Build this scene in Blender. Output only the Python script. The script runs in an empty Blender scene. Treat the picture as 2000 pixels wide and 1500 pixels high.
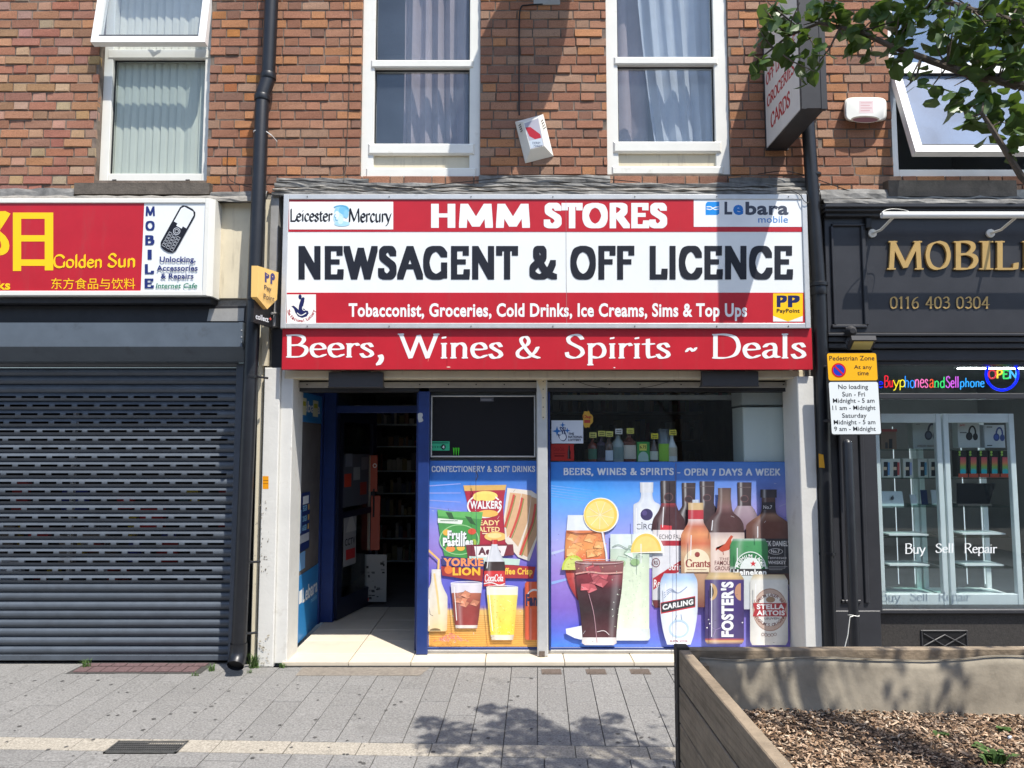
import bpy, math, random
from mathutils import Vector, Matrix
R = math.radians
random.seed(7)
SC = bpy.context.scene
COL = SC.collection

# ------------------------------------------------------------------ camera, sky, sun, exposure
CAM = (0.0, -6.0, 1.73); PITCH = R(4.6); FPX = 1450.0          # focal length in pixels of the 2000 px wide photograph
cam = bpy.data.cameras.new('camera'); cam.sensor_width = 36; cam.lens = FPX / 2000 * 36; cam.clip_end = 600
co = bpy.data.objects.new('camera', cam); COL.objects.link(co)
co.location = CAM; co.rotation_euler = (R(90) + PITCH, 0, 0)
SC.camera = co
SUN = Vector((0.763, -1.0, 2.42)).normalized()                   # direction towards the sun
w = bpy.data.worlds.new('World'); SC.world = w; w.use_nodes = True
nt = w.node_tree; bg = nt.nodes['Background']
sky = nt.nodes.new('ShaderNodeTexSky'); sky.sky_type = 'NISHITA'; sky.sun_disc = False
sky.sun_elevation = math.asin(SUN.z); sky.sun_rotation = math.atan2(SUN.x, SUN.y)
nt.links.new(sky.outputs[0], bg.inputs[0]); bg.inputs[1].default_value = 0.15
sl = bpy.data.lights.new('sun', 'SUN'); sl.energy = 4.3; sl.angle = R(0.5); sl.color = (1, 0.95, 0.87)
so = bpy.data.objects.new('sun', sl); COL.objects.link(so)
so.rotation_euler = SUN.to_track_quat('Z', 'Y').to_euler(); so.location = (4, -8, 12)
vs = SC.view_settings; vs.view_transform = 'Standard'; vs.look = 'None'; vs.exposure = 0.70; vs.gamma = 1.0
try: vs.use_curve_mapping = False
except Exception: pass
SC.render.engine = 'CYCLES'
SC.cycles.max_bounces = 6; SC.cycles.transparent_max_bounces = 12
SC.cycles.use_denoising = True

def at(u, v, Y):
    """point on the vertical plane y = Y that the photograph shows at pixel (u, v)"""
    dx = (u - 1000) / FPX; dy = (750 - v) / FPX
    t = (Y - CAM[1]) / (math.cos(PITCH) - dy * math.sin(PITCH))
    return Vector((dx * t, Y, CAM[2] + t * (math.sin(PITCH) + dy * math.cos(PITCH))))
def X(u, v, Y): return at(u, v, Y).x
def Z(u, v, Y): return at(u, v, Y).z
SLOPE = 0.025
def gz(y): return SLOPE * y if y < 0 else 0.0
def gnd(u, v):
    """point on the sloping pavement seen at pixel (u, v)"""
    dx = (u - 1000) / FPX; dy = (750 - v) / FPX
    d = Vector((dx, math.cos(PITCH) - dy * math.sin(PITCH), math.sin(PITCH) + dy * math.cos(PITCH)))
    t = (SLOPE * CAM[1] - CAM[2]) / (d.z - SLOPE * d.y)
    return Vector(CAM) + d * t

def S(r, g, b):
    f = lambda c: (c / 255 / 12.92) if c <= 10 else ((c / 255 + 0.055) / 1.055) ** 2.4
    return (f(r), f(g), f(b))

# ------------------------------------------------------------------ materials
MATS = {}
def mat(name, col, rough=0.6, var=0.0, vscale=8.0, metal=0.0, bump=0.0, bscale=60.0, spec=0.4, dirt=None, dscale=3.0, dmin=0.5, streak=False, objcol=False, emit=None, estr=1.0):
    m = bpy.data.materials.new(name); m.use_nodes = True
    t = m.node_tree; N = t.nodes; L = t.links; p = N['Principled BSDF']
    p.inputs['Roughness'].default_value = rough; p.inputs['Metallic'].default_value = metal
    p.inputs['Specular IOR Level'].default_value = spec
    p.inputs['Base Color'].default_value = (*col, 1)
    tc = N.new('ShaderNodeTexCoord'); src = tc.outputs['Object']
    cur = None
    if objcol:
        oi = N.new('ShaderNodeObjectInfo'); cur = oi.outputs['Color']
        va = N.new('ShaderNodeVectorMath'); va.operation = 'ADD'
        mu = N.new('ShaderNodeMath'); mu.operation = 'MULTIPLY'; mu.inputs[1].default_value = 37.0
        L.new(oi.outputs['Random'], mu.inputs[0]); L.new(tc.outputs['Object'], va.inputs[0]); L.new(mu.outputs[0], va.inputs[1]); src = va.outputs[0]
    if var > 0:
        n = N.new('ShaderNodeTexNoise'); n.inputs['Scale'].default_value = vscale; n.inputs['Detail'].default_value = 6; n.inputs['Roughness'].default_value = 0.65
        L.new(src, n.inputs['Vector'])
        r = N.new('ShaderNodeMapRange'); r.inputs[1].default_value = 0.3; r.inputs[2].default_value = 0.7; r.inputs[3].default_value = 1 - var; r.inputs[4].default_value = 1 + var
        L.new(n.outputs['Fac'], r.inputs[0])
        mx = N.new('ShaderNodeVectorMath'); mx.operation = 'SCALE'
        if cur is None: mx.inputs[0].default_value = col
        else: L.new(cur, mx.inputs[0])
        L.new(r.outputs[0], mx.inputs['Scale']); cur = mx.outputs[0]
    if dirt is not None:
        n = N.new('ShaderNodeTexNoise'); n.inputs['Scale'].default_value = dscale; n.inputs['Detail'].default_value = 8; n.inputs['Roughness'].default_value = 0.7
        if streak:
            mp = N.new('ShaderNodeMapping'); mp.inputs['Scale'].default_value = (6, 6, 0.7) if streak is True else streak; L.new(src, mp.inputs[0]); L.new(mp.outputs[0], n.inputs['Vector'])
        else: L.new(src, n.inputs['Vector'])
        r = N.new('ShaderNodeMapRange'); r.inputs[1].default_value = dmin; r.inputs[2].default_value = dmin + 0.22
        L.new(n.outputs['Fac'], r.inputs[0])
        mx = N.new('ShaderNodeMix'); mx.data_type = 'RGBA'
        L.new(r.outputs[0], mx.inputs[0])
        if cur is None: mx.inputs[6].default_value = (*col, 1)
        else: L.new(cur, mx.inputs[6])
        mx.inputs[7].default_value = (*dirt, 1); cur = mx.outputs[2]
    if cur is not None: L.new(cur, p.inputs['Base Color'])
    if bump > 0:
        n = N.new('ShaderNodeTexNoise'); n.inputs['Scale'].default_value = bscale; n.inputs['Detail'].default_value = 5
        L.new(src, n.inputs['Vector'])
        b = N.new('ShaderNodeBump'); b.inputs['Strength'].default_value = bump; b.inputs['Distance'].default_value = 0.01
        L.new(n.outputs['Fac'], b.inputs['Height']); L.new(b.outputs[0], p.inputs['Normal'])
    if emit: p.inputs['Emission Color'].default_value = (*emit, 1); p.inputs['Emission Strength'].default_value = estr
    MATS[name] = m
    return m
def glassmat(name, tint=(1, 1, 1), ior=1.45, rough=0.0, sky_haze=None, hfac=0.0, boost=1.0):
    m = bpy.data.materials.new(name); m.use_nodes = True
    t = m.node_tree; N = t.nodes; L = t.links; N.remove(N['Principled BSDF'])
    out = N['Material Output']; tr = N.new('ShaderNodeBsdfTransparent'); tr.inputs[0].default_value = (*tint, 1)
    gl = N.new('ShaderNodeBsdfGlossy'); gl.inputs['Roughness'].default_value = rough
    lw = N.new('ShaderNodeLayerWeight'); lw.inputs[0].default_value = .5            # Schlick reflectance, the same from both sides of a pane
    pw = N.new('ShaderNodeMath'); pw.operation = 'POWER'; pw.inputs[1].default_value = 5; L.new(lw.outputs['Facing'], pw.inputs[0])
    r0 = ((ior - 1) / (ior + 1)) ** 2 * boost
    mu = N.new('ShaderNodeMath'); mu.operation = 'MULTIPLY_ADD'; mu.inputs[1].default_value = 1 - r0; mu.inputs[2].default_value = r0; L.new(pw.outputs[0], mu.inputs[0])
    body = tr.outputs[0]
    if sky_haze:  # diffuse veil that paints reflected sky onto the pane
        df = N.new('ShaderNodeBsdfDiffuse'); df.inputs[0].default_value = (*sky_haze, 1)
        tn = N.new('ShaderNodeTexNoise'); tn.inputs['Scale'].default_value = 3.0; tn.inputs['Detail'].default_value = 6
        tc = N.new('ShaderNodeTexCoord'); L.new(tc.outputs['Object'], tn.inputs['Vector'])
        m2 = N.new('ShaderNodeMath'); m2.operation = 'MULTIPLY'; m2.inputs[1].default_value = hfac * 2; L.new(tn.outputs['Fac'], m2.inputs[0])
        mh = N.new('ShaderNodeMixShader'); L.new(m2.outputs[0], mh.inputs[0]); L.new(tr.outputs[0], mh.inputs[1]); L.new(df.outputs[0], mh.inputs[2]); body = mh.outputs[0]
    mx = N.new('ShaderNodeMixShader'); L.new(mu.outputs[0], mx.inputs[0]); L.new(body, mx.inputs[1]); L.new(gl.outputs[0], mx.inputs[2]); L.new(mx.outputs[0], out.inputs[0])
    MATS[name] = m
    return m
def printmat(name, rough=0.45, spec=0.3, var=0.06, fade=0.0):
    m = mat(name, (1, 1, 1), rough, spec=spec)
    N = m.node_tree.nodes; L = m.node_tree.links; p = N['Principled BSDF']
    a = N.new('ShaderNodeVertexColor'); a.layer_name = 'Col'
    tc = N.new('ShaderNodeTexCoord'); n = N.new('ShaderNodeTexNoise'); n.inputs['Scale'].default_value = 5; n.inputs['Detail'].default_value = 8
    L.new(tc.outputs['Object'], n.inputs['Vector'])
    r = N.new('ShaderNodeMapRange'); r.inputs[1].default_value = .3; r.inputs[2].default_value = .7; r.inputs[3].default_value = 1 - var; r.inputs[4].default_value = 1 + var * .5
    L.new(n.outputs['Fac'], r.inputs[0])
    s = N.new('ShaderNodeVectorMath'); s.operation = 'SCALE'; L.new(a.outputs[0], s.inputs[0]); L.new(r.outputs[0], s.inputs['Scale']); fin = s.outputs[0]
    if fade > 0:                                                    # ink bleached unevenly by years of sun, with scuffed specks
        n2 = N.new('ShaderNodeTexNoise'); n2.inputs['Scale'].default_value = 2.2; n2.inputs['Detail'].default_value = 9; n2.inputs['Roughness'].default_value = .72; L.new(tc.outputs['Object'], n2.inputs['Vector'])
        r2 = N.new('ShaderNodeMapRange'); r2.inputs[1].default_value = .3; r2.inputs[2].default_value = .75; r2.inputs[3].default_value = fade * .4; r2.inputs[4].default_value = fade * 1.7; L.new(n2.outputs['Fac'], r2.inputs[0])
        mx = N.new('ShaderNodeMix'); mx.data_type = 'RGBA'; mx.inputs[7].default_value = (.74, .75, .77, 1); L.new(r2.outputs[0], mx.inputs[0]); L.new(fin, mx.inputs[6])
        n3 = N.new('ShaderNodeTexNoise'); n3.inputs['Scale'].default_value = 24; n3.inputs['Detail'].default_value = 4; L.new(tc.outputs['Object'], n3.inputs['Vector'])
        r3 = N.new('ShaderNodeMapRange'); r3.inputs[1].default_value = .35; r3.inputs[2].default_value = .65; r3.inputs[3].default_value = .965; r3.inputs[4].default_value = 1.03; L.new(n3.outputs['Fac'], r3.inputs[0])
        s3 = N.new('ShaderNodeVectorMath'); s3.operation = 'SCALE'; L.new(mx.outputs[2], s3.inputs[0]); L.new(r3.outputs[0], s3.inputs['Scale']); fin = s3.outputs[0]
    L.new(fin, p.inputs['Base Color'])
    return m

mat('brick', (.3, .13, .08), .9, .34, 22, bump=.8, bscale=60, spec=.15, objcol=True, dirt=(.09, .065, .052), dscale=7, dmin=.57)
mat('mortar', (.20, .16, .13), .95, .35, 14, bump=.5, bscale=150, spec=.1, dirt=(.07, .06, .05), dscale=6)
mat('slab', (.22, .22, .215), .85, .42, 85, bump=.35, bscale=300, spec=.2, objcol=True, dirt=(.09, .087, .082), dscale=2.2, dmin=.6)
mat('joint', (.055, .052, .048), .95, .3, 30)
mat('tile', (.62, .57, .49), .5, .06, 6, dirt=(.42, .35, .26), dscale=4, dmin=.64, spec=.3, objcol=True)
mat('concrete', (.25, .235, .21), .9, .25, 30, bump=.4, bscale=120)
mat('upvc', (.74, .73, .67), .35, .04, 5, dirt=(.5, .46, .36), dscale=5, dmin=.62, spec=.45)
mat('upvc_white', (.80, .80, .78), .3, .02, 5, spec=.45)
mat('panel_cream', (.64, .57, .42), .5, .08, 4, dirt=(.42, .36, .26), dscale=3, dmin=.55, streak=True)
mat('white_paint', (.64, .63, .59), .55, .06, 5, dirt=(.40, .37, .32), dscale=5, dmin=.60, bump=.12, bscale=40)
mat('lead', (.145, .143, .136), .65, .5, 9, dirt=(.33, .31, .27), dscale=9, dmin=.6, bump=.5, bscale=25, spec=.4)
mat('stone_sill', (.10, .085, .07), .85, .3, 12, bump=.4, bscale=60, dirt=(.2, .17, .13), dscale=5, dmin=.6)
mat('aluminium', (.56, .57, .57), .42, .08, 10, metal=.35, dirt=(.36, .35, .33), dscale=8, dmin=.62)
mat('alu_grey', (.34, .33, .31), .5, .12, 12, metal=.2, dirt=(.2, .19, .17), dscale=9, dmin=.6)
mat('black_pipe', (.010, .011, .014), .38, .25, 12, spec=.5, dirt=(.06, .057, .05), dscale=7, dmin=.69)
mat('black', (.008, .008, .009), .5)
mat('dark_metal', (.024, .024, .027), .5, .2, 10, dirt=(.06, .055, .05), dscale=8, dmin=.65)
mat('housing', (.095, .118, .145), .45, .1, 6, spec=.45, dirt=(.05, .055, .06), dscale=4, dmin=.58)
mat('shutter', (.072, .086, .105), .42, .14, 7, spec=.5, dirt=(.045, .05, .058), dscale=3, dmin=.56, objcol=True)
mat('dark_paint', (.032, .033, .038), .42, .14, 5, spec=.4, dirt=(.055, .055, .058), dscale=4, dmin=.62)
mat('riser', (.040, .036, .033), .7, .35, 90, dirt=(.09, .08, .065), dscale=60, dmin=.62, bump=.2)
mat('blue_paint', (.012, .035, .16), .4, .15, 8, spec=.45, dirt=(.10, .11, .15), dscale=18, dmin=.72)
mat('gold', (.50, .33, .12), .42, .06, 12, metal=.25)
mat('gold_edge', (.16, .09, .03), .5)
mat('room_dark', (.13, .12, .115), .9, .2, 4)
mat('room_mid', (.32, .33, .33), .8, .05, 4)
mat('room_wall', (.42, .40, .36), .8, .05, 4)
mat('curtain', (.36, .295, .305), .9, .1, 6)
mat('net', (.46, .49, .54), .9, .06, 6)
mat('blind', (.62, .61, .53), .8, .04, 6)
mat('wood', (.25, .195, .135), .8, .22, 9, dirt=(.125, .095, .062), dscale=2.0, dmin=.47, bump=.4, bscale=50, streak=(1.2, 1.2, 26))
mat('wood_dark', (.05, .042, .034), .85, .3, 10, bump=.4)
mat('liner', (.25, .22, .17), .85, .22, 7, dirt=(.10, .085, .06), dscale=4, dmin=.56, bump=.5, bscale=14)
mat('soil', (.055, .038, .026), .95, .4, 20, bump=.8, bscale=60)
mat('bark', (.10, .078, .058), .9, .35, 25, bump=.7, bscale=60)
mat('red_panel', (.47, .014, .026), .38, .08, 3, spec=.4, dirt=(.40, .035, .04), dscale=1.6, dmin=.55, streak=True)
mat('paver', (.12, .075, .075), .9, .3, 60, objcol=False, bump=.3)
mat('steel', (.12, .12, .115), .5, .25, 40, metal=.5)
mat('rust_cover', (.14, .11, .09), .8, .3, 60, metal=.2, bump=.3)
mat('gunmetal', (.045, .044, .046), .5, .1)
mat('tube_white', (.82, .82, .80), .35)
mat('cabinet', (.74, .79, .80), .4, .04)
mat('led', (1, 1, 1), .5, emit=(.85, .93, 1.0), estr=.5); mat('lamp_white', (1, 1, 1), .5, emit=(.9, .96, 1.0), estr=24.0)
mat('neon_blue', (.0, .0, .4), .5, emit=(.0, .01, .9), estr=1.6)
glassmat('glass', (.92, .95, .95), 1.5)
glassmat('glass_up', (.95, .97, .98), 1.5, sky_haze=(.40, .50, .66), hfac=.055, boost=1.4)  # faint blue coat paints the reflected sky on the upstairs panes
glassmat('glass_sash', (.80, .86, .92), 1.6, sky_haze=(.30, .42, .62), hfac=.32, boost=2.6)  # stronger blue coat stands in for sky reflected in the right window
glassmat('glass_shelf', (.75, .86, .83), 1.45)
printmat('print'); printmat('print_faded', .3, .45, .05, .05); printmat('print_gloss', .25, .45)
# leaves: thin, a little light passes through
m = mat('leaf', (.055, .105, .024), .42, .35, 14, spec=.5, objcol=False)
t = m.node_tree; tl = t.nodes.new('ShaderNodeBsdfTranslucent'); tl.inputs[0].default_value = (.14, .23, .03, 1)
ms = t.nodes.new('ShaderNodeMixShader'); ms.inputs[0].default_value = .25
t.links.new(t.nodes['Principled BSDF'].outputs[0], ms.inputs[1]); t.links.new(tl.outputs[0], ms.inputs[2]); t.links.new(ms.outputs[0], t.nodes['Material Output'].inputs[0])
mat('grass', (.07, .13, .03), .7, .35, 30)
def paint(name, rgb, rough=.5, emit=None, estr=1.0, spec=.35):
    if name not in MATS: mat(name, rgb, rough, spec=spec, emit=emit, estr=estr)
    return name

# ------------------------------------------------------------------ object helpers
ORG = {}
def tag(o, label=None, cat=None, group=None, kind=None):
    if label: o['label'] = label
    if cat: o['category'] = cat
    if group: o['group'] = group
    if kind: o['kind'] = kind
    return o
def thing(name, label, cat, loc=(0, 0, 0), group=None):
    o = bpy.data.objects.new(name, None); COL.objects.link(o); o.location = loc; o.empty_display_size = .1
    ORG[o.name] = Vector(loc); return tag(o, label, cat, group)
class MB:
    def __init__(s): s.v = []; s.f = []; s.c = []; s.smooth = False
    def add(s, vs_, fs, col=None):
        k = len(s.v); s.v += [tuple(p) for p in vs_]; s.f += [tuple(i + k for i in f) for f in fs]
        if col is not None:
            s.c += list(col) if isinstance(col, list) else [col] * len(vs_)
        return s
    def box(s, x0, x1, y0, y1, z0, z1, col=None):
        if x1 < x0: x0, x1 = x1, x0
        if y1 < y0: y0, y1 = y1, y0
        if z1 < z0: z0, z1 = z1, z0
        return s.add([(x0, y0, z0), (x1, y0, z0), (x1, y1, z0), (x0, y1, z0), (x0, y0, z1), (x1, y0, z1), (x1, y1, z1), (x0, y1, z1)],
                     [(0, 3, 2, 1), (4, 5, 6, 7), (0, 1, 5, 4), (1, 2, 6, 5), (2, 3, 7, 6), (3, 0, 4, 7)], col)
    def bbox(s, x0, x1, y0, y1, z0, z1, b=.004, col=None):
        """box whose front (low y) edges are chamfered"""
        if y1 < y0: y0, y1 = y1, y0
        V = []
        for (a, y) in ((0, y1), (0, y0 + b), (b, y0)):
            V += [(x0 + a, y, z0 + a), (x1 - a, y, z0 + a), (x1 - a, y, z1 - a), (x0 + a, y, z1 - a)]
        F = [(8, 9, 10, 11), (0, 3, 2, 1)]
        for k in (0, 4):
            for i in range(4):
                j = (i + 1) % 4; F.append((k + i, k + j, k + 4 + j, k + 4 + i))
        return s.add(V, F, col)
    def quad(s, a, b, c, d, col=None): return s.add([a, b, c, d], [(0, 1, 2, 3)], col)
    def prism(s, pts, d, col=None):
        """closed polygon pts (3d) pushed along vector d"""
        n = len(pts); d = Vector(d); V = [Vector(p) for p in pts]; V += [p + d for p in V]
        F = [tuple(range(n)), tuple(range(2 * n - 1, n - 1, -1))] + [(i, i + n, (i + 1) % n + n, (i + 1) % n) for i in range(n)]
        return s.add(V, F, col)
    def tube(s, pts, r, n=10, caps=True, col=None):
        pts = [Vector(p) for p in pts]; rs = r if isinstance(r, (list, tuple)) else [r] * len(pts)
        up = None; V = []; F = []
        for i, p in enumerate(pts):
            d = (pts[min(i + 1, len(pts) - 1)] - pts[max(i - 1, 0)]).normalized()
            if up is None: up = d.orthogonal().normalized()
            up = (up - d * up.dot(d)).normalized(); sd = d.cross(up)
            for k in range(n):
                a = 2 * math.pi * k / n; V.append(p + (up * math.cos(a) + sd * math.sin(a)) * rs[i])
        for i in range(len(pts) - 1):
            for k in range(n): F.append((i * n + k, i * n + (k + 1) % n, (i + 1) * n + (k + 1) % n, (i + 1) * n + k))
        if caps: F += [tuple(range(n - 1, -1, -1)), tuple(range((len(pts) - 1) * n, len(pts) * n))]
        s.smooth = True
        return s.add(V, F, col)
    def lathe(s, c, prof, n=16, col=None):
        """prof: (radius, z) pairs round a vertical axis through c"""
        V = []; F = []
        for r, z in prof:
            for k in range(n):
                a = 2 * math.pi * k / n; V.append((c[0] + r * math.cos(a), c[1] + r * math.sin(a), c[2] + z))
        for i in range(len(prof) - 1):
            for k in range(n): F.append((i * n + k, i * n + (k + 1) % n, (i + 1) * n + (k + 1) % n, (i + 1) * n + k))
        F += [tuple(range(n - 1, -1, -1)), tuple(range((len(prof) - 1) * n, len(prof) * n))]
        s.smooth = True
        if isinstance(col, list): col = [col[i] for i in range(len(prof)) for k in range(n)]
        return s.add(V, F, col)
    def build(s, name, material, parent=None, smooth=None):
        o_ = ORG.get(parent.name, Vector()) if parent else Vector()
        me = bpy.data.meshes.new(name)
        me.from_pydata([(p[0] - o_.x, p[1] - o_.y, p[2] - o_.z) for p in s.v], [], s.f)
        if s.c and len(s.c) == len(s.v):
            a = me.color_attributes.new('Col', 'FLOAT_COLOR', 'POINT')
            for i, c in enumerate(s.c): a.data[i].color = (c[0], c[1], c[2], 1)
        me.materials.append(MATS[material])
        if smooth if smooth is not None else s.smooth:
            me.shade_smooth()
            try: me.set_sharp_from_angle(angle=R(40))
            except Exception: pass
        o = bpy.data.objects.new(name, me); COL.objects.link(o)
        if parent: o.parent = parent
        ORG[o.name] = o_
        return o
def box(name, material, parent, *a): return MB().box(*a).build(name, material, parent)
def pbox(name, material, parent, u0, v0, u1, v1, Y, depth, b=.004, vm=None):
    """chamfered slab whose front face fills the pixel rectangle on plane Y"""
    vm = (v0 + v1) / 2 if vm is None else vm
    x0, x1 = X(u0, vm, Y), X(u1, vm, Y); z1, z0 = Z(1000, v0, Y), Z(1000, v1, Y)
    return MB().bbox(x0, x1, Y, Y + depth, z0, z1, b).build(name, material, parent)

TMP = bpy.data.scenes.new('lettering_workspace')             # text is turned into meshes here; removed at the end
def text_mesh(body, bold=0.0):
    c = bpy.data.curves.new('t', 'FONT'); c.body = body; c.size = 1; c.offset = bold; c.resolution_u = 3; c.fill_mode = 'FRONT'
    c.space_character = 1 + bold * 2.0
    o = bpy.data.objects.new('t', c); TMP.collection.objects.link(o); TMP.view_layers[0].update()
    dg = TMP.view_layers[0].depsgraph
    ev = o.evaluated_get(dg); me = ev.to_mesh()
    V = [tuple(v.co) for v in me.vertices]; F = [tuple(p.vertices) for p in me.polygons]
    ev.to_mesh_clear(); bpy.data.objects.remove(o); bpy.data.curves.remove(c)
    return V, F
TCACHE = {}
def glyphs(body, bold):
    if (body, bold) not in TCACHE: TCACHE[(body, bold)] = text_mesh(body, bold)
    return TCACHE[(body, bold)]
def fit(V):
    xs = [p[0] for p in V]; ys = [p[1] for p in V]
    return min(xs), max(xs), min(ys), max(ys)
def put_text(mb, V, F, frame, col=None, back=0.0):
    """frame: four 3d corners bottom-left, bottom-right, top-right, top-left that the ink box of the text fills"""
    if not V: return mb
    x0, x1, y0, y1 = fit(V); bl, br, tr, tl = [Vector(p) for p in frame]
    out = []
    for p in V:
        s_ = (p[0] - x0) / max(x1 - x0, 1e-6); t_ = (p[1] - y0) / max(y1 - y0, 1e-6)
        q = (bl * (1 - s_) + br * s_) * (1 - t_) + (tl * (1 - s_) + tr * s_) * t_
        q.y -= (p[2] if len(p) > 2 else 0) + back
        out.append(q)
    return mb.add(out, F, col)
def pframe(u0, v0, u1, v1, Y): return [at(u0, v1, Y), at(u1, v1, Y), at(u1, v0, Y), at(u0, v0, Y)]
def ptext(mb, body, u0, v0, u1, v1, Y, bold=0.0, col=None):
    V, F = glyphs(body, bold); return put_text(mb, V, F, pframe(u0, v0, u1, v1, Y), col)

# a small broad-nib alphabet for the serif and script lettering
G = {
'A': (.86, 's.05,0 .42,1;s.82,0 .44,1;.2,.36 .67,.36'),
'B': (.74, 'b.14,0 .14,1;~.14,1 .42,1 .58,.9 .58,.72 .42,.55 .14,.54;~.14,.54 .48,.54 .66,.42 .66,.22 .5,.02 .14,0'),
'C': (.84, '~.76,.76 .62,.95 .42,1 .18,.88 .08,.5 .18,.12 .42,0 .64,.05 .78,.24'),
'D': (.9, 'b.14,0 .14,1;~.14,1 .45,1 .72,.86 .82,.5 .72,.14 .45,0 .14,0'),
'E': (.7, 'b.14,0 .14,1;.14,1 .6,1 .6,.84;.14,.53 .48,.53;.14,0 .62,0 .64,.18'),
'F': (.64, 'b.14,0 .14,1;.14,1 .6,1 .6,.84;.14,.53 .48,.53'),
'G': (.9, '~.78,.78 .62,.96 .42,1 .18,.88 .08,.5 .18,.12 .42,0 .62,.03 .78,.12;e.78,.04 .78,.42'),
'I': (.34, 'b.17,0 .17,1'),
'L': (.64, 'b.14,0 .14,1;.14,0 .6,0 .62,.2'),
'M': (1.14, 'b.1,0 .15,1;.15,1 .56,.06;.56,.06 .97,1;b.97,1 1.02,0'),
'N': (.9, 'b.14,0 .14,1;.14,1 .76,0;e.76,0 .76,1'),
'O': (.96, '~.48,1 .2,.88 .08,.5 .2,.12 .48,0 .76,.12 .88,.5 .76,.88 .48,1'),
'P': (.7, 'b.14,0 .14,1;~.14,1 .42,1 .62,.9 .62,.68 .42,.48 .14,.46'),
'R': (.78, 'b.14,0 .14,1;~.14,1 .42,1 .6,.9 .6,.7 .42,.52 .14,.5;e.38,.5 .72,0'),
'S': (.64, '~.54,.82 .44,.97 .28,1 .12,.86 .15,.68 .32,.54 .5,.4 .55,.2 .42,.03 .26,0 .1,.08 .07,.22'),
'K': (.8, 'b.14,0 .14,1;.16,.4 .66,1;e.3,.56 .72,0'),
'Y': (.8, 's.05,1 .4,.46;s.75,1 .4,.46;e.4,.46 .4,0'),
'-': (.4, '.06,.38 .3,.38'),
'H': (.86, 'b.14,0 .14,1;b.72,0 .72,1;.14,.52 .72,.52'),
'T': (.72, 'e.36,1 .36,0;.05,.84 .05,1 .67,1 .67,.84'),
'W': (1.2, 's.05,1 .34,0;.34,0 .6,.94;.6,.94 .86,0;e.86,0 1.14,1'),
'a': (.52, '~.1,.48 .2,.6 .34,.59 .4,.46 .4,.1 .5,.03;~.4,.36 .17,.3 .08,.15 .17,.01 .3,.04 .4,.14'),
'b': (.6, 's.12,.04 .12,1.02;~.12,.44 .26,.61 .44,.57 .53,.34 .48,.1 .32,0 .12,.06'),
'c': (.5, '~.45,.48 .34,.61 .18,.56 .08,.32 .14,.09 .28,0 .46,.1'),
'd': (.6, '~.46,.5 .3,.61 .14,.54 .07,.3 .14,.06 .28,0 .46,.12;b.46,1.02 .46,0'),
'e': (.53, '~.08,.35 .45,.37 .42,.55 .27,.62 .12,.52 .07,.3 .14,.08 .3,0 .48,.1'),
'f': (.38, '~.42,.94 .32,1.02 .2,.94 .16,.7;e.16,.75 .16,0;.04,.6 .34,.6'),
'g': (.56, '~.46,.54 .28,.62 .12,.52 .08,.32 .18,.12 .32,.12 .46,.26;~.46,.6 .46,0 .38,-.24 .2,-.28 .08,-.2'),
'h': (.6, 'b.12,0 .12,1.02;~.12,.44 .26,.6 .4,.59 .47,.46 .47,.3;e.47,.36 .47,0'),
'i': (.28, 'b.14,0 .14,.6;.13,.84 .15,.87'),
'l': (.28, 'b.14,0 .14,1.02'),
'm': (.9, 'b.12,0 .12,.6;~.12,.44 .24,.6 .36,.59 .43,.46 .43,.3;e.43,.36 .43,0;~.43,.44 .56,.6 .68,.59 .76,.46 .76,.3;e.76,.36 .76,0'),
'n': (.6, 'b.12,0 .12,.6;~.12,.44 .26,.6 .4,.59 .47,.46 .47,.3;e.47,.36 .47,0'),
'o': (.6, '~.3,.62 .12,.54 .07,.3 .14,.06 .3,0 .46,.06 .53,.3 .48,.54 .3,.62'),
'p': (.62, 'b.12,-.3 .12,.6;~.12,.44 .28,.61 .46,.57 .55,.34 .5,.1 .34,0 .12,.06'),
'r': (.42, 'b.12,0 .12,.6;~.12,.42 .22,.57 .34,.61 .4,.54'),
's': (.46, '~.38,.48 .3,.61 .16,.6 .09,.48 .2,.36 .34,.25 .39,.12 .28,0 .14,.01 .06,.14'),
't': (.38, '~.17,.8 .17,.16 .23,.01 .36,.06;.04,.6 .33,.6'),
'u': (.62, 's.12,.6 .12,.26;~.12,.3 .14,.07 .26,0 .38,.06 .48,.2;b.48,.6 .48,0'),
'y': (.56, 's.05,.6 .28,.02;~.52,.6 .4,.3 .28,0 .18,-.22 .06,-.27'),
'k': (.56, 'b.12,0 .12,1.02;.14,.24 .46,.6;e.24,.34 .52,0'),
',': (.26, '~.1,.07 .14,.02 .12,-.08 .05,-.18'), '.': (.24, '.1,.03 .12,.05'),
'&': (.92, '~.82,.5 .7,.24 .48,.02 .28,0 .12,.1 .12,.3 .28,.48 .46,.64 .5,.84 .4,1 .26,.94 .24,.76 .42,.4 .62,.12 .86,0'),
'~': (.5, '~.03,.28 .14,.4 .24,.37 .34,.3 .46,.42'),
'0': (.6, '~.3,.98 .12,.84 .07,.5 .12,.14 .3,0 .48,.14 .53,.5 .48,.84 .3,.98'),
'1': (.44, 'b.22,0 .22,.98;.1,.84 .22,.98'),
'3': (.56, '~.1,.84 .26,.98 .44,.86 .42,.62 .22,.53;~.22,.53 .46,.46 .5,.22 .32,0 .08,.1'),
'4': (.6, 'b.42,0 .42,.98;.42,.98 .06,.3;.06,.3 .56,.3'),
'6': (.58, '~.46,.96 .22,.78 .08,.42 .14,.1 .3,0 .46,.1 .5,.32 .4,.52 .24,.52 .1,.38'),
'7': (.5, '.06,.9 .5,.9;.5,.9 .2,0'),
' ': (.36, ''),
}
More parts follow.
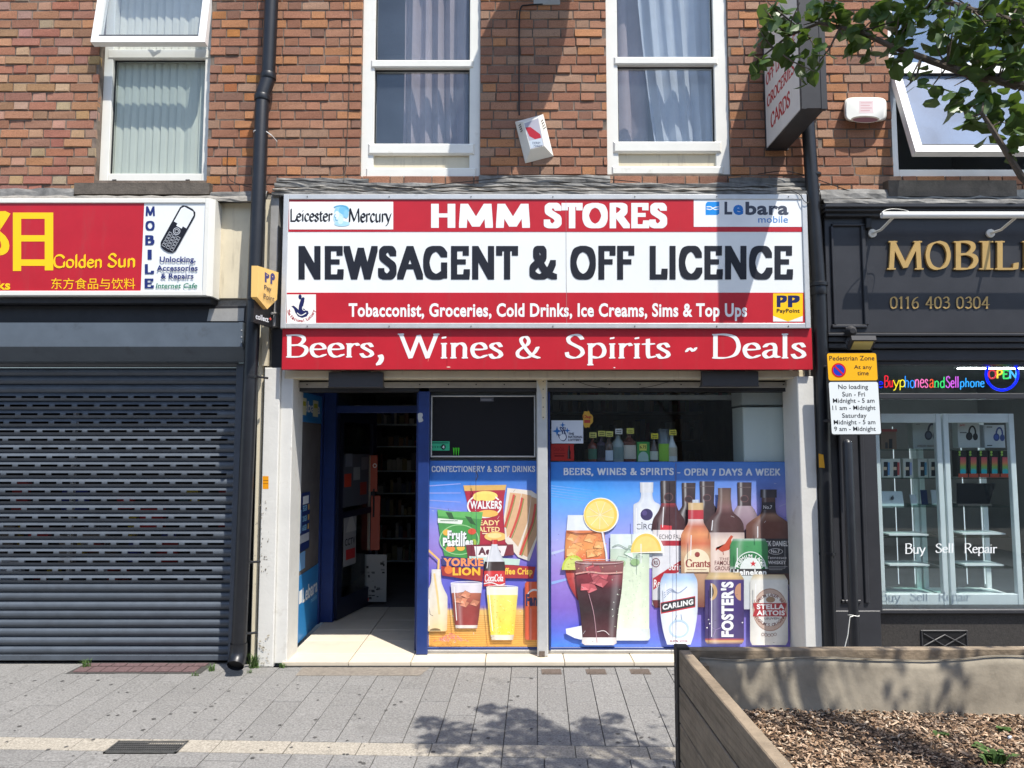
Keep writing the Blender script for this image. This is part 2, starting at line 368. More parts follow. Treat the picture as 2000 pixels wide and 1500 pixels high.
def spline(P, k=5):
    if len(P) < 3: return P
    out = []
    for i in range(len(P) - 1):
        a = P[max(i - 1, 0)]; b = P[i]; c = P[i + 1]; d = P[min(i + 2, len(P) - 1)]
        for j in range(k):
            t = j / k; t2 = t * t; t3 = t2 * t
            out.append(tuple(.5 * (2 * b[q] + (c[q] - a[q]) * t + (2 * a[q] - 5 * b[q] + 4 * c[q] - d[q]) * t2 + (3 * b[q] - a[q] - 3 * c[q] + d[q]) * t3) for q in (0, 1)))
    return out + [P[-1]]
def hull(P):
    P = sorted(set(P))
    if len(P) < 3: return P
    def half(Q):
        h = []
        for p in Q:
            while len(h) > 1 and (h[-1][0] - h[-2][0]) * (p[1] - h[-2][1]) - (h[-1][1] - h[-2][1]) * (p[0] - h[-2][0]) <= 1e-9: h.pop()
            h.append(p)
        return h
    a = half(P); b = half(P[::-1]); return a[:-1] + b[:-1]
def pen(body, wd=.15, th=.04, ang=18, serif=.1, track=0.0, slant=0.0, squeeze=1.0):
    """strokes of each letter swept by a flat nib; every stroke piece a hair above the one before"""
    ca, sa = math.cos(R(ang)), math.sin(R(ang))
    nib = [(ca * wd / 2 - sa * th / 2, sa * wd / 2 + ca * th / 2), (ca * wd / 2 + sa * th / 2, sa * wd / 2 - ca * th / 2)]
    nib += [(-a, -b) for a, b in nib]
    V = []; F = []; x = 0.0; lay = 0
    for ch in body:
        adv, st = G[ch]; lay = 0
        for s in st.split(';'):
            if not s: continue
            fl = ''
            while s[0] in 'bse~': fl += s[0]; s = s[1:]
            P = [tuple(map(float, q.split(','))) for q in s.split()]
            if '~' in fl: P = spline(P, 9)
            segs = list(zip(P[:-1], P[1:]))
            if serif:
                for e, p in (('s', P[0]), ('e', P[-1])):
                    if 'b' in fl or e in fl: segs.append(((p[0] - serif, p[1], 1), (p[0] + serif, p[1], 1)))
            for a, b in segs:
                if len(a) == 3: h = hull([(q[0] + dx, q[1] + dy) for q in (a, b) for dx in (-.01, .01) for dy in (-th * .55, th * .55)])
                else: h = hull([(q[0] + n_[0], q[1] + n_[1]) for q in (a, b) for n_ in nib])
                k = len(V); lay += 1
                V += [((p[0] + slant * p[1]) * squeeze + x, p[1], lay * 8e-6) for p in h]; F.append(tuple(range(k, k + len(h))))
        x += (adv + track) * squeeze
    return V, F
def ppen(mb, body, u0, v0, u1, v1, Y, col=None, **kw):
    V, F = pen(body, **kw); return put_text(mb, V, F, pframe(u0, v0, u1, v1, Y), col)

class Art:
    """flat print: coloured outlines laid one on another, 0.15 mm apart, on the plane y = Y"""
    def __init__(s, Y, step=.00015): s.Y = Y; s.mb = MB(); s.step = step
    def up(s): s.Y -= s.step; return s.Y
    def poly(s, pts, col):
        Y = s.up(); s.mb.add([at(u, v, Y) for u, v in pts], [tuple(range(len(pts)))], col); return s
    def rect(s, u0, v0, u1, v1, col): return s.poly([(u0, v1), (u1, v1), (u1, v0), (u0, v0)], col)
    def ell(s, cu, cv, ru, rv, col, n=28, a0=0, a1=360):
        P = [(cu + ru * math.cos(R(a0 + (a1 - a0) * i / n)), cv - rv * math.sin(R(a0 + (a1 - a0) * i / n))) for i in range(n + (a1 - a0 < 360))]
        return s.poly(P, col)
    def ring(s, cu, cv, ru, rv, wd, col, n=32, a0=0, a1=360):
        Y = s.up(); V = []; F = []; c = a1 - a0 < 360
        for i in range(n + c):
            a = R(a0 + (a1 - a0) * i / n)
            V += [at(cu + ru * math.cos(a), cv - rv * math.sin(a), Y), at(cu + (ru - wd) * math.cos(a), cv - (rv - wd) * math.sin(a), Y)]
        for i in range(n): j = (i + 1) % (n + c); F.append((2 * i, 2 * i + 1, 2 * j + 1, 2 * j))
        s.mb.add(V, F, col); return s
    def line(s, pts, wd, col, smooth=False):
        if smooth: pts = spline(pts, 6)
        Y = s.up()
        V = []; F = []
        for i, p in enumerate(pts):
            a = pts[max(i - 1, 0)]; b = pts[min(i + 1, len(pts) - 1)]; dx, dy = b[0] - a[0], b[1] - a[1]; l = math.hypot(dx, dy) or 1
            nx, ny = -dy / l * wd / 2, dx / l * wd / 2
            V += [at(p[0] + nx, p[1] + ny, Y), at(p[0] - nx, p[1] - ny, Y)]
            if i: F.append((2 * i - 2, 2 * i - 1, 2 * i + 1, 2 * i))
        s.mb.add(V, F, col); return s
    def grid(s, u0, v0, u1, v1, fn, nu=8, nv=12):
        Y = s.up(); V = []; F = []; C = []
        for j in range(nv + 1):
            for i in range(nu + 1):
                a, b = i / nu, j / nv; V.append(at(u0 + (u1 - u0) * a, v0 + (v1 - v0) * b, Y)); C.append(fn(a, b))
        for j in range(nv):
            for i in range(nu): k = j * (nu + 1) + i; F.append((k, k + nu + 1, k + nu + 2, k + 1))
        s.mb.add(V, F, C); return s
    def sil(s, cu, prof, cols, edge=.55, hi=-.5, n=16, lean=0.0, gain=1.35, soft=True):
        """upright printed body: prof = (v, half width), cols = one colour or (v, colour) stops; dark rims, a sharp bright streak and a soft one opposite"""
        Y = s.up(); V = []; F = []; C = []
        st = cols if isinstance(cols, list) else [(prof[0][0], cols), (prof[-1][0], cols)]
        def cl(v):
            for (a, ca), (b, cb) in zip(st[:-1], st[1:]):
                if v <= b or (b, cb) == st[-1]:
                    t = min(max((v - a) / max(b - a, 1e-6), 0), 1); return tuple(x * (1 - t) + y * t for x, y in zip(ca, cb))
        if soft and len(prof) > 3:
            full = {}
            for k in range(len(prof) - 1):
                (v0, h0), (v1, h1) = prof[k], prof[k + 1]; hm = prof[max(k - 1, 0)]; hp = prof[min(k + 2, len(prof) - 1)]
                m0 = (h1 - hm[1]) / max(v1 - hm[0], 1e-6) * (v1 - v0); m1 = (hp[1] - h0) / max(hp[0] - v0, 1e-6) * (v1 - v0)
                if (h1 - h0) * m0 <= 0: m0 = 0
                if (h1 - h0) * m1 <= 0: m1 = 0
                lim = 3 * abs(h1 - h0); m0 = max(-lim, min(lim, m0)); m1 = max(-lim, min(lim, m1))
                for q in range(4):
                    t = q / 4; full[v0 + (v1 - v0) * t] = (2 * t ** 3 - 3 * t * t + 1) * h0 + (t ** 3 - 2 * t * t + t) * m0 + (3 * t * t - 2 * t ** 3) * h1 + (t ** 3 - t * t) * m1
            full[prof[-1][0]] = prof[-1][1]; prof = sorted(full.items())
        full = dict(prof)
        for v_, _ in st:
            for (a, ha), (b, hb) in zip(prof[:-1], prof[1:]):
                if a < v_ < b: full[v_] = ha + (hb - ha) * (v_ - a) / (b - a)
        prof = sorted(full.items())
        for v, h in prof:
            for i in range(n + 1):
                x = -1 + 2 * i / n; k = edge + (1 - edge) * (1 - abs(x) ** 3.2) + (gain - 1) * .25 * math.exp(-((x - .45) / .3) ** 2); sh_ = (gain - 1) * .62 * math.exp(-((x - hi) / .13) ** 2)
                V.append(at(cu + x * h + lean * (v - prof[-1][0]), v, Y)); C.append(tuple(min(1, q * k + sh_ * (.75 - q * .6)) for q in cl(v)))
        for j in range(len(prof) - 1):
            for i in range(n): k = j * (n + 1) + i; F.append((k, k + n + 1, k + n + 2, k + 1))
        s.mb.add(V, F, C); return s
    def ice(s, cu, cv, r, col, rnd, n=4):
        """a few tumbled ice cubes: pale faces with brighter and darker edges"""
        for k in range(n):
            u = cu + rnd.uniform(-r, r) * 1.2; v = cv + rnd.uniform(-r, r) * .7; a = rnd.uniform(0, 1.5); q = r * rnd.uniform(.4, .62)
            P = [(u + q * math.cos(a + R(90 * i)) * (1.15 if i % 2 else .9), v + q * .8 * math.sin(a + R(90 * i))) for i in range(4)]
            kk = rnd.uniform(.8, 1.25); s.poly(P, tuple(min(1, c * kk) for c in col)); s.poly([P[0], P[1], ((P[0][0] + P[2][0]) / 2, (P[0][1] + P[2][1]) / 2)], tuple(min(1, c * kk * 1.3 + .05) for c in col)); s.line(P[1:4], .9, tuple(c * .55 for c in col))
        return s
    def text(s, body, u0, v0, u1, v1, col, bold=0.0):
        ptext(s.mb, body, u0, v0, u1, v1, s.up(), bold, col); return s
    def pen(s, body, u0, v0, u1, v1, col, **kw):
        ppen(s.mb, body, u0, v0, u1, v1, s.up(), col, **kw); s.Y -= .0004; return s
    def arc_text(s, body, cu, cv, r, a0, a1, h, col, bold=.0, inward=False):
        """letters on a circle; angles in degrees, counter-clockwise from the right"""
        Y = s.up(); n = len(body)
        for i, ch in enumerate(body):
            if ch == ' ': continue
            a = R(a0 + (a1 - a0) * (i + .5) / n); V, F = glyphs(ch, bold); x0, x1, y0, y1 = fit(V)
            rot = a - math.pi / 2 if not inward else a + math.pi / 2
            k = h / .73; bx = cu + r * math.cos(a); by = cv - r * math.sin(a)
            out = []
            for p in V:
                px = (p[0] - (x0 + x1) / 2) * k; py = p[1] * k - h / 2
                out.append(at(bx + px * math.cos(rot) - py * math.sin(rot), by - (px * math.sin(rot) + py * math.cos(rot)), Y))
            s.mb.add(out, F, col)
        return s
    def done(s, name, parent, material='print'): return s.mb.build(name, material, parent)
WHITE = S(238, 240, 238); NAVY = S(28, 36, 88); INK = S(26, 27, 36); REDP = S(196, 24, 40); YEL = S(250, 196, 20)
# ------------------------------------------------------------------ ground and pavement
g = MB(); g.quad((-250, -250, -.6), (250, -250, -.6), (250, 250, -.6), (-250, 250, -.6))
tag(g.build('ground', 'concrete'), kind='structure')
g = MB(); g.box(-9, 9, -11, 2.0, -.55, -.50)
g.v = []; g.f = []
g.add([(-9, -11, gz(-11) - .012), (9, -11, gz(-11) - .012), (9, -.002, -.012), (-9, -.002, -.012), (-9, -11, -.6), (9, -11, -.6), (9, -.002, -.6), (-9, -.002, -.6)],
      [(0, 1, 2, 3), (0, 4, 5, 1), (1, 5, 6, 2), (2, 6, 7, 3), (3, 7, 4, 0)])
pave = tag(g.build('pavement', 'joint'), kind='structure')
PA = R(2.0); ca_, sa_ = math.cos(PA), math.sin(PA)
def pl(a, b): return (a * ca_ + b * sa_, -a * sa_ + b * ca_)      # paving grid -> world x, y
def clip(poly, ymax):
    out = []
    for i, p in enumerate(poly):
        q = poly[(i + 1) % len(poly)]
        if p[1] <= ymax: out.append(p)
        if (p[1] <= ymax) != (q[1] <= ymax):
            t = (ymax - p[1]) / (q[1] - p[1]); out.append((p[0] + t * (q[0] - p[0]), ymax))
    return out
def slab_geo(mb, poly, dz):
    n = len(poly); cx = sum(p[0] for p in poly) / n; cy = sum(p[1] for p in poly) / n
    def ring(k, z): return [(cx + (p[0] - cx) * k, cy + (p[1] - cy) * k, gz(cy + (p[1] - cy) * k) + z) for p in poly]
    V = ring(1, -.012) + ring(1, dz - .0025) + ring(.988, dz)
    F = [tuple(range(2 * n, 3 * n))]
    for k in (0, n):
        F += [(k + i, k + (i + 1) % n, k + n + (i + 1) % n, k + n + i) for i in range(n)]
    mb.add(V, F)
rest = MB(); nslab = 0
STRIP0, STRIP1 = -1.47, -1.635
def one_slab(a0, a1, b0, b1, colour):
    global nslab
    if b1 - b0 < .03: return
    e = .0022
    P = [pl(a0 + e, b0 + e), pl(a1 - e, b0 + e), pl(a1 - e, b1 - e), pl(a0 + e, b1 - e)]
    P = clip(P, -.075 if sum(p[0] for p in P) / 4 > X(500, 1290, 0) else -.004)
    if len(P) < 3 or max(p[1] for p in P) - min(p[1] for p in P) < .02: return
    cx = sum(p[0] for p in P) / len(P); cy = sum(p[1] for p in P) / len(P)
    dz = random.uniform(-.0012, .0012)
    lim = 1.02 * (1000 / FPX) * (cy + 6.3)
    if abs(cx) < lim and cy > -1.95 and not (cx > 1.15 and cy < -1.0) and cx < 2.4:
        mb = MB(); slab_geo(mb, P, dz); o = mb.build('paving_slab', 'slab', pave); o.color = (*colour, 1); nslab += 1
    else: slab_geo(rest, P, dz)
def grey(base=.205):
    k = random.uniform(.94, 1.06) * base; return (k, k * .975, k * .93)
i = 0
a = -8.4
while a < 8.4:
    off = ((i * 7) % 12) / 12 * .4
    b = 0.3 - off
    while b > STRIP0 + .01:
        b2 = max(b - .4, STRIP0)
        if b2 - STRIP0 < .05: b2 = STRIP0
        one_slab(a, a + .2, b2, b, grey()); b = b2
    a += .2; i += 1
a = -8.4
while a < 8.4:
    one_slab(a, a + .42, STRIP1, STRIP0, (.33, .30, .25)); a += .42
a = -8.4; i = 0
while a < 8.4:
    b = STRIP1 - ((i * 5) % 7) / 7 * .3 - .1
    one_slab(a, a + .24, b, STRIP1, grey(.21))
    while b > -5.8: one_slab(a, a + .24, b - .48, b, grey(.21)); b -= .48
    a += .24; i += 1
tag(rest.build('paving_slabs_beyond', 'slab', pave), kind='stuff'); bpy.data.objects['paving_slabs_beyond'].color = (.185, .18, .174, 1)
# strip of old screed patched in along the entrance
mat('screed', (.20, .175, .145), .9, .25, 30, dirt=(.12, .105, .09), dscale=12, dmin=.55)
MB().add([tuple(Vector((q.x, min(q.y, -.078), gz(min(q.y, -.078)) + .0022))) for q in (gnd(577, 1320), gnd(820, 1320), gnd(842, 1300), gnd(594, 1300))], [(0, 1, 2, 3)]).build('screed_patch', 'screed', pave)
# chewing gum and drip spots trodden into the slabs
rnd = random.Random(31); sp_ = MB()
for k in range(120):
    c = gnd(rnd.uniform(-40, 1330), rnd.uniform(1312, 1500)); r_ = rnd.uniform(.004, .014); n = 9
    if c.y > -.12: continue
    sp_.add([(c.x + r_ * (1 + .3 * math.sin(3 * q + k)) * math.cos(q * .698), c.y + r_ * math.sin(q * .698), gz(c.y + r_ * math.sin(q * .698)) + .0028) for q in range(n)], [tuple(range(n))])
mat('gum', (.075, .072, .068), .9, .3, 60); tag(sp_.build('gum_spots', 'gum', pave), kind='stuff')
# brown block pavers let in beside the shutter, each one a few millimetres proud
patch = tag(MB().add([tuple(gnd(128, 1316) + Vector((0, 0, .0035))), tuple(gnd(392, 1316) + Vector((0, 0, .0035))), tuple(gnd(425, 1291.5) + Vector((0, 0, .0035))), tuple(gnd(178, 1291.5) + Vector((0, 0, .0035)))], [(0, 1, 2, 3)]).build('block_paving_patch', 'joint'), kind='structure')
for r_ in range(2):
    for c_ in range(9):
        def gp(s_, t_): v = 1314.5 - 22 * t_; u = 140 + 36 * t_ + (248 - 6 * t_) * s_; q = gnd(u, v); return (q.x, min(q.y, -.006), q.z)
        s0, s1 = (c_ + .04 + .5 * r_ * .4) / 9.3, (c_ + .96 + .5 * r_ * .4) / 9.3; t0, t1 = r_ * .5 + .03, r_ * .5 + .47
        Q = [Vector(gp(s0, t0)), Vector(gp(s1, t0)), Vector(gp(s1, t1)), Vector(gp(s0, t1))]
        MB().prism([q + Vector((0, 0, .0)) for q in Q], (0, 0, .0075 + random.uniform(0, .003))).build('paver', 'paver', patch)
# drain grating
q = [gnd(212, 1472), gnd(336, 1472), gnd(358, 1448), gnd(240, 1448)]
yc = (q[0].y + q[2].y) / 2; xc = (q[0].x + q[1].x + q[2].x + q[3].x) / 4
gr = thing('drain_grating', 'dark slotted steel drain grating let into the pale paving strip', 'grating', (xc, yc, gz(yc)))
hw, hd = .21, .085
m_ = MB()
for (x0, x1, y0, y1) in ((-hw, hw, -hd, -hd + .012), (-hw, hw, hd - .012, hd), (-hw, -hw + .012, -hd, hd), (hw - .012, hw, -hd, hd)):
    m_.box(xc + x0, xc + x1, yc + y0, yc + y1, gz(yc) - .005, gz(yc) + .006)
m_.build('frame', 'steel', gr)
MB().box(xc - hw, xc + hw, yc - hd, yc + hd, gz(yc) - .008, gz(yc) + .002).build('well', 'black', gr)
for k in range(5):
    y_ = yc - hd + .025 + k * .03
    MB().box(xc - hw + .012, xc + hw - .012, y_ - .004, y_ + .004, gz(yc), gz(yc) + .005).build('bar', 'steel', gr)
m_ = MB()
for k in range(30):
    x_ = xc - hw + .02 + k * .0128; m_.box(x_, x_ + .004, yc - hd + .012, yc + hd - .012, gz(yc), gz(yc) + .0045)
m_.build('cross_bars', 'steel', gr)
# three small cellar vent covers
for u, lab in ((1077, 'nearest the steel mullion'), (1164, 'in the middle of the row of three'), (1250, 'nearest the wooden planter')):
    c = gnd(u, 1312); c.y = min(c.y, -.155)
    t_ = thing('vent_cover', 'small ribbed iron vent cover in the paving, ' + lab, 'vent cover', (c.x, c.y, gz(c.y)), 'iron vent covers below the shop window')
    z_ = gz(c.y)
    MB().box(c.x - .075, c.x + .075, c.y - .06, c.y + .055, z_ - .01, z_ + .004).build('plate', 'rust_cover', t_)
    m_ = MB()
    for k in range(11):
        x_ = c.x - .065 + k * .0125; m_.prism([(x_, c.y - .05, z_ + .004), (x_ + .005, c.y - .05, z_ + .004), (x_ + .012, c.y + .045, z_ + .004), (x_ + .007, c.y + .045, z_ + .004)], (0, 0, .004))
    m_.build('ribs', 'rust_cover', t_)

# ------------------------------------------------------------------ brick walls
def brick_mesh(k):
    rnd = random.Random(k); V = []; j = lambda s: rnd.uniform(-s, s)
    o = [(-.5, -.5), (.5, -.5), (.5, .5), (-.5, .5)]
    for (sx, y) in ((1.0, .5), (1.0, -.28)):
        V += [(x * sx, y, z * sx) for x, z in o]
    V += [(x * .97 + j(.012), -.5 + j(.12), z * .88 + j(.03)) for x, z in o]
    F = [(8, 9, 10, 11)]
    for q_ in (0, 4): F += [(q_ + i, q_ + (i + 1) % 4, q_ + 4 + (i + 1) % 4, q_ + 4 + i) for i in range(4)]
    me = bpy.data.meshes.new('brick'); me.from_pydata(V, [], F); me.materials.append(MATS['brick']); return me
BM = [brick_mesh(k) for k in range(6)]
PITCHZ = .0795
def lay(wall, x0, x1, z0, z1, openings, colour, visible, ztop):
    """Flemish bond between x0 and x1; openings = (xa, xb, za, zb); bricks out of the picture go into one piece"""
    over = MB(); org = ORG[wall.name]
    n = int((z1 - z0) / PITCHZ)
    for c in range(n):
        za = z0 + c * PITCHZ; zb = za + PITCHZ - .0085
        iv = [(x0, x1)]
        for (xa, xb, oa, ob) in openings:
            if oa < zb - .02 and ob > za + .02:
                nv = []
                for (a, b) in iv:
                    if xb <= a or xa >= b: nv.append((a, b)); continue
                    if xa > a: nv.append((a, xa))
                    if xb < b: nv.append((xb, b))
                iv = nv
        x = -6.0 + (c % 2) * .1775 + random.uniform(-.01, .01); k = 0
        while x < x1:
            wd = .225 if k % 2 == 0 else .108
            wd += random.uniform(-.006, .006)
            for (a, b) in iv:
                l, r = max(x, a), min(x + wd, b)
                if r - l < .028: continue
                cx, cz = (l + r) / 2, (za + zb) / 2
                head = (r - l) < .15; cl = colour(cx, cz, head)
                if cz < ztop and visible(cx):
                    o = bpy.data.objects.new('brick', random.choice(BM)); COL.objects.link(o); o.parent = wall
                    o.location = (cx - org.x, .022 - org.y + random.uniform(-.004, .003), cz - org.z); o.scale = (r - l, .05, zb - za)
                    o.rotation_euler = (random.uniform(-.01, .01), random.uniform(-.006, .006), random.uniform(-.012, .012)); o.color = (*cl, 1)
                else: over.bbox(l, r, 0, .04, za, zb, .004)
            x += wd + .0095; k += 1
    if over.v:
        o = over.build('bricks_beyond', 'brick', wall); tag(o, kind='stuff'); o.color = (.26, .12, .075, 1)
PAL = [((.41, .20, .125), 5), ((.36, .17, .11), 5), ((.46, .245, .155), 4), ((.55, .26, .115), 3), ((.28, .155, .115), 2), ((.44, .30, .21), 3), ((.20, .13, .105), 1)]
POOL = [c for c, n_ in PAL for _ in range(n_)]
def c_red(x, z, head):
    c = random.choice(POOL); k = random.uniform(.9, 1.08); m0 = (.39, .19, .12); return tuple((q * .62 + w0 * .38) * k for q, w0 in zip(c, m0))
def c_red2(x, z, head):
    if head and random.random() < .35: return tuple(q * random.uniform(.9, 1.1) for q in (.46, .20, .08))
    return c_red(x, z, head)
def c_pale(x, z, head):
    if x > X(300, 200, 0): return c_red2(x, z, head)
    if head and random.random() < .68: return tuple(q * random.uniform(.85, 1.1) for q in random.choice([(.53, .34, .235), (.54, .31, .175), (.48, .30, .21)]))
    return tuple(q * random.uniform(.85, 1.1) for q in random.choice([(.40, .20, .125), (.42, .21, .132), (.375, .188, .12), (.43, .22, .135)]))
ZTOP = 5.6
def wall_of(parent, x0, x1, z0, z1, openings):
    """mortar wall 25 cm thick cut round the openings"""
    mb = MB(); xs = sorted({x0, x1} | {q for o in openings for q in o[:2]}); zs = sorted({z0, z1} | {q for o in openings for q in o[2:]})
    for a, b in zip(xs[:-1], xs[1:]):
        for c, d in zip(zs[:-1], zs[1:]):
            if not any(o[0] < (a + b) / 2 < o[1] and o[2] < (c + d) / 2 < o[3] for o in openings): mb.box(a, b, .006, .26, c, d)
    return mb.build('wall', 'mortar', parent)
# openings measured on the wall plane
wl = (X(190, 200, 0), X(408, 200, 0), Z(1000, 352, 0), 6.05)
wa = (X(705, 200, 0), X(938, 200, 0), Z(1000, 346, 0), 6.25)
wb = (X(1185, 200, 0), X(1425, 200, 0), Z(1000, 340, 0), 6.25)
wr = (X(1740, 200, 0), X(2075, 200, 0), Z(1000, 345, 0), 6.3)
XL, XR = X(520, 400, 0), X(1602, 400, 0)                        # party lines
ZB = Z(1000, 378, 0)
left = thing('shop_building', 'brick shop building with pale header bricks above the closed shutter', 'building', (-3.2, .1, 0))
mid = thing('shop_building', 'red brick shop building with two tall white windows above the newsagent sign', 'building', (.3, .1, 0))
right = thing('shop_building', 'brick shop building with a dark grey shopfront and an open upstairs window', 'building', (3.6, .1, 0))
wL = wall_of(left, -6.5, XL, ZB - .1, 7.2, [wl]); lay(wL, -6.5, XL, ZB, 7.1, [wl], c_pale, lambda x: x > -4.75, ZTOP)
wM = wall_of(mid, XL, XR, ZB - .1, 7.2, [wa, wb]); lay(wM, XL, XR, ZB, 7.1, [wa, wb], c_red, lambda x: True, ZTOP)
wR = wall_of(right, XR, 6.5, ZB - .1, 7.2, [wr]); lay(wR, XR, 6.5, ZB, 7.1, [wr], c_red, lambda x: x < 4.75, ZTOP)
for b_, x0, x1 in ((left, -6.5, XL), (mid, XL, XR), (right, XR, 6.5)):
    box('roof_slab', 'concrete', b_, x0, x1, -.1, 6.5, 7.2, 7.4)
# a plain terrace across the street, seen only as a dim reflection
opp = thing('terrace_building', 'plain brick terrace across the street, dimly reflected in the shop glass', 'building', (0, -18, 0))
box('wall', 'concrete', opp, -30, 30, -19, -18, -.6, 7.5)
for k in range(-9, 10): box('window', 'black', opp, k * 3 - .6, k * 3 + .6, -17.99, -17.97, 3.4, 5.2)

# ------------------------------------------------------------------ upstairs windows
def room(parent, x0, x1, z0, z1, depth=2.6, material='room_wall', y0=.27):
    m_ = MB(); a, b, c, d = x0 - .8, x1 + .8, z0 - .7, z1 + .3; y1 = y0 + depth
    m_.quad((a, y1, c), (b, y1, c), (b, y1, d), (a, y1, d)); m_.quad((a, y0, c), (b, y0, c), (b, y1, c), (a, y1, c)); m_.quad((a, y0, d), (b, y0, d), (b, y1, d), (a, y1, d))
    m_.quad((a, y0, c), (a, y1, c), (a, y1, d), (a, y0, d)); m_.quad((b, y0, c), (b, y1, c), (b, y1, d), (b, y0, d))
    for (p, q, r_, s_) in ((a, x0, c, d), (x1, b, c, d), (x0, x1, c, z0), (x0, x1, z1, d)): m_.quad((p, y0 - .004, r_), (q, y0 - .004, r_), (q, y0 - .004, s_), (p, y0 - .004, s_))
    return m_.build('room', material, parent)
def frame_mb(x0, x1, z0, z1, t, y0, y1):
    m_ = MB(); m_.bbox(x0, x0 + t, y0, y1, z0, z1); m_.bbox(x1 - t, x1, y0, y1, z0, z1)
    m_.bbox(x0 + t, x1 - t, y0 + .002, y1, z0, z0 + t); m_.bbox(x0 + t, x1 - t, y0 + .002, y1, z1 - t, z1); return m_
def sash_window(b_, o, px):
    """outer frame, transom, two panes, bottom rail and a blind panel below"""
    x0, x1, z0, z1 = o; vt0, vt1, vb0, vb1, vp1, gl, grr = px
    Yf = .03
    ta = X(gl, 200, Yf) - x0; tb = x1 - X(grr, 200, Yf)
    m_ = MB(); m_.bbox(x0, x0 + ta, Yf, .14, z0, z1); m_.bbox(x1 - tb, x1, Yf, .14, z0, z1); m_.bbox(x0 + ta, x1 - tb, Yf + .002, .14, z1 - .09, z1)
    W = m_.build('window', 'upvc', b_)
    a, b2 = x0 + ta, x1 - tb
    zt1, zt0 = Z(1000, vt0, Yf), Z(1000, vt1, Yf); zr1, zr0 = Z(1000, vb0, Yf), Z(1000, vb1, Yf); zq = Z(1000, vp1, Yf)
    MB().bbox(a - .03, b2 + .03, Yf - .014, .12, zt0, zt1, .01).build('transom', 'upvc', W)
    MB().bbox(a - .045, b2 + .045, Yf - .016, .12, zr0, zr1, .014).build('bottom_rail', 'upvc', W)
    MB().bbox(a + .012 - .06, b2 + .04, Yf + .022, .12, zq, zr0 + .002, .003).build('infill_panel', 'panel_cream', W)
    MB().bbox(a - .06, b2 + .06, Yf - .012, .12, z0 + .002, zq, .012).build('sill_rail', 'upvc', W)
    for (c, d) in ((zr1, zt0), (zt1, z1 - .09)):
        MB().box(a, b2, Yf + .05, Yf + .056, c, d).build('pane', 'glass_up', W)
        m2 = frame_mb(a, b2, c, d, .008, Yf + .03, Yf + .049); m2.build('glazing_bead', 'black', W)
    room(b_, x0, x1, z0, z1)
    return W
sash_window(mid, wa, (118, 133, 281, 303, 328, 731, 917))
sash_window(mid, wb, (112, 127, 277, 299, 325, 1207, 1396))
def curtain(name, label, x0, x1, z0, z1, y, folds, amp, material='curtain', taper=0.0, grp='curtains behind the upstairs windows'):
    m_ = MB(); n = folds * 8; nz = 10; V = []; F = []
    for j in range(nz + 1):
        t = j / nz; z = z0 + (z1 - z0) * t
        for i in range(n + 1):
            s_ = i / n; ph = s_ * folds * 2 * math.pi
            xx = x0 + (x1 - x0) * s_ + taper * (1 - t) ** 1.5 * (1 - s_)
            V.append((xx + .006 * math.sin(ph * 2 + 3 * t), y + amp * math.sin(ph + .5 * math.sin(3 * t + s_ * 9)) * (.75 + .25 * math.sin(s_ * 13)), z))
    for j in range(nz):
        for i in range(n): k = j * (n + 1) + i; F.append((k, k + 1, k + n + 2, k + n + 1))
    m_.add(V, F); m_.smooth = True
    o = m_.build(name, material, None, True); sd = o.modifiers.new('cloth', 'SOLIDIFY'); sd.thickness = .003
    return tag(o, label, 'curtain', grp)
curtain('curtain', 'greyish pink folded curtain behind the tall window left of the tilted alarm box', wa[0] + .32, wa[1] - .12, wa[2] + .2, 6.2, .24, 5, .055)
curtain('curtain', 'pale blue-white net curtain behind the tall window beside the projecting sign', wb[0] + .28, wb[1] - .05, wb[2] + .2, 6.2, .22, 5, .035, 'net', taper=.18)
curtain('curtain', 'drawn back mauve curtain at the left edge of the tall window beside the projecting sign', wb[0] + .05, wb[0] + .4, wb[2] + .2, 6.2, .34, 2, .03)

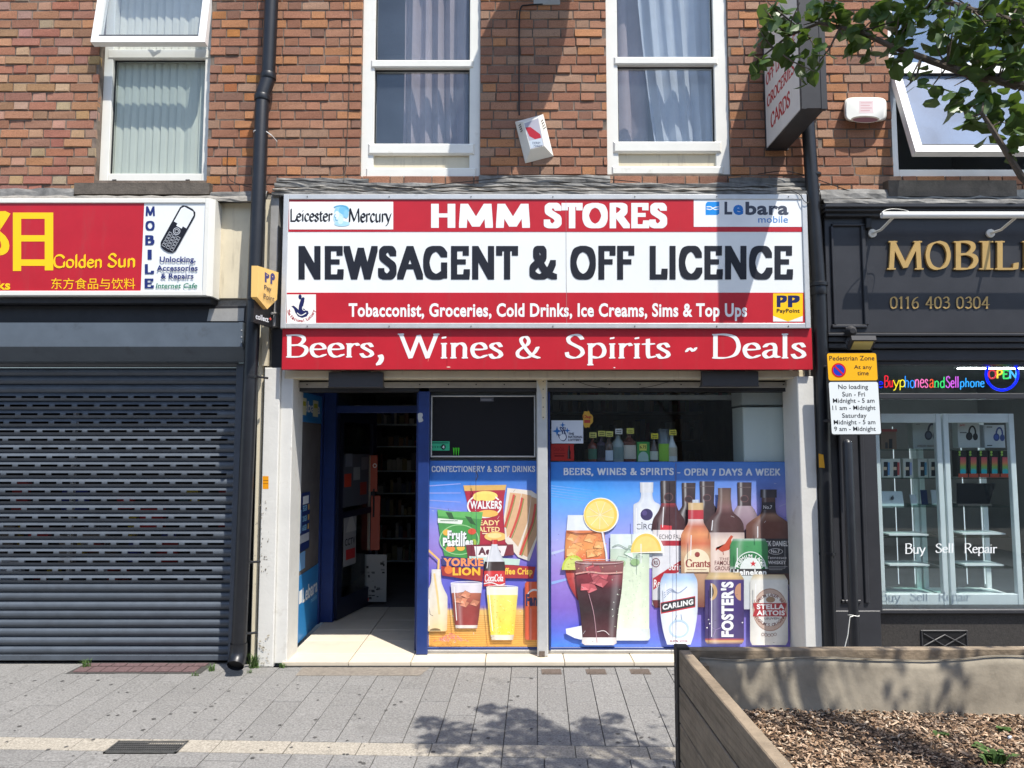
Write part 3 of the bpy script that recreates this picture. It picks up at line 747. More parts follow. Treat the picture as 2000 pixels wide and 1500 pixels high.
# left window with its top-hung light propped open
x0, x1, z0, z1 = wl
Yf = .075
W = frame_mb(x0, x1, z0 + .01, z1, .075, Yf, .16).build('window', 'upvc', left)
zt1, zt0 = Z(1000, 97, Yf), Z(1000, 114, Yf)
MB().bbox(x0 + .03, x1 - .03, Yf - .006, .15, zt0, zt1, .006).build('transom', 'upvc', W)
MB().box(x0 + .075, x1 - .075, Yf + .05, Yf + .056, z0 + .08, zt0).build('pane', 'glass', W)
frame_mb(x0 + .075, x1 - .075, z0 + .085, zt0, .008, Yf + .03, Yf + .049).build('glazing_bead', 'black', W)
for k in (.12, .78): box('drain_slot', 'black', W, x0 + k * (x1 - x0), x0 + k * (x1 - x0) + .035, Yf - .001, Yf + .01, z0 + .022, z0 + .034)
def open_sash(parent, xa, xb, zh, length, ang, yh, t=.06, pane='glass_sash', material='upvc_white'):
    """light hung along its top edge at height zh and swung outwards"""
    c, s = math.cos(ang), math.sin(ang)
    def P(x, l, n): return (x, yh - l * s - n * c, zh - l * c + n * s)          # l down the light, n out of its face
    def slab(mb, x0_, x1_, l0, l1, n0, n1):
        V = [P(x, l, n) for n in (n0, n1) for (x, l) in ((x0_, l0), (x1_, l0), (x1_, l1), (x0_, l1))]
        mb.add(V, [(0, 1, 2, 3), (7, 6, 5, 4), (0, 4, 5, 1), (1, 5, 6, 2), (2, 6, 7, 3), (3, 7, 4, 0)])
    m_ = MB(); slab(m_, xa, xa + t, 0, length, -.03, .03); slab(m_, xb - t, xb, 0, length, -.03, .03); slab(m_, xa + t, xb - t, 0, t, -.03, .029); slab(m_, xa + t, xb - t, length - t, length, -.03, .029)
    o = m_.build('opening_light', material, parent)
    m2 = MB(); slab(m2, xa + t, xb - t, t, length - t, -.004, .002); m2.build('pane', pane, o)
    m3 = MB(); slab(m3, xa + t - .001, xb - t + .001, t - .002, t + .008, .003, .031); slab(m3, xa + t, xb - t, length - t - .008, length - t, .003, .0312); m3.build('gasket', 'black', o)
    return o
zl_b = Z(1000, 84, -.09)
Lh = .78; an = R(9.5)
open_sash(left, X(178, 84, -.09), X(401, 84, -.09), zl_b + Lh * math.cos(an), Lh, an, -.09 + Lh * math.sin(an) + .02, pane='glass_up')
MB().tube([(x0 + .35 * (x1 - x0) + .05, Yf - .01, zt1 + .03), (x0 + .35 * (x1 - x0) + .12, Yf - .04, zt1 + .035), (x0 + .35 * (x1 - x0) + .17, Yf - .03, zt1 + .05)], .009, 6).build('window_handle', 'upvc_white', W)
room(left, x0, x1, z0, z1)
vb = thing('vertical_blind', 'cream vertical slat blind behind the window over the red sign', 'blind', (x0 + .4, .2, z0 + .1))
ns = 12
for k in range(ns):
    xx = x0 + .08 + k * (x1 - x0 - .16) / ns; wd = (x1 - x0 - .16) / ns * 1.12; d = random.uniform(.004, .012) * (-1 if k not in (9,) else 1.6)
    MB().add([(xx, .165 + d, z0 + .09), (xx + wd * .5, .165 - .006, z0 + .09), (xx + wd, .165 - d, z0 + .09), (xx, .165 + d, z1 - .1), (xx + wd * .5, .165 - .006, z1 - .1), (xx + wd, .165 - d, z1 - .1),
              (xx, .167 + d, z0 + .09), (xx + wd, .167 - d, z0 + .09), (xx, .167 + d, z1 - .1), (xx + wd, .167 - d, z1 - .1)], [(0, 1, 4, 3), (1, 2, 5, 4), (6, 8, 9, 7)]).build('slat', 'blind', vb)
box('headrail', 'upvc_white', vb, x0 + .07, x1 - .07, .145, .19, z1 - .1, z1 - .06)
def stone_sill(parent, u0, u1, v0, v1, y0, y1=.1):
    a, b = X(u0, v0, y0), X(u1, v0, y0); zt, zb = Z(1000, v0, y0), Z(1000, v1, y0)
    m_ = MB(); m_.prism([(a, y0, zb), (a, y1, zb), (a, y1, zt + .03), (a, y0, zt)], (b - a, 0, 0)); return m_.build('sill', 'stone_sill', parent)
stone_sill(left, 145, 409, 357, 379, -.07)

# right window: upper fixed light, lower light swung out
x0, x1, z0, z1 = wr
W = frame_mb(x0, x1, z0 + .01, z1, .07, .05, .14).build('window', 'upvc_white', right)
zt1, zt0 = Z(1000, 122, .05), Z(1000, 139, .05)
MB().bbox(x0 + .03, x1 - .03, .046, .13, zt0, zt1, .006).build('transom', 'upvc_white', W)
MB().box(x0 + .07, x1 - .07, .095, .101, zt1, z1 - .07).build('pane', 'glass_sash', W)
an = R(20); zb_ = Z(1000, 303, -.26); Lr = (zt0 - zb_) / math.cos(an)
open_sash(right, X(1738, 150, .03), x1 - .02, zt0, Lr, an, .03, .065)
room(right, x0, x1, z0, z1, material='room_wall')
stone_sill(right, 1735, 1985, 352, 383, -.09)
# ------------------------------------------------------------------ newsagent: shopfront
YS = .20                                                        # plane of the shop windows
FL = .035                                                       # height of the tiled entrance floor
step = tag(MB().box(X(552, 1290, -.04), X(1612, 1290, -.04), -.072, 4.0, -.3, .008).build('entrance_floor', 'joint'), kind='structure')
def tile(x0, x1, y0, y1):
    m_ = MB(); e = .003; z0, z1 = .006, FL; b = .002
    m_.add([(x0 + e, y0 + e, z0), (x1 - e, y0 + e, z0), (x1 - e, y1 - e, z0), (x0 + e, y1 - e, z0), (x0 + e, y0 + e, z1 - b), (x1 - e, y0 + e, z1 - b), (x1 - e, y1 - e, z1 - b), (x0 + e, y1 - e, z1 - b),
            (x0 + e + b, y0 + e + b, z1), (x1 - e - b, y0 + e + b, z1), (x1 - e - b, y1 - e - b, z1), (x0 + e + b, y1 - e - b, z1)],
           [(0, 1, 5, 4), (1, 2, 6, 5), (2, 3, 7, 6), (3, 0, 4, 7), (4, 5, 9, 8), (5, 6, 10, 9), (6, 7, 11, 10), (7, 4, 8, 11), (8, 9, 10, 11)])
    o = m_.build('floor_tile', 'tile', step); k = random.uniform(.93, 1.04); o.color = (.60 * k, .53 * k, .42 * k, 1); return o
LX0 = X(555, 1290, 0); LX1 = X(806, 1275, YS)
MATS['tile'].node_tree.nodes  # tiles take their shade from the object colour
ys = [-.065, .18, .56, .94, 1.32, 1.9]; xs = [LX0, LX0 + .52, LX1 + .02]
for a, b in zip(ys[:-1], ys[1:]):
    for c, d in zip(xs[:-1], xs[1:]): tile(c, d, a, b)
xx = LX1 + .02
for wd in (.58, .62, .54, .66, .58, .6):
    x2 = min(xx + wd, X(1612, 1290, 0)); tile(xx, x2, -.065, .26); xx = x2

# pilasters either side
def pil(u0t, u1t, vt, u0b, u1b, vb_, Y, y1, material, name='pilaster', parent=mid, b=.006):
    z1, z0 = Z(1000, vt, Y), max(Z(1000, vb_, Y), -.02)
    a0, a1, b0, b1 = X(u0t, vt, Y), X(u1t, vt, Y), X(u0b, vb_, Y), X(u1b, vb_, Y)
    x0_, x1_ = (a0 + b0) / 2, (a1 + b1) / 2
    return MB().bbox(x0_, x1_, Y, y1, z0, z1, b).build(name, material, parent)
pil(518, 549, 718, 500, 531, 1303, -.08, .2, 'white_paint')
pil(551, 576, 722, 533, 557, 1296, -.05, .24, 'white_paint', 'pilaster_return')
pil(506, 517, 600, 490, 499, 1300, -.02, .2, 'panel_cream', 'party_strip')
pil(1561, 1592, 735, 1570, 1605, 1290, -.13, .2, 'white_paint')
pil(1592, 1598, 735, 1606, 1612, 1290, -.04, .2, 'concrete', 'party_strip')
# wall behind the sign, soffit under the red board, lintel rail
MB().box(X(508, 600, 0), X(1612, 600, 0), .012, .26, 2.28, ZB - .1).build('sign_backing', 'concrete', mid)
zs1 = Z(1000, 723, -.175)
MB().bbox(X(556, 730, -.06), X(1572, 730, -.06), -.06, .26, Z(1000, 739, -.06), zs1 + .01).build('soffit', 'panel_cream', mid)
zl1 = Z(1000, 741, .12)
MB().box(X(582, 745, .12), X(1560, 745, .12), .13, .30, zl1 - .10, Z(1000, 739, -.06) - .001).build('lintel', 'dark_metal', mid)
MB().bbox(X(582, 750, .1), X(1556, 750, .1), .10, .16, Z(1000, 757, .1), Z(1000, 746, .1)).build('rail', 'alu_grey', mid)
for u in (600, 700, 820, 876, 930, 985, 1100, 1190, 1250, 1330, 1480, 1530): MB().tube([at(u, 751, .1), at(u, 751, .1) - Vector((0, .006, 0))], .006, 6).build('bolt_head', 'dark_metal', mid)
# blue timber frame of the windows
def strip(u0, u1, v0, v1, Y, d, material, name, parent=mid, b=.004): return pbox(name, material, parent, u0, v0, u1, v1, Y, d, b)
door_post = MB().bbox(X(815, 1000, .13), X(837, 1000, .13), .13, .26, FL, Z(1000, 755, .13), .006).build('door_post', 'blue_paint', mid)
WX0, WX1 = X(837, 1000, YS), X(1561, 1000, YS)
zsill0, zsill1 = FL, Z(1000, 1263, YS)
MB().bbox(WX0, WX1, .185, .28, FL + .001, zsill1, .006).build('sill', 'blue_paint', mid)
MB().bbox(WX0, WX1, .17, .2, FL + .002, FL + .028, .004).build('sill_strip', 'alu_grey', mid)
MB().bbox(X(1049, 1000, .08), X(1070, 1000, .08), .08, .2, FL, Z(1000, 738, .08), .008).build('mullion', 'aluminium', mid)
MB().box(X(1052, 1000, .08), X(1063, 1000, .08), .068, .082, FL + .004, FL + .045).build('mullion_foot', 'rust_cover', mid)
MB().prism([at(1047, 735, .074), at(1066, 735, .074), at(1066, 815, .074), at(1062, 821, .074), at(1058, 815, .074), at(1058, 770, .074)], (0, .006, 0)).build('bracket', 'panel_cream', mid)
for v in (745, 760, 777, 795, 815): MB().tube([at(1061, v, .074), at(1061, v, .07)], .005, 6).build('screw', 'dark_metal', mid)
MB().bbox(X(1071, 1000, .15), X(1075, 1000, .15), .15, .26, FL + .03, Z(1000, 757, .15)).build('window_post', 'blue_paint', mid)
MB().bbox(X(1553, 1000, .15), X(1562, 1000, .15), .15, .26, FL + .03, Z(1000, 757, .15)).build('window_post', 'dark_metal', mid)
# glass of the two windows
zw1 = Z(1000, 757, YS)
MB().box(X(1075, 1000, YS), X(1553, 1000, YS), YS + .012, YS + .018, zsill1, zw1).build('window_pane', 'glass', mid)
MB().box(X(838, 1000, YS), X(1050, 1000, YS), YS + .012, YS + .018, zsill1, zw1).build('window_pane', 'glass', mid)
# dark board behind the left window, with the aluminium frame of a screen fixed on it
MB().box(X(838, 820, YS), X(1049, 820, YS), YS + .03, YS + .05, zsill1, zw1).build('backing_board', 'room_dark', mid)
tv = thing('screen_panel', 'dark screen in a thin aluminium frame above the confectionery poster', 'screen', at(945, 893, YS))
def pframe_mb(u0, v0, u1, v1, Y, t, d):
    a, b = X(u0, (v0 + v1) / 2, Y), X(u1, (v0 + v1) / 2, Y); return frame_mb(a, b, Z(1000, v1, Y), Z(1000, v0, Y), t, Y, Y + d)
pframe_mb(841, 772, 1046, 893, YS - .012, .012, .022).build('frame', 'aluminium', tv)
mat('screen_black', (.012, .012, .015), .12, spec=.5)
pbox('screen', 'screen_black', tv, 843, 774, 1044, 891, YS + .001, .008, .001)
A = Art(YS - .001); A.rect(938, 776, 964, 784, S(90, 90, 96)); A.rect(940, 780, 960, 782, S(140, 140, 146)); A.done('label_tape', tv)

# room of the newsagent, dark inside
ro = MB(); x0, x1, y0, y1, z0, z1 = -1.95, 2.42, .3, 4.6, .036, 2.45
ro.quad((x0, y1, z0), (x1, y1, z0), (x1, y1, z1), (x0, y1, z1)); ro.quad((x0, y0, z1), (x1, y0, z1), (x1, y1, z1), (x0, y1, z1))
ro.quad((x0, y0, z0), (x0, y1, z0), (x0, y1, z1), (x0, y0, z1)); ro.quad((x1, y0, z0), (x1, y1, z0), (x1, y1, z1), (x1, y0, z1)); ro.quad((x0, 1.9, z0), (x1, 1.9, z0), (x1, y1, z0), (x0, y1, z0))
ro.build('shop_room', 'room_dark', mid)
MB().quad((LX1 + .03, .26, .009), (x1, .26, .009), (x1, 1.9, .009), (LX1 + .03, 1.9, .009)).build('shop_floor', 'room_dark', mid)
# wall between entrance and shop
box('return_wall', 'blue_paint', mid, LX1 + .005, LX1 + .045, .26, 1.28, FL, 2.3)
box('lobby_ceiling', 'room_mid', mid, -1.95, LX1, .3, 1.25, 2.34, 2.37)

# entrance: splayed side wall with its posters, door frame at the back, door swung in
YD = 1.22
pa = Vector((X(563, 1273, YS), YS + .04, 0)); pb = Vector((X(622, 1215, YD), YD, 0))
dirs = (pb - pa); nrm = Vector((dirs.y, -dirs.x, 0)).normalized()                  # faces into the entrance
ztop = Z(1000, 752, YS)
def splay(s, z, n=0.0): return pa + dirs * s + nrm * n + Vector((0, 0, z))
def splay_panel(name, material, parent, s0, s1, z0_, z1_, n0, n1):
    V = [splay(s, z, n) for n in (n0, n1) for (s, z) in ((s0, z0_), (s1, z0_), (s1, z1_), (s0, z1_))]
    return MB().add(V, [(0, 1, 2, 3), (7, 6, 5, 4), (0, 4, 5, 1), (1, 5, 6, 2), (2, 6, 7, 3), (3, 7, 4, 0)]).build(name, material, parent)
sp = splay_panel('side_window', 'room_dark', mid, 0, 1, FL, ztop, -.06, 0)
splay_panel('frame_edge', 'alu_grey', sp, -.05, .0, FL, ztop, -.05, .012)
for a, b in ((0, .03), (.93, 1.0)): splay_panel('frame_post', 'blue_paint', sp, a, b, FL, ztop, .001, .018)
splay_panel('frame_rail', 'blue_paint', sp, .03, .93, ztop - .04, ztop, .001, .016)
paint('lebara_blue', (.03, .22, .52), .35)
adz = thing('window_poster', 'bright blue advert panel with white lettering low on the splayed entrance wall', 'poster', splay(.5, FL, .01), 'adverts on the splayed entrance wall')
zq = .60
splay_panel('panel', 'lebara_blue', adz, .03, .93, FL + .002, zq, .0015, .005)
adt = thing('window_poster', 'blue advert strip with yellow and white tags at the top of the splayed entrance wall', 'poster', splay(.5, 1.9, .01), 'adverts on the splayed entrance wall')
splay_panel('panel', 'lebara_blue', adt, .03, .93, ztop - .30, ztop - .04, .0015, .005)
def splay_text(body, parent, s0, s1, z0_, z1_, colname, rgb, bold=.02, n=.0058):
    V, F = glyphs(body, bold); mb = MB(); a0, a1, b0, b1 = fit(V)
    out = [splay(s0 + (s1 - s0) * (p[0] - a0) / (a1 - a0), z0_ + (z1_ - z0_) * (p[1] - b0) / (b1 - b0), n) for p in V]
    return mb.add(out, F).build('lettering', paint(colname, rgb), parent)
def splay_rect(parent, s0, s1, z0_, z1_, nm, rgb, n=.0055, name='print'):
    return MB().add([splay(s0, z0_, n), splay(s1, z0_, n), splay(s1, z1_, n), splay(s0, z1_, n)], [(0, 1, 2, 3)]).build(name, paint(nm, rgb), parent)
splay_text('Lebara', adz, .36, .90, .345, .475, 'ink_white', WHITE)
splay_text('mobile', adz, .66, .88, .285, .335, 'ink_pale', S(150, 210, 240))
splay_rect(adz, .24, .34, .36, .47, 'ink_white', WHITE)
splay_text('Lebara', adt, .12, .86, ztop - .21, ztop - .11, 'ink_white', WHITE)
for a in (.14, .58): splay_rect(adt, a, a + .2, ztop - .24, ztop - .09, 'ink_cream', S(225, 225, 190), .0063); splay_rect(adt, a + .04, a + .18, ztop - .16, ztop - .12, 'ink_olive', S(190, 190, 60), .0068)
adm = thing('window_poster', 'dark blue offer poster with a small figure and prices on the splayed entrance wall', 'poster', splay(.3, 1.0, .01), 'adverts on the splayed entrance wall')
splay_panel('panel', paint('deep_blue', (.015, .035, .16)), adm, .05, .55, .80, 1.30, .0015, .005)
splay_rect(adm, .06, .26, .96, 1.16, 'ink_sky', S(120, 170, 215)); splay_rect(adm, .30, .5, 1.2, 1.27, 'ink_white', WHITE); splay_rect(adm, .06, .54, .87, .94, 'ink_grey', S(190, 195, 200))
for z in (1.14, 1.05, .97): splay_text({1.14: '5GB', 1.05: '20GB', .97: '60GB'}[z], adm, .30, .44, z, z + .05, 'ink_pale', S(150, 210, 240)); splay_rect(adm, .48, .53, z, z + .05, 'ink_gold', S(205, 170, 90))
splay_rect(adm, .12, .2, .97, 1.1, 'ink_hair', S(40, 30, 40), .006); splay_rect(adm, .14, .18, 1.07, 1.12, 'ink_skin', S(205, 160, 135), .0065)
ads = thing('window_poster', 'pale sky blue sheet taped under the dark offer poster on the entrance wall', 'poster', splay(.25, .6, .01), 'adverts on the splayed entrance wall')
splay_panel('panel', 'ink_sky', ads, .06, .42, .64, .79, .0015, .005); splay_rect(ads, .07, .22, .64, .785, 'ink_cream', S(225, 225, 190))

# back frame and door
zh = 2.03
px0, px1 = X(632, 1000, YD), X(653, 1000, YD)
MB().bbox(px0 - .05, px1, YD, YD + .08, FL, 2.34, .006).build('door_post', 'blue_paint', mid)
MB().bbox(px1, LX1 + .02, YD + .002, YD + .08, zh, zh + .07, .006).build('door_head', 'blue_paint', mid)
MB().box(px1, LX1 + .01, YD + .03, YD + .04, zh + .07, 2.34).build('fanlight', 'glass', mid)
door = MB()
hin = Vector((px1 + .01, YD + .05, 0)); da = R(76); dd = Vector((math.cos(da), math.sin(da), 0)); dn = Vector((math.sin(da), -math.cos(da), 0)); dw = .86
def dbox(mb, s0, s1, z0_, z1_, n0=-.02, n1=.02):
    V = [hin + dd * s + dn * n + Vector((0, 0, z)) for n in (n0, n1) for (s, z) in ((s0, z0_), (s1, z0_), (s1, z1_), (s0, z1_))]
    mb.add(V, [(0, 1, 2, 3), (7, 6, 5, 4), (0, 4, 5, 1), (1, 5, 6, 2), (2, 6, 7, 3), (3, 7, 4, 0)]); return mb
dbox(door, 0, .09, FL + .01, zh); dbox(door, dw - .09, dw, FL + .01, zh); dbox(door, .09, dw - .09, zh - .09, zh, -.019, .019); dbox(door, .09, dw - .09, FL + .01, FL + .2, -.019, .019); dbox(door, .09, dw - .09, 1.0, 1.06, -.018, .018)
mat('door_dark', (.010, .014, .034), .4, .15, 8); door = door.build('door', 'door_dark', mid)
dbox(MB(), .09, dw - .09, FL + .2, zh - .09, -.003, .003).build('pane', 'glass', door)
dbox(MB(), dw - .1, dw - .06, .95, 1.25, .021, .05).build('handle', 'dark_metal', door)
def dtext(body, s0, s1, z0_, z1_, nm, rgb):
    V, F = glyphs(body, .02); a0, a1, b0, b1 = fit(V)
    MB().add([hin + dd * (s0 + (s1 - s0) * (p[0] - a0) / (a1 - a0)) + dn * .0085 + Vector((0, 0, z0_ + (z1_ - z0_) * (p[1] - b0) / (b1 - b0))) for p in V], F).build('lettering', paint(nm, rgb), door)
def drect(s0, s1, z0_, z1_, nm, rgb, n=.007): dbox(MB(), s0, s1, z0_, z1_, .0035, n).build('sticker', paint(nm, rgb), door)
drect(.15, .42, .52, 1.0, 'stk_grey', S(150, 150, 150)); dtext('CCTV', .17, .40, .72, .79, 'ink_ink', INK); drect(.2, .4, .58, .68, 'stk_red', S(190, 50, 50), .0082)
dbox(MB(), .1, .7, 1.1, 1.62, .0035, .0055).build('notice', paint('stk_dark', S(84, 88, 98)), door)
for s_, z_, c_ in ((.14, 1.3, (200, 70, 50)), (.34, 1.36, (150, 156, 160)), (.5, 1.2, (150, 60, 50)), (.16, 1.5, (120, 126, 140)), (.52, 1.46, (120, 120, 128))): drect(s_, s_ + .15, z_, z_ + .13, 'stk_%d%d' % (c_[0], c_[2]), S(*c_), .0068)
MB().add([hin + dd * s + dn * .0088 + Vector((0, 0, z)) for s, z in ((.18, .85), (.42, .85), (.30, 1.06))], [(0, 1, 2)]).build('warning_triangle', paint('stk_pale', S(180, 180, 175)), door)
# free-standing things inside the doorway
YI = 2.0
bn = thing('floor_banner', 'orange and cream paper banner standing inside the doorway', 'banner', at(728, 1180, YI))
pbox('orange_strip', paint('banner_orange', S(170, 80, 62)), bn, 723, 889, 737, 960, YI, .01); pbox('orange_strip', 'banner_orange', bn, 724, 968, 742, 1075, YI, .01)
pbox('cream_edge', paint('banner_cream', S(200, 190, 170)), bn, 718, 889, 723, 1075, YI + .001, .01)
A = Art(YI - .001); A.text('O', 728, 905, 736, 914, WHITE, .03); A.done('lettering', bn)
nb = thing('notice_board', 'white sheet covered in small notices leaning inside the doorway', 'notice', at(735, 1178, YI - .05))
pbox('sheet', paint('notice_white', S(150, 150, 146)), nb, 712, 1083, 755, 1176, YI - .05, .012)
A = Art(YI - .051); rnd = random.Random(5)
for k in range(26):
    u = 715 + rnd.random() * 33; v = 1088 + rnd.random() * 80; A.rect(u, v, u + rnd.uniform(3, 8), v + rnd.uniform(1, 5), S(*[rnd.choice((90, 120, 60, 40))] * 3))
A.rect(713, 1168, 720, 1174, S(190, 30, 40)); A.done('small_print', nb)
# shelves of goods along the right-hand side seen through the doorway
sh = thing('shelf_unit', 'dark shelf unit crowded with packets inside the newsagent', 'shelving', (-1.0, 3.0, .03))
# runs back from the door on its right, and across the back of the shop
def goods(mb, rnd, x0_, x1_, y0_, y1_, z, hmin, hmax, along='x'):
    c = x0_ if along == 'x' else y0_
    end = x1_ if along == 'x' else y1_
    while c < end:
        w_ = rnd.uniform(.025, .075); h_ = rnd.uniform(hmin * .6, hmax)
        colr = S(*rnd.choice([(190, 190, 186), (150, 120, 98), (130, 70, 64), (160, 148, 110), (96, 104, 130), (120, 120, 122), (196, 192, 186), (96, 120, 104), (70, 64, 66)]))
        if along == 'x': mb.box(c, c + w_ * .92, y0_ + rnd.uniform(0, .03), y1_, z, z + h_, colr)
        else: mb.box(x0_ + rnd.uniform(0, .03), x1_, c, c + w_ * .92, z, z + h_, colr)
        c += w_
rnd = random.Random(3)
mb = MB(); gd = MB()
for z in (.15, .45, .75, 1.05, 1.35, 1.68, 1.98):
    mb.box(-.98, -.62, 1.7, 4.4, z, z + .02); goods(gd, rnd, -.96, -.66, 1.75, 4.35, z + .021, .12, .24, 'y')
    mb.box(-1.9, -1.0, 4.1, 4.5, z, z + .02); goods(gd, rnd, -1.88, -1.0, 4.12, 4.5, z + .021, .12, .24)
mb.box(-.64, -.6, 1.66, 4.4, .04, 2.2); mb.build('shelf', 'cabinet', sh); tag(gd.build('packets', 'print', sh), kind='stuff')
s2 = thing('shelf_unit', 'long back shelf of dim bottles and packets seen above the beers poster', 'shelving', (1.0, 2.6, .03))
mb = MB(); gd = MB()
for z in (1.05, 1.4, 1.75, 2.08):
    mb.box(-.3, 2.2, 2.6, 2.95, z, z + .02); goods(gd, rnd, -.28, 2.2, 2.62, 2.9, z + .021, .12, .26)
mb.build('shelf', 'room_mid', s2); tag(gd.build('packets', 'print', s2), kind='stuff')
s3 = thing('shelf_unit', 'high shelf of boxes hung just inside the right-hand shop window', 'shelving', at(1250, 782, .75))
zt = Z(1000, 776, .75)
box('shelf', 'alu_grey', s3, X(1078, 780, .75), X(1440, 780, .75), .62, .95, zt - .02, zt); box('shelf_edge', 'aluminium', s3, X(1078, 780, .75), X(1440, 780, .75), .605, .62, zt - .03, zt + .012)
gd = MB(); goods(gd, rnd, X(1080, 780, .75), X(1435, 780, .75), .66, .9, zt + .001, .1, .2); tag(gd.build('packets', 'print', s3), kind='stuff')
# white back panel of a cabinet by the right edge of the window
cb = thing('cabinet_back', 'plain white cabinet back standing against the right-hand end of the shop window', 'cabinet', at(1496, 901, .32))
pbox('panel', paint('cab_white', (.84, .86, .82), .5), cb, 1452, 795, 1541, 903, .245, .3, .008)
pbox('top_board', paint('cab_grey', (.62, .62, .60), .6), cb, 1449, 758, 1548, 791, .28, .3, .008)
# ledge and the bottles along it
zled = Z(1000, 902, .32)
box('window_ledge', 'room_mid', mid, X(1074, 900, .3), X(1553, 900, .3), .235, .62, zled - .03, zled)
def bottle(u, vtop, hw, prof, colr, tagc, label, lab=None, labc=None, text=None):
    """prof: (fraction of height from the base, fraction of half width)"""
    Yb = .34; h = Z(1000, vtop, Yb) - zled; r = hw * 1.22 * (6 + Yb) / FPX; c = (X(u, 880, Yb), Yb, zled)
    t_ = thing('spirit_bottle', label, 'bottle', c, 'bottles lined up on the window ledge')
    MB().lathe(c, [(r * q, h * p) for p, q in prof], 18).build('body', paint('btl_%d_%d_%d' % colr, S(*colr), .12, spec=.6), t_)
    MB().lathe(c, [(r * prof[-1][1] * 1.15, h * .9), (r * prof[-1][1] * 1.15, h * 1.0), (r * .1, h * 1.005)], 14).build('cap', paint('cap_%d_%d_%d' % colr, S(*[min(255, int(q * .6 + 20)) for q in colr])), t_)
    if lab:
        z0_, z1_ = lab; n = 9; V = []; F = []
        for i in range(n):
            a = R(-155 + 130 * i / (n - 1)); V += [(c[0] + r * 1.03 * math.cos(a), c[1] + r * 1.03 * math.sin(a), zled + h * z0_), (c[0] + r * 1.03 * math.cos(a), c[1] + r * 1.03 * math.sin(a), zled + h * z1_)]
        F = [(2 * i, 2 * i + 2, 2 * i + 3, 2 * i + 1) for i in range(n - 1)]
        MB().add(V, F).build('label', paint('lab_%d_%d_%d' % labc, S(*labc)), t_)
    if tagc:
        s_ = .030; zc = zled + h + .002; yy = Yb - r - .012
        MB().box(c[0] - s_, c[0] + s_, yy, yy + .003, zc - .02, zc + .026).build('price_tag', paint('tag_%d' % tagc[2], S(*tagc)), t_)
        A = Art(yy - .001); 
        for q in (.0, .016): A.mb.box(c[0] - s_ * .7, c[0] + s_ * .7, yy - .0015, yy - .001, zc - .01 + q, zc - .004 + q, S(60, 56, 40))
        A.done('price', t_)
    return t_
STD = [(0, .9), (.02, 1), (.55, 1), (.66, .85), (.76, .36), (.95, .34)]
TALL = [(0, .9), (.02, 1), (.5, 1), (.72, .5), (.8, .34), (.95, .32)]
bottle(1157, 851, 8, STD, (120, 60, 48), (225, 215, 120), 'small amber bottle first in the window row beside the lottery sticker', (.1, .5), (70, 110, 90))
bottle(1174, 848, 8, STD, (74, 62, 80), (225, 215, 110), 'dark bottle with a black label second in the window row', (.15, .6), (34, 34, 44))
bottle(1189, 849, 8, STD, (104, 84, 76), (230, 220, 110), 'dark bottle with a white and blue label third in the window row', (.05, .42), (205, 212, 225))
bottle(1207, 844, 10, [(0, .95), (.02, 1), (.62, 1), (.78, .4), (.95, .36)], (150, 160, 160), (220, 216, 215), 'square-shouldered clear bottle with a plain white price tag', (.1, .5), (120, 140, 140))
bottle(1229, 843, 11, [(0, .95), (.02, 1), (.66, 1), (.8, .36), (.95, .34)], (110, 66, 58), (228, 218, 100), 'broad dark rum bottle with a cream label', (.1, .55), (205, 196, 185))
gb = thing('gift_carton', 'green boxed bottle carton with a yellow price tag in the window row', 'carton', at(1256, 902, .34), 'bottles lined up on the window ledge')
pbox('box', paint('carton_green', S(70, 160, 80)), gb, 1244, 863, 1269, 902, .32, .08, .003); A = Art(.319)
A.ell(1256.5, 894, 10, 12, S(190, 215, 205), 20, 0, 180); A.rect(1246.5, 893, 1266.5, 901, S(190, 215, 205)); A.rect(1249, 867, 1263, 880, S(240, 230, 110)); A.text('6.75', 1250, 870, 1262, 876, INK, .02); A.done('print', gb)
bottle(1277, 853, 7, TALL, (96, 76, 70), (235, 220, 60), 'slim dark bottle with a white label beside the green carton', (.08, .42), (205, 208, 196))
bottle(1296, 838, 9, [(0, .95), (.02, 1), (.58, 1), (.6, .96), (.92, .9)], (110, 120, 132), None, 'tall dark glass vase-like bottle wrapped in lime green print', (.02, .55), (150, 205, 70))
bottle(1312, 846, 8.5, TALL, (215, 220, 222), (232, 216, 90), 'white opaque coconut rum bottle last in the window row', (.2, .5), (200, 190, 170))
# flat stickers on the glass
def sticker(name, label, u0, v0, u1, v1, colr, Y=YS - .004, grp='stickers on the shop glass', cat='sticker'):
    t_ = thing(name, label, cat, at((u0 + u1) / 2, v1, Y), grp); pbox('sheet', paint('sk_%d_%d_%d' % colr, S(*colr), .35), t_, u0, v0, u1, v1, Y, .003, .0004); return t_, Art(Y - .0006)
t_, A = sticker('window_sticker', 'white lottery sticker with crossed fingers and blue stars', 1077, 821, 1139, 866, (205, 212, 222))
for u, v, s_ in ((1099, 830, 6), (1088, 842, 10), (1108, 841, 6)): A.poly([(u - s_, v), (u - s_ * .2, v + s_ * .25), (u, v + s_), (u + s_ * .25, v + s_ * .2), (u + s_, v), (u + s_ * .2, v - s_ * .25), (u, v - s_), (u - s_ * .25, v - s_ * .2)], S(40, 110, 180))
A.line([(1090, 848), (1094, 857), (1101, 861), (1106, 855), (1104, 846), (1097, 835), (1094, 836), (1099, 846), (1094, 850), (1090, 848)], 1.6, S(20, 40, 90), True); A.ell(1099, 854, 6, 6, S(225, 230, 236)); A.line([(1098, 846), (1101, 834), (1104, 835), (1102, 848)], 1.6, S(20, 40, 90))
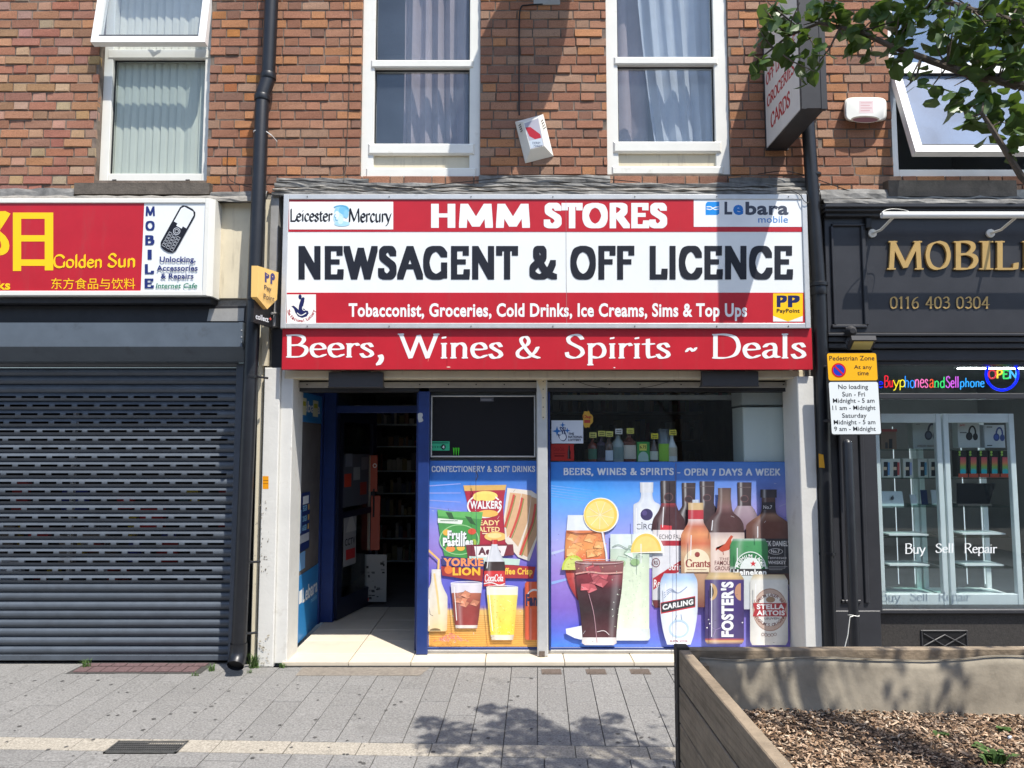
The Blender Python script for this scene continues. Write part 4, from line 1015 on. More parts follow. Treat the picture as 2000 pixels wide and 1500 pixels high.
for k, s_ in enumerate(('THE', 'NATIONAL', 'LOTTERY')): A.text(s_, 1110, 845 + k * 6, {0: 1121, 1: 1138, 2: 1135}[k], 849.5 + k * 6, S(24, 28, 60), .03)
A.done('print', t_)
t_, A = sticker('window_sticker', 'red cola sticker with a dark bottle under the lottery sticker', 1076, 867, 1121, 900, (150, 40, 36))
A.text('Coca-Cola', 1081, 873, 1102, 881, S(120, 20, 22), .0); A.rect(1081, 885, 1104, 886, S(110, 20, 20)); A.rect(1083, 889, 1102, 892, S(110, 20, 20)); A.sil(1111.5, [(870, 1.2), (877, 1.6), (884, 3.2), (890, 2.6), (896, 3.4)], S(30, 18, 18)); A.done('print', t_)
t_, A = sticker('window_sticker', 'small green hygiene rating sticker below the dark screen', 840, 862, 878, 880, (60, 175, 130))
A.rect(842, 864, 876, 866, S(20, 90, 70)); 
for k in range(4): A.ell(845 + k * 5, 873, 1.6, 2, S(30, 120, 90), 10)
A.ell(866, 873, 4.5, 5.5, S(16, 40, 36)); A.text('4', 864, 870, 868, 876, WHITE, .03); A.done('print', t_)
cl = thing('window_sticker', 'green claw mark sticker at the foot of the dark screen', 'sticker', at(891, 891, YS - .02), 'stickers on the shop glass'); A = Art(YS - .0145)
for k in range(3): u = 886 + k * 4.6; A.poly([(u - 1.4, 874), (u + 2.2, 875), (u + 1.4, 884), (u + .4, 892), (u - .6, 884)], S(70, 190, 40))
A.done('claws', cl)
ch = thing('window_sticker', 'round yellow and red lollipop sticker hung above the lottery sticker', 'sticker', at(1147, 835, YS - .003), 'stickers on the shop glass'); A = Art(YS - .003)
A.poly([(1147 + (10.5 + 1.8 * math.cos(a * .785 * 1)) * math.cos(a * .2618) * (1 if a % 3 else .9), 819 - (15 + 1.5 * (a % 3)) * math.sin(a * .2618)) for a in range(24)], S(190, 150, 60)); A.pen('Chup', 1139, 810, 1155, 819, S(170, 40, 50), serif=0, wd=.2, th=.1); A.pen('upas' if 0 else 'Chup', 1141, 819, 1155, 827, S(150, 40, 50), serif=0, wd=.2, th=.1) if 0 else A.rect(1141, 820, 1153, 826, S(170, 70, 60)); A.done('print', ch)
pt = thing('paper_scrap', 'torn white paper scrap on the blue door post', 'paper', at(821, 826, .128)); A = Art(.1275)
A.poly([(816, 808), (820, 806), (825, 807), (826, 812), (824, 815), (827, 821), (824, 824), (818, 825), (816, 818)], S(180, 182, 180)); A.done('sheet', pt)
# ------------------------------------------------------------------ printed window posters
YP = .195
def mixc(a, b, t): return tuple(x * (1 - t) + y * t for x, y in zip(a, b))
def stops(st, t):
    for (a, ca), (b, cb) in zip(st[:-1], st[1:]):
        if t <= b: return mixc(ca, cb, (t - a) / (b - a))
    return st[-1][1]
p1 = thing('window_poster', 'confectionery and soft drinks poster with crisps, sweets and glasses of juice', 'poster', at(940, 1265, YP), 'printed posters covering the lower shop windows')
pbox('sheet', paint('poster_sheet', S(60, 110, 190), .4), p1, 837, 900, 1050, 1266, YP, .006, .001)
A = Art(YP - .0004)
bgs = [(0, S(20, 96, 186)), (.12, S(26, 116, 206)), (.2, S(84, 140, 232)), (.36, S(150, 140, 222)), (.5, S(150, 124, 206)), (.62, S(100, 100, 206)), (.785, S(96, 96, 200)), (.8, S(240, 196, 120)), (1, S(246, 178, 70))]
A.grid(837.5, 901, 1049.5, 1265.5, lambda a, b: mixc(stops(bgs, b), stops(bgs, min(b + .12, .78)) if b < .78 else S(250, 190, 80), .35 * a), 6, 60)
for k in range(4): A.poly([(838, 948 + 14 * k), (900, 944 + 18 * k), (900, 945.5 + 18 * k), (838, 950 + 14 * k)], S(150, 160, 226))
for k in range(15): A.rect(840, 1202 + k * 4.2, 1049, 1203 + k * 4.2, S(226, 160, 66))
A.pen('CONFECTIONERY & SOFT DRINKS', 843, 910, 1045, 922, S(225, 228, 232), wd=.2, th=.15, ang=0, serif=0, track=.12)
# crisps
A.poly([(905, 948), (989, 947), (985, 968), (983, 990), (984, 1030), (991, 1063), (936, 1068), (928, 1040), (915, 992)], S(176, 26, 56))
A.poly([(905, 948), (989, 947), (987, 957), (907, 959)], S(222, 176, 96)); A.ell(948, 969, 24, 10, S(250, 226, 120)); A.ell(946, 988, 34, 24, S(245, 240, 235)); A.ell(946, 988, 31, 21, S(178, 24, 54))
A.ell(946, 972, 22, 8, S(248, 220, 110)); A.poly([(919, 984), (940, 977), (960, 980), (981, 975), (980, 990), (958, 996), (938, 992), (920, 996)], S(176, 20, 50))
A.text('WALKERS', 918, 978, 980, 994, WHITE, .04); A.ell(953, 1003, 20, 7, S(240, 190, 90)); A.text('READY', 926, 1016, 976, 1026, S(250, 220, 150), .03); A.text('SALTED', 928, 1029, 976, 1039, S(250, 220, 150), .03)
A.rect(942, 1041, 958, 1043, S(240, 220, 190)); A.ell(968, 1048, 22, 9, S(244, 200, 110), 20, 20, 340); A.ell(966, 1046, 14, 5, S(250, 222, 150))
# sandwich
A.poly([(991, 953), (1038, 958), (1049, 966), (1049, 1052), (1034, 1096), (1012, 1088), (987, 1058), (984, 1010)], S(232, 222, 208))
A.poly([(996, 962), (1018, 964), (1012, 1000), (1000, 1040), (990, 1050), (987, 1012)], S(222, 178, 134)); A.poly([(1019, 964), (1038, 968), (1030, 1020), (1012, 1068), (1000, 1054), (1014, 1000)], S(214, 172, 130)); A.poly([(1038, 970), (1049, 974), (1049, 1044), (1030, 1088), (1014, 1080), (1032, 1020)], S(200, 158, 118))
for P in ([(1004, 966), (998, 990), (990, 1016), (986, 1030)], [(1020, 972), (1014, 1000), (1004, 1030), (996, 1050)], [(1046, 984), (1040, 1020), (1026, 1056), (1016, 1084)]): A.line(P, 4.5, S(206, 70, 56), True); A.line([(a + 3, b + 2) for a, b in P], 1.8, S(120, 140, 60), True)
# sweets bag
A.poly([(854, 995), (880, 999), (943, 1000), (938, 1030), (937, 1060), (931, 1092), (868, 1086), (860, 1050), (857, 1030)], S(64, 150, 66))
A.poly([(854, 995), (880, 999), (943, 1000), (941, 1014), (856, 1008)], S(98, 182, 92)); A.poly([(870, 1000), (882, 1001), (888, 1016), (878, 1014)], S(36, 90, 40)); A.poly([(908, 1008), (920, 1010), (930, 1026), (918, 1022)], S(36, 90, 40))
A.poly([(855, 1012), (904, 1016), (902, 1024), (855, 1021)], S(232, 238, 226)); A.rect(860, 1016, 894, 1018, S(120, 150, 120))
A.ring(897, 1054, 39, 30, 2, S(150, 210, 140)); A.ell(872, 1040, 7, 6, S(240, 180, 60)); A.ell(922, 1038, 8, 6, S(220, 80, 50)); A.ell(880, 1072, 9, 6, S(240, 140, 60)); A.ell(900, 1070, 8, 6, S(245, 190, 70)); A.ell(926, 1060, 6, 7, S(160, 190, 60))
for dx, dy, c in ((1.3, 1.3, S(24, 40, 26)), (0, 0, WHITE)):
    A.text('Fruit', 874 + dx, 1036 + dy, 911 + dx, 1053 + dy, c, .05); A.text('Pastilles', 865 + dx, 1050 + dy, 924 + dx, 1067 + dy, c, .05)
# chocolate bars
A.poly([(910, 1064), (1002, 1063), (1004, 1084), (914, 1092)], S(120, 30, 48)); A.poly([(926, 1067), (990, 1066), (984, 1086), (930, 1090)], S(236, 228, 226)); A.text('Aero', 934, 1069, 978, 1084, S(90, 26, 44), .05)
A.poly([(916, 1086), (1016, 1092), (1014, 1104), (918, 1100)], S(196, 222, 208)); A.poly([(862, 1086), (945, 1094), (944, 1112), (864, 1104)], S(50, 50, 120)); A.text('YORKIE', 866, 1090, 944, 1106, S(250, 150, 90), .05)
A.poly([(861, 1106), (944, 1112), (942, 1136), (864, 1124)], S(160, 36, 40)); A.text('LION', 884, 1108, 938, 1124, S(250, 190, 50), .05); A.ell(876, 1113, 8, 8, S(230, 120, 50))
A.poly([(984, 1103), (1046, 1107), (1041, 1130), (984, 1129)], S(172, 26, 36)); A.text('ffee Crisp', 986, 1109, 1040, 1126, S(252, 206, 60), .03)
# cola bottle
A.sil(966, [(1054, 6), (1063, 6)], S(200, 40, 40)); A.sil(966, [(1063, 5.5), (1070, 7), (1084, 13), (1097, 19)], S(214, 216, 222), .8); A.sil(966, [(1097, 19.5), (1115, 21)], S(50, 30, 30)); A.sil(966, [(1115, 21), (1145, 21)], S(214, 40, 44), .75); A.sil(962, [(1145, 20), (1160, 17), (1185, 10), (1212, 6)], S(58, 30, 30), lean=-.12)
A.pen('Coca', 947, 1121, 966, 1136, WHITE, serif=0, wd=.16, th=.1, slant=.15); A.pen('Cola', 966, 1121, 983, 1136, WHITE, serif=0, wd=.16, th=.1, slant=.15); A.line([(945, 1140), (960, 1138), (975, 1143), (986, 1140)], 2, WHITE, True)
# milkshake
A.line([(836, 1074), (857, 1093), (855, 1140)], 4, S(244, 196, 110)); A.sil(852, [(1112, 9), (1136, 10), (1152, 16), (1166, 22), (1228, 21), (1233, 19)], [(1112, S(226, 220, 214)), (1180, S(232, 222, 200)), (1233, S(236, 206, 150))], .85); A.line([(848, 1120), (854, 1160), (858, 1200)], 4, S(240, 206, 140))
A.line([(838, 1184), (840, 1200), (846, 1203)], 1, S(90, 80, 80))
# glass of cola, glass of juice
A.sil(911, [(1138, 31), (1160, 29)], S(222, 216, 224), .85); A.sil(911, [(1158, 29), (1200, 25), (1221, 22)], [(1158, S(186, 104, 76)), (1185, S(146, 52, 44)), (1221, S(150, 44, 40))], .6); A.sil(911, [(1221, 22), (1227, 21)], S(228, 216, 206)); A.ring(911, 1139, 31, 4, 1.2, S(240, 240, 244)); A.ice(911, 1170, 16, S(206, 130, 96), random.Random(4), 7)
A.sil(981, [(1146, 31), (1165, 30)], S(240, 236, 214), .9); A.sil(981, [(1162, 30), (1240, 23)], [(1162, S(248, 226, 110)), (1240, S(250, 214, 60))], .85); A.sil(981, [(1240, 23), (1250, 21)], S(234, 222, 200)); A.ring(981, 1147, 31, 4, 1.2, WHITE)
A.sil(1039, [(1136, 11), (1141, 14), (1246, 14), (1250, 11)], S(218, 84, 34), .6, hi=-.2); A.ell(1044, 1170, 16, 20, S(238, 232, 226)); A.ell(1044, 1172, 15, 18, S(230, 100, 36)); A.text('Fan', 1027, 1160, 1049, 1184, S(26, 30, 80), .06)
rnd = random.Random(2)
for k in range(210):
    a = rnd.gauss(0, 1); b = rnd.random(); u = 880 + a * 15; v = 1252 - max(0, 16 - abs(u - 880) * .5) * b
    if 838 < u < 925: A.line([(u, v), (u + rnd.uniform(-2, 2), v + rnd.uniform(-2, 2))], 1.1, S(*rnd.choice([(226, 130, 130), (214, 96, 110), (236, 160, 150)])))
for k in range(60): A.ell(rnd.uniform(958, 1004), rnd.uniform(1168, 1236), rnd.uniform(.5, 1.3), rnd.uniform(.5, 1.3), S(*rnd.choice([(252, 236, 150), (236, 186, 40)])), 6)
for (u0, v0, u1, v1) in ((887, 1146, 892, 1212), (955, 1152, 962, 1232), (957, 1070, 951, 1110), (838, 1170, 838, 1222)): A.line([(u0, v0), (u1, v1)], 1.5, S(240, 238, 236))
for k in range(18): u = rnd.uniform(842, 1040); v = rnd.uniform(930, 1255); a = rnd.uniform(0, 3.1); l = rnd.uniform(2, 8); A.line([(u, v), (u + l * math.cos(a), v + l * math.sin(a))], .5, S(*rnd.choice([(224, 224, 228), (60, 50, 70)])))
A.ell(850, 1232, 11, 5, S(120, 96, 60), 16, 0, 180); A.line([(929, 905), (930, 1000), (931, 1100)], .8, S(40, 50, 90)); A.line([(930, 920), (933, 930), (930, 938)], 2, S(24, 30, 60))
A.done('print', p1, 'print_faded')

p2 = thing('window_poster', 'beers, wines and spirits poster with cocktails, bottles and cans on blue', 'poster', at(1310, 1265, YP), 'printed posters covering the lower shop windows')
for a, b in ((1076, 1318.5), (1321, 1554)): pbox('sheet', 'poster_sheet', p2, a, 902, b, 1264, YP, .006, .001)
A = Art(YP - .0004)
bg2 = [(0, S(24, 112, 204)), (.1, S(28, 124, 214)), (.18, S(70, 168, 246)), (.3, S(120, 160, 240)), (.45, S(172, 170, 236)), (.58, S(160, 136, 216)), (.78, S(128, 96, 196)), (.9, S(90, 100, 214)), (1, S(50, 124, 232))]
bg3 = [(0, S(76, 130, 204)), (.12, S(110, 130, 204)), (.25, S(176, 152, 216)), (.45, S(150, 130, 210)), (.6, S(90, 104, 206)), (.8, S(150, 132, 216)), (1, S(134, 112, 206))]
f2 = lambda a, b: mixc(stops(bg2, b), stops(bg3, b), min(1, max(0, (a - .15) * 1.1)))
A.grid(1076.5, 903, 1318, 1263.5, lambda a, b: f2(a * .5, b), 8, 24); A.Y += A.step; A.grid(1321.5, 903, 1553.5, 1263.5, lambda a, b: f2(.5 + a * .5, b), 8, 24)
for k in range(5): A.poly([(1077, 948 + 5 * k), (1180, 960 + 6 * k), (1077, 949.2 + 5 * k)], S(130, 170, 236))
A.poly([(1077, 1078), (1110, 1070), (1110, 1074), (1077, 1084)], S(190, 200, 236)); A.poly([(1077, 1136), (1112, 1128), (1112, 1132), (1077, 1142)], S(150, 180, 240)); A.poly([(1522, 988), (1553, 976), (1553, 978), (1522, 990)], S(180, 176, 222))
A.pen('BEERS, WINES & SPIRITS', 1101, 914, 1316, 930, S(225, 230, 236), wd=.22, th=.15, ang=0, serif=0, track=.14); A.pen('- OPEN 7 DAYS A WEEK', 1323, 915, 1524, 929, S(225, 230, 236), wd=.22, th=.15, ang=0, serif=0, track=.14)
# vodka bottle
A.sil(1263, [(942, 13), (962, 12.5)], S(210, 214, 220), .8); A.sil(1263, [(962, 11), (972, 12), (980, 16), (985, 25), (990, 26), (1110, 26)], [(962, S(206, 214, 226)), (1000, S(226, 230, 238)), (1110, S(220, 226, 234))], .84); A.ell(1263, 1005, 12, 11.5, S(48, 36, 92)); A.ell(1259, 1002, 5, 5, S(84, 70, 130)); A.text('CÎROC', 1242, 1020, 1287, 1034, S(70, 74, 90), 0)
# dark bottles at the back
DK = S(44, 24, 30)
for cu, v0, hw in ((1345, 943, 13.5), (1381, 940, 14.5), (1454, 942, 14)):
    A.sil(cu, [(v0, hw), (v0 + 3, hw), (v0 + 44, hw - 1), (v0 + 58, hw + 8), (v0 + 75, hw + 14), (v0 + 130, hw + 14)], [(v0, S(52, 36, 40)), (v0 + 44, S(50, 30, 36)), (v0 + 130, S(66, 32, 38))], .7, gain=1.8); A.rect(cu - hw + 1, v0 + 9, cu + hw - 1, v0 + 10.5, S(96, 80, 82)); A.ell(cu, v0 + 32, 8, 7, S(104, 70, 72)); A.ell(cu, v0 + 32, 6.5, 5.5, S(50, 32, 38))
A.sil(1454, [(988, 14), (1000, 22), (1018, 28), (1050, 29)], [(988, S(170, 150, 160)), (1050, S(120, 90, 110))], .6)
A.sil(1305, [(939, 15), (983, 14)], S(44, 30, 34), .7, gain=1.7); A.ell(1306, 971, 9, 9, S(96, 64, 66)); A.ell(1306, 971, 7, 7, S(46, 30, 36)); A.sil(1306, [(983, 14), (998, 20), (1014, 30), (1036, 34)], [(983, S(150, 40, 50)), (992, S(70, 20, 30)), (1036, S(66, 20, 30))], .7); A.poly([(1290, 1025), (1312, 1027), (1312, 1036), (1290, 1036)], S(206, 44, 58))
A.sil(1311, [(1035, 36), (1056, 36)], S(232, 226, 226), .85); A.text('ECHO FALLS', 1288, 1044, 1338, 1053, S(50, 40, 48), 0); A.sil(1311, [(1056, 36), (1066, 36)], S(176, 30, 50), .8)
# red stripe can
A.sil(1307, [(1066, 33), (1180, 33), (1186, 28)], S(222, 222, 226), .72); A.poly([(1275, 1130), (1340, 1088), (1340, 1106), (1276, 1152)], S(182, 28, 44)); A.text('Stripe', 1306, 1100, 1338, 1118, WHITE, .02); A.text('Red', 1277, 1132, 1296, 1147, WHITE, .02); A.ring(1281, 1099, 8, 9, 1.5, S(110, 30, 44)); A.text('RS', 1277, 1095, 1285, 1103, S(90, 26, 40), .02); A.sil(1307, [(1172, 33), (1181, 31), (1187, 28)], S(120, 30, 44))
# long orange cocktail, lemon wheel
A.sil(1143, [(1006, 34), (1040, 37)], S(226, 232, 240), .92); A.sil(1143, [(1036, 37), (1060, 39), (1095, 40), (1125, 37), (1150, 28), (1172, 15)], [(1036, S(222, 128, 80)), (1070, S(240, 160, 90)), (1100, S(226, 96, 64)), (1130, S(196, 54, 52)), (1172, S(170, 44, 50))], .72)
A.ice(1143, 1066, 24, S(244, 170, 104), random.Random(3), 9)
A.line([(1108, 1038), (1130, 1042), (1160, 1040), (1179, 1036)], 1.5, S(120, 60, 40), True); A.line([(1176, 1036), (1184, 1080), (1186, 1106)], 3.5, S(232, 234, 240))
A.ell(1174, 1006, 34.5, 34, S(250, 246, 236)); A.ell(1173, 1006, 32.5, 32.5, S(246, 206, 92)); A.ell(1172, 1006, 28, 28, S(248, 222, 132))
for k in range(9): a = R(k * 40 + 12); A.line([(1172, 1006), (1172 + 27 * math.cos(a), 1006 + 27 * math.sin(a))], 1.1, S(252, 240, 196))
# tall lime drink with half lemon
A.sil(1230, [(1043, 38), (1075, 38)], S(222, 232, 228), .94); A.sil(1230, [(1072, 38), (1110, 38), (1228, 38)], [(1072, S(196, 214, 196)), (1110, S(214, 228, 200)), (1228, S(228, 236, 212))], .9); A.sil(1230, [(1228, 39), (1246, 40), (1251, 36)], S(216, 224, 222), .85); A.ice(1226, 1084, 24, S(196, 218, 196), random.Random(6), 8); A.ell(1240, 1098, 9, 7, S(150, 186, 130), 12); A.ell(1215, 1100, 7, 6, S(166, 198, 146), 12); A.line([(1196, 1068), (1208, 1064), (1222, 1070), (1236, 1076)], 1.6, S(150, 170, 160), True)
A.ell(1265, 1080, 32, 39, S(250, 246, 232), 20, 0, 180); A.ell(1262, 1079, 30, 37, S(246, 204, 92), 20, 4, 180); A.ell(1262, 1078, 25, 31, S(248, 216, 124), 18, 4, 180)
# dark drink in front with lime wedge
A.ell(1120, 1113, 23, 29, S(200, 210, 70), 18, 0, 180); A.ell(1120, 1113, 19, 24, S(214, 222, 120), 18, 0, 180)
A.poly([(1105, 1228), (1136, 1222), (1138, 1250), (1122, 1246), (1106, 1238)], S(226, 230, 238)); A.sil(1170.5, [(1096, 48), (1120, 46)], [(1096, S(150, 96, 96)), (1120, S(130, 70, 70))], .9); A.sil(1170.5, [(1118, 46.5), (1160, 43), (1190, 38), (1225, 34.5), (1246, 33)], [(1118, S(150, 44, 58)), (1138, S(120, 26, 44)), (1150, S(66, 14, 28)), (1190, S(40, 8, 18)), (1246, S(78, 14, 28))], .7, gain=1.3, hi=.72); A.ice(1170, 1130, 26, S(186, 84, 92), random.Random(8), 9); A.sil(1170.5, [(1245, 33.5), (1256, 34), (1260, 28)], S(222, 216, 216), .8)
A.ring(1170.5, 1097, 48, 5, 1.4, S(214, 190, 190)); A.line([(1124, 1121), (1150, 1117), (1180, 1120), (1216, 1118)], 3, S(214, 160, 150), True)
A.line([(1150, 1160), (1160, 1200), (1166, 1255)], 1.3, S(180, 140, 150), True); A.line([(1166, 1234), (1180, 1232), (1190, 1240)], 1.2, S(230, 220, 220), True)
# whisky bottles
A.sil(1415, [(953, 13), (974, 12.5), (978, 13), (1000, 17), (1012, 30), (1024, 37), (1040, 38), (1120, 38)], [(953, S(84, 62, 58)), (975, S(110, 84, 74)), (990, S(120, 84, 84)), (1004, S(74, 34, 36)), (1040, S(66, 30, 30)), (1120, S(70, 32, 30))], .7); A.sil(1417, [(1040, 37), (1118, 37)], [(1040, S(190, 170, 166)), (1055, S(226, 206, 192)), (1118, S(226, 200, 186))], .8)
A.poly([(1398, 1076), (1406, 1068), (1416, 1062), (1424, 1050), (1428, 1045), (1432, 1048), (1428, 1054), (1430, 1064), (1424, 1074), (1410, 1078), (1398, 1070)], S(196, 76, 46)); A.line([(1412, 1077), (1413, 1084)], 1.4, S(150, 60, 40)); A.text('THE', 1405, 1089, 1424, 1094, S(120, 60, 56), 0); A.text('FAMOUS', 1396, 1095, 1430, 1104, S(110, 40, 44), .01); A.text('GROUSE', 1396, 1106, 1430, 1114, S(110, 40, 44), .01)
A.sil(1501, [(956, 16), (972, 16)], S(54, 46, 52), .6, gain=1.9); A.sil(1501, [(972, 13), (996, 14), (1006, 18), (1014, 30), (1024, 42), (1030, 44), (1135, 44), (1142, 40)], [(972, S(90, 60, 52)), (1000, S(60, 36, 34)), (1006, S(150, 112, 90)), (1020, S(110, 64, 50)), (1142, S(66, 34, 32))], .72); A.rect(1488, 981, 1514, 996, S(36, 34, 40)); A.text('No.7', 1491, 987, 1508, 994, S(220, 216, 216), .01)
A.rect(1484, 1052, 1543, 1120, S(34, 34, 40)); A.ring(1513, 1086, 29, 34, 1, S(180, 180, 180), 4, 45, 405); A.text("JACK DANIEL'S", 1486, 1056, 1544, 1070, S(226, 224, 222), .02); A.ring(1515, 1077, 14, 6, 1, S(210, 208, 206)); A.text('No.7', 1506, 1073.5, 1523, 1080, S(226, 224, 222), .02); A.text('Tennessee', 1498, 1086, 1536, 1092, S(216, 214, 212), .0); A.text('WHISKEY', 1500, 1095, 1535, 1102, S(216, 214, 212), .02)
for k in range(3): A.rect(1502, 1106 + 3 * k, 1538 - 5 * k, 1107.2 + 3 * k, S(150, 150, 150))
A.sil(1359, [(976, 7), (983, 7)], S(190, 200, 214)); A.sil(1359, [(982, 15), (996, 14.5)], S(206, 176, 128), .75); A.sil(1359, [(996, 15), (1014, 15)], S(186, 40, 56), .8); A.sil(1359, [(1014, 14.5), (1022, 16), (1034, 23), (1044, 28), (1056, 29), (1150, 28), (1186, 25)], [(1014, S(220, 200, 196)), (1028, S(196, 110, 80)), (1044, S(226, 150, 100)), (1062, S(206, 110, 74)), (1080, S(220, 180, 140)), (1186, S(110, 50, 40))], .75)
A.ell(1361, 1096, 25, 24, S(238, 222, 190)); A.rect(1337, 1092, 1385, 1118, S(238, 222, 190)); A.pen('Grants', 1339, 1092, 1388, 1108, S(150, 52, 48), wd=.17, th=.06); A.ell(1362, 1083, 5, 5, S(150, 60, 56)); A.rect(1342, 1112, 1380, 1113.2, S(170, 120, 90)); A.rect(1340, 1117, 1384, 1120, S(120, 90, 70))
# cans
A.sil(1463, [(1052, 31), (1056, 33), (1066, 37), (1180, 37), (1190, 34)], [(1052, S(180, 200, 190)), (1058, S(70, 150, 92)), (1105, S(52, 130, 76)), (1112, S(206, 214, 210)), (1190, S(196, 200, 206))], .75); A.ell(1466, 1112, 31, 35, S(222, 232, 226), 24, 0, 180); A.ell(1466, 1112, 29, 33, S(44, 120, 70), 24, 0, 180); A.ell(1466, 1112, 21, 23, S(226, 234, 230), 24, 0, 180); A.arc_text('PREMIUM LAGER', 1466, 1112, 26, 172, 8, 7, WHITE, .03)
A.poly([(1471 + (6.5 if k % 2 == 0 else 2.7) * math.sin(R(36 * k)), 1101 - (6.5 if k % 2 == 0 else 2.7) * math.cos(R(36 * k))) for k in range(10)], S(206, 34, 44)); A.sil(1464, [(1111, 36), (1124, 36)], S(30, 28, 30), .9, gain=1.05); A.text('Heineken', 1432, 1112, 1497, 1123.5, WHITE, .04)
A.sil(1326, [(1120, 29), (1124, 31), (1132, 35), (1142, 36.5), (1190, 36.5), (1215, 34), (1240, 29), (1259, 23)], [(1120, S(170, 190, 220)), (1130, S(166, 200, 236)), (1140, S(206, 222, 242)), (1150, S(226, 234, 246)), (1259, S(232, 238, 248))], .82)
A.poly([(1290, 1177), (1358, 1164), (1358, 1186), (1291, 1199)], S(196, 40, 54)); A.poly([(1291, 1178.5), (1357, 1166), (1357, 1183.5), (1292, 1196.5)], S(34, 32, 40)); V, F = glyphs('CARLING', .045); put_text(A.mb, V, F, [at(1294, 1192, A.up()), at(1354, 1180.5, A.Y), at(1354, 1169.5, A.Y), at(1294, 1181, A.Y)], WHITE)
for k in range(3): A.line([(1297, 1168 - k * 5), (1310, 1156 - k * 3), (1325, 1158), (1342, 1146)], 1.4, S(150, 164, 190), True)
A.line([(1322, 1202), (1318, 1212)], 1.6, S(150, 164, 190)); A.line([(1330, 1200), (1332, 1214)], 1.6, S(150, 164, 190)); A.ring(1326, 1228, 20, 18, 4, S(190, 214, 240)); A.text('4.0% VOL', 1308, 1250, 1344, 1254, S(170, 70, 80), .01)
A.sil(1415, [(1118, 30), (1124, 33), (1132, 38), (1250, 38), (1258, 34)], [(1118, S(200, 176, 130)), (1126, S(216, 186, 130)), (1131, S(196, 166, 116)), (1133, S(66, 44, 116)), (1246, S(58, 38, 106)), (1249, S(170, 60, 70)), (1252, S(206, 170, 120)), (1258, S(80, 60, 110))], .72); A.ell(1388, 1156, 13, 17, S(196, 160, 110), 20, -90, 90); A.ell(1386, 1156, 8, 13, S(40, 32, 40), 20, -90, 90); A.ell(1447, 1156, 12, 17, S(190, 140, 110), 20, 90, 270)
V, F = glyphs("FOSTER'S", .05); put_text(A.mb, V, F, [at(1433, 1244, A.up()), at(1433, 1136, A.Y), at(1408, 1136, A.Y), at(1408, 1244, A.Y)], WHITE)
for u, v in ((1384, 1210), (1386, 1218), (1450, 1216), (1381, 1226)): A.ell(u, v, 1.4, 1.4, WHITE, 8)
A.line([(1388, 1224), (1398, 1230), (1392, 1246)], 1.2, S(150, 130, 180)); A.line([(1398, 1230), (1408, 1226)], 1.2, S(150, 130, 180))
A.sil(1502, [(1122, 30), (1127, 33), (1136, 37), (1250, 37), (1260, 33)], [(1122, S(206, 186, 150)), (1128, S(226, 214, 186)), (1134, S(226, 226, 220)), (1260, S(222, 220, 214))], .78); A.ell(1504, 1191, 34, 42, S(172, 140, 124)); A.ell(1504, 1191, 32.5, 40, S(198, 172, 156)); A.ell(1504, 1191, 26, 32, S(228, 226, 220)); A.arc_text('PREMIUM LAGER BEER', 1504, 1191, 29.3, 168, 12, 6, S(120, 60, 56), .02); A.arc_text("BELGIUM'S ORIGINAL", 1504, 1191, 29.3, 195, 345, 6, S(120, 60, 56), .02, True)
A.poly([(1470, 1178), (1537, 1178), (1533, 1191), (1537, 1204), (1470, 1204), (1474, 1191)], S(176, 32, 42)); A.text('STELLA', 1478, 1180, 1532, 1190, WHITE, .04); A.text('ARTOIS', 1478, 1192, 1533, 1202, WHITE, .04); A.text('LEUVEN', 1493, 1206, 1522, 1210, S(90, 70, 70), .02); A.ell(1505, 1171, 9, 6, S(160, 130, 100), 12)
for k in range(5): A.ring(1490 + 6 * k, 1241 - abs(k - 2), 3.2, 3.2, .9, S(150, 120, 110), 12)
rnd = random.Random(12)
for k in range(70): u = rnd.uniform(1195, 1262); v = rnd.uniform(1105, 1225); A.ell(u, v, rnd.uniform(.5, 1.3), rnd.uniform(.5, 1.3), S(*rnd.choice([(236, 242, 230), (190, 210, 186)])), 6)
for k in range(60): u = rnd.uniform(1110, 1178); v = rnd.uniform(1044, 1120); A.ell(u, v, rnd.uniform(.5, 1.4), rnd.uniform(.5, 1.2), S(*rnd.choice([(250, 206, 150), (206, 90, 60)])), 6)
for (u0, v0, u1, v1) in ((1252, 1062, 1252, 1100), (1243, 992, 1243, 1040), (1296, 990, 1294, 1030), (1350, 1045, 1349, 1085), (1392, 1016, 1390, 1036), (1480, 1028, 1480, 1050), (1440, 1070, 1440, 1108), (1390, 1140, 1390, 1244), (1300, 1140, 1301, 1164), (1476, 1140, 1476, 1176)): A.line([(u0, v0), (u1, v1)], 1.6, S(236, 236, 238))
for k in range(26): u = rnd.uniform(1080, 1550); v = rnd.uniform(935, 1255); a = rnd.uniform(0, 3.1); l = rnd.uniform(2, 8); A.line([(u, v), (u + l * math.cos(a), v + l * math.sin(a))], .5, S(*rnd.choice([(220, 220, 226), (60, 50, 70)])))
A.line([(1320, 905), (1320, 1000), (1321, 1100), (1320, 1262)], 1.0, S(70, 64, 80))
A.done('print', p2, 'print_faded')
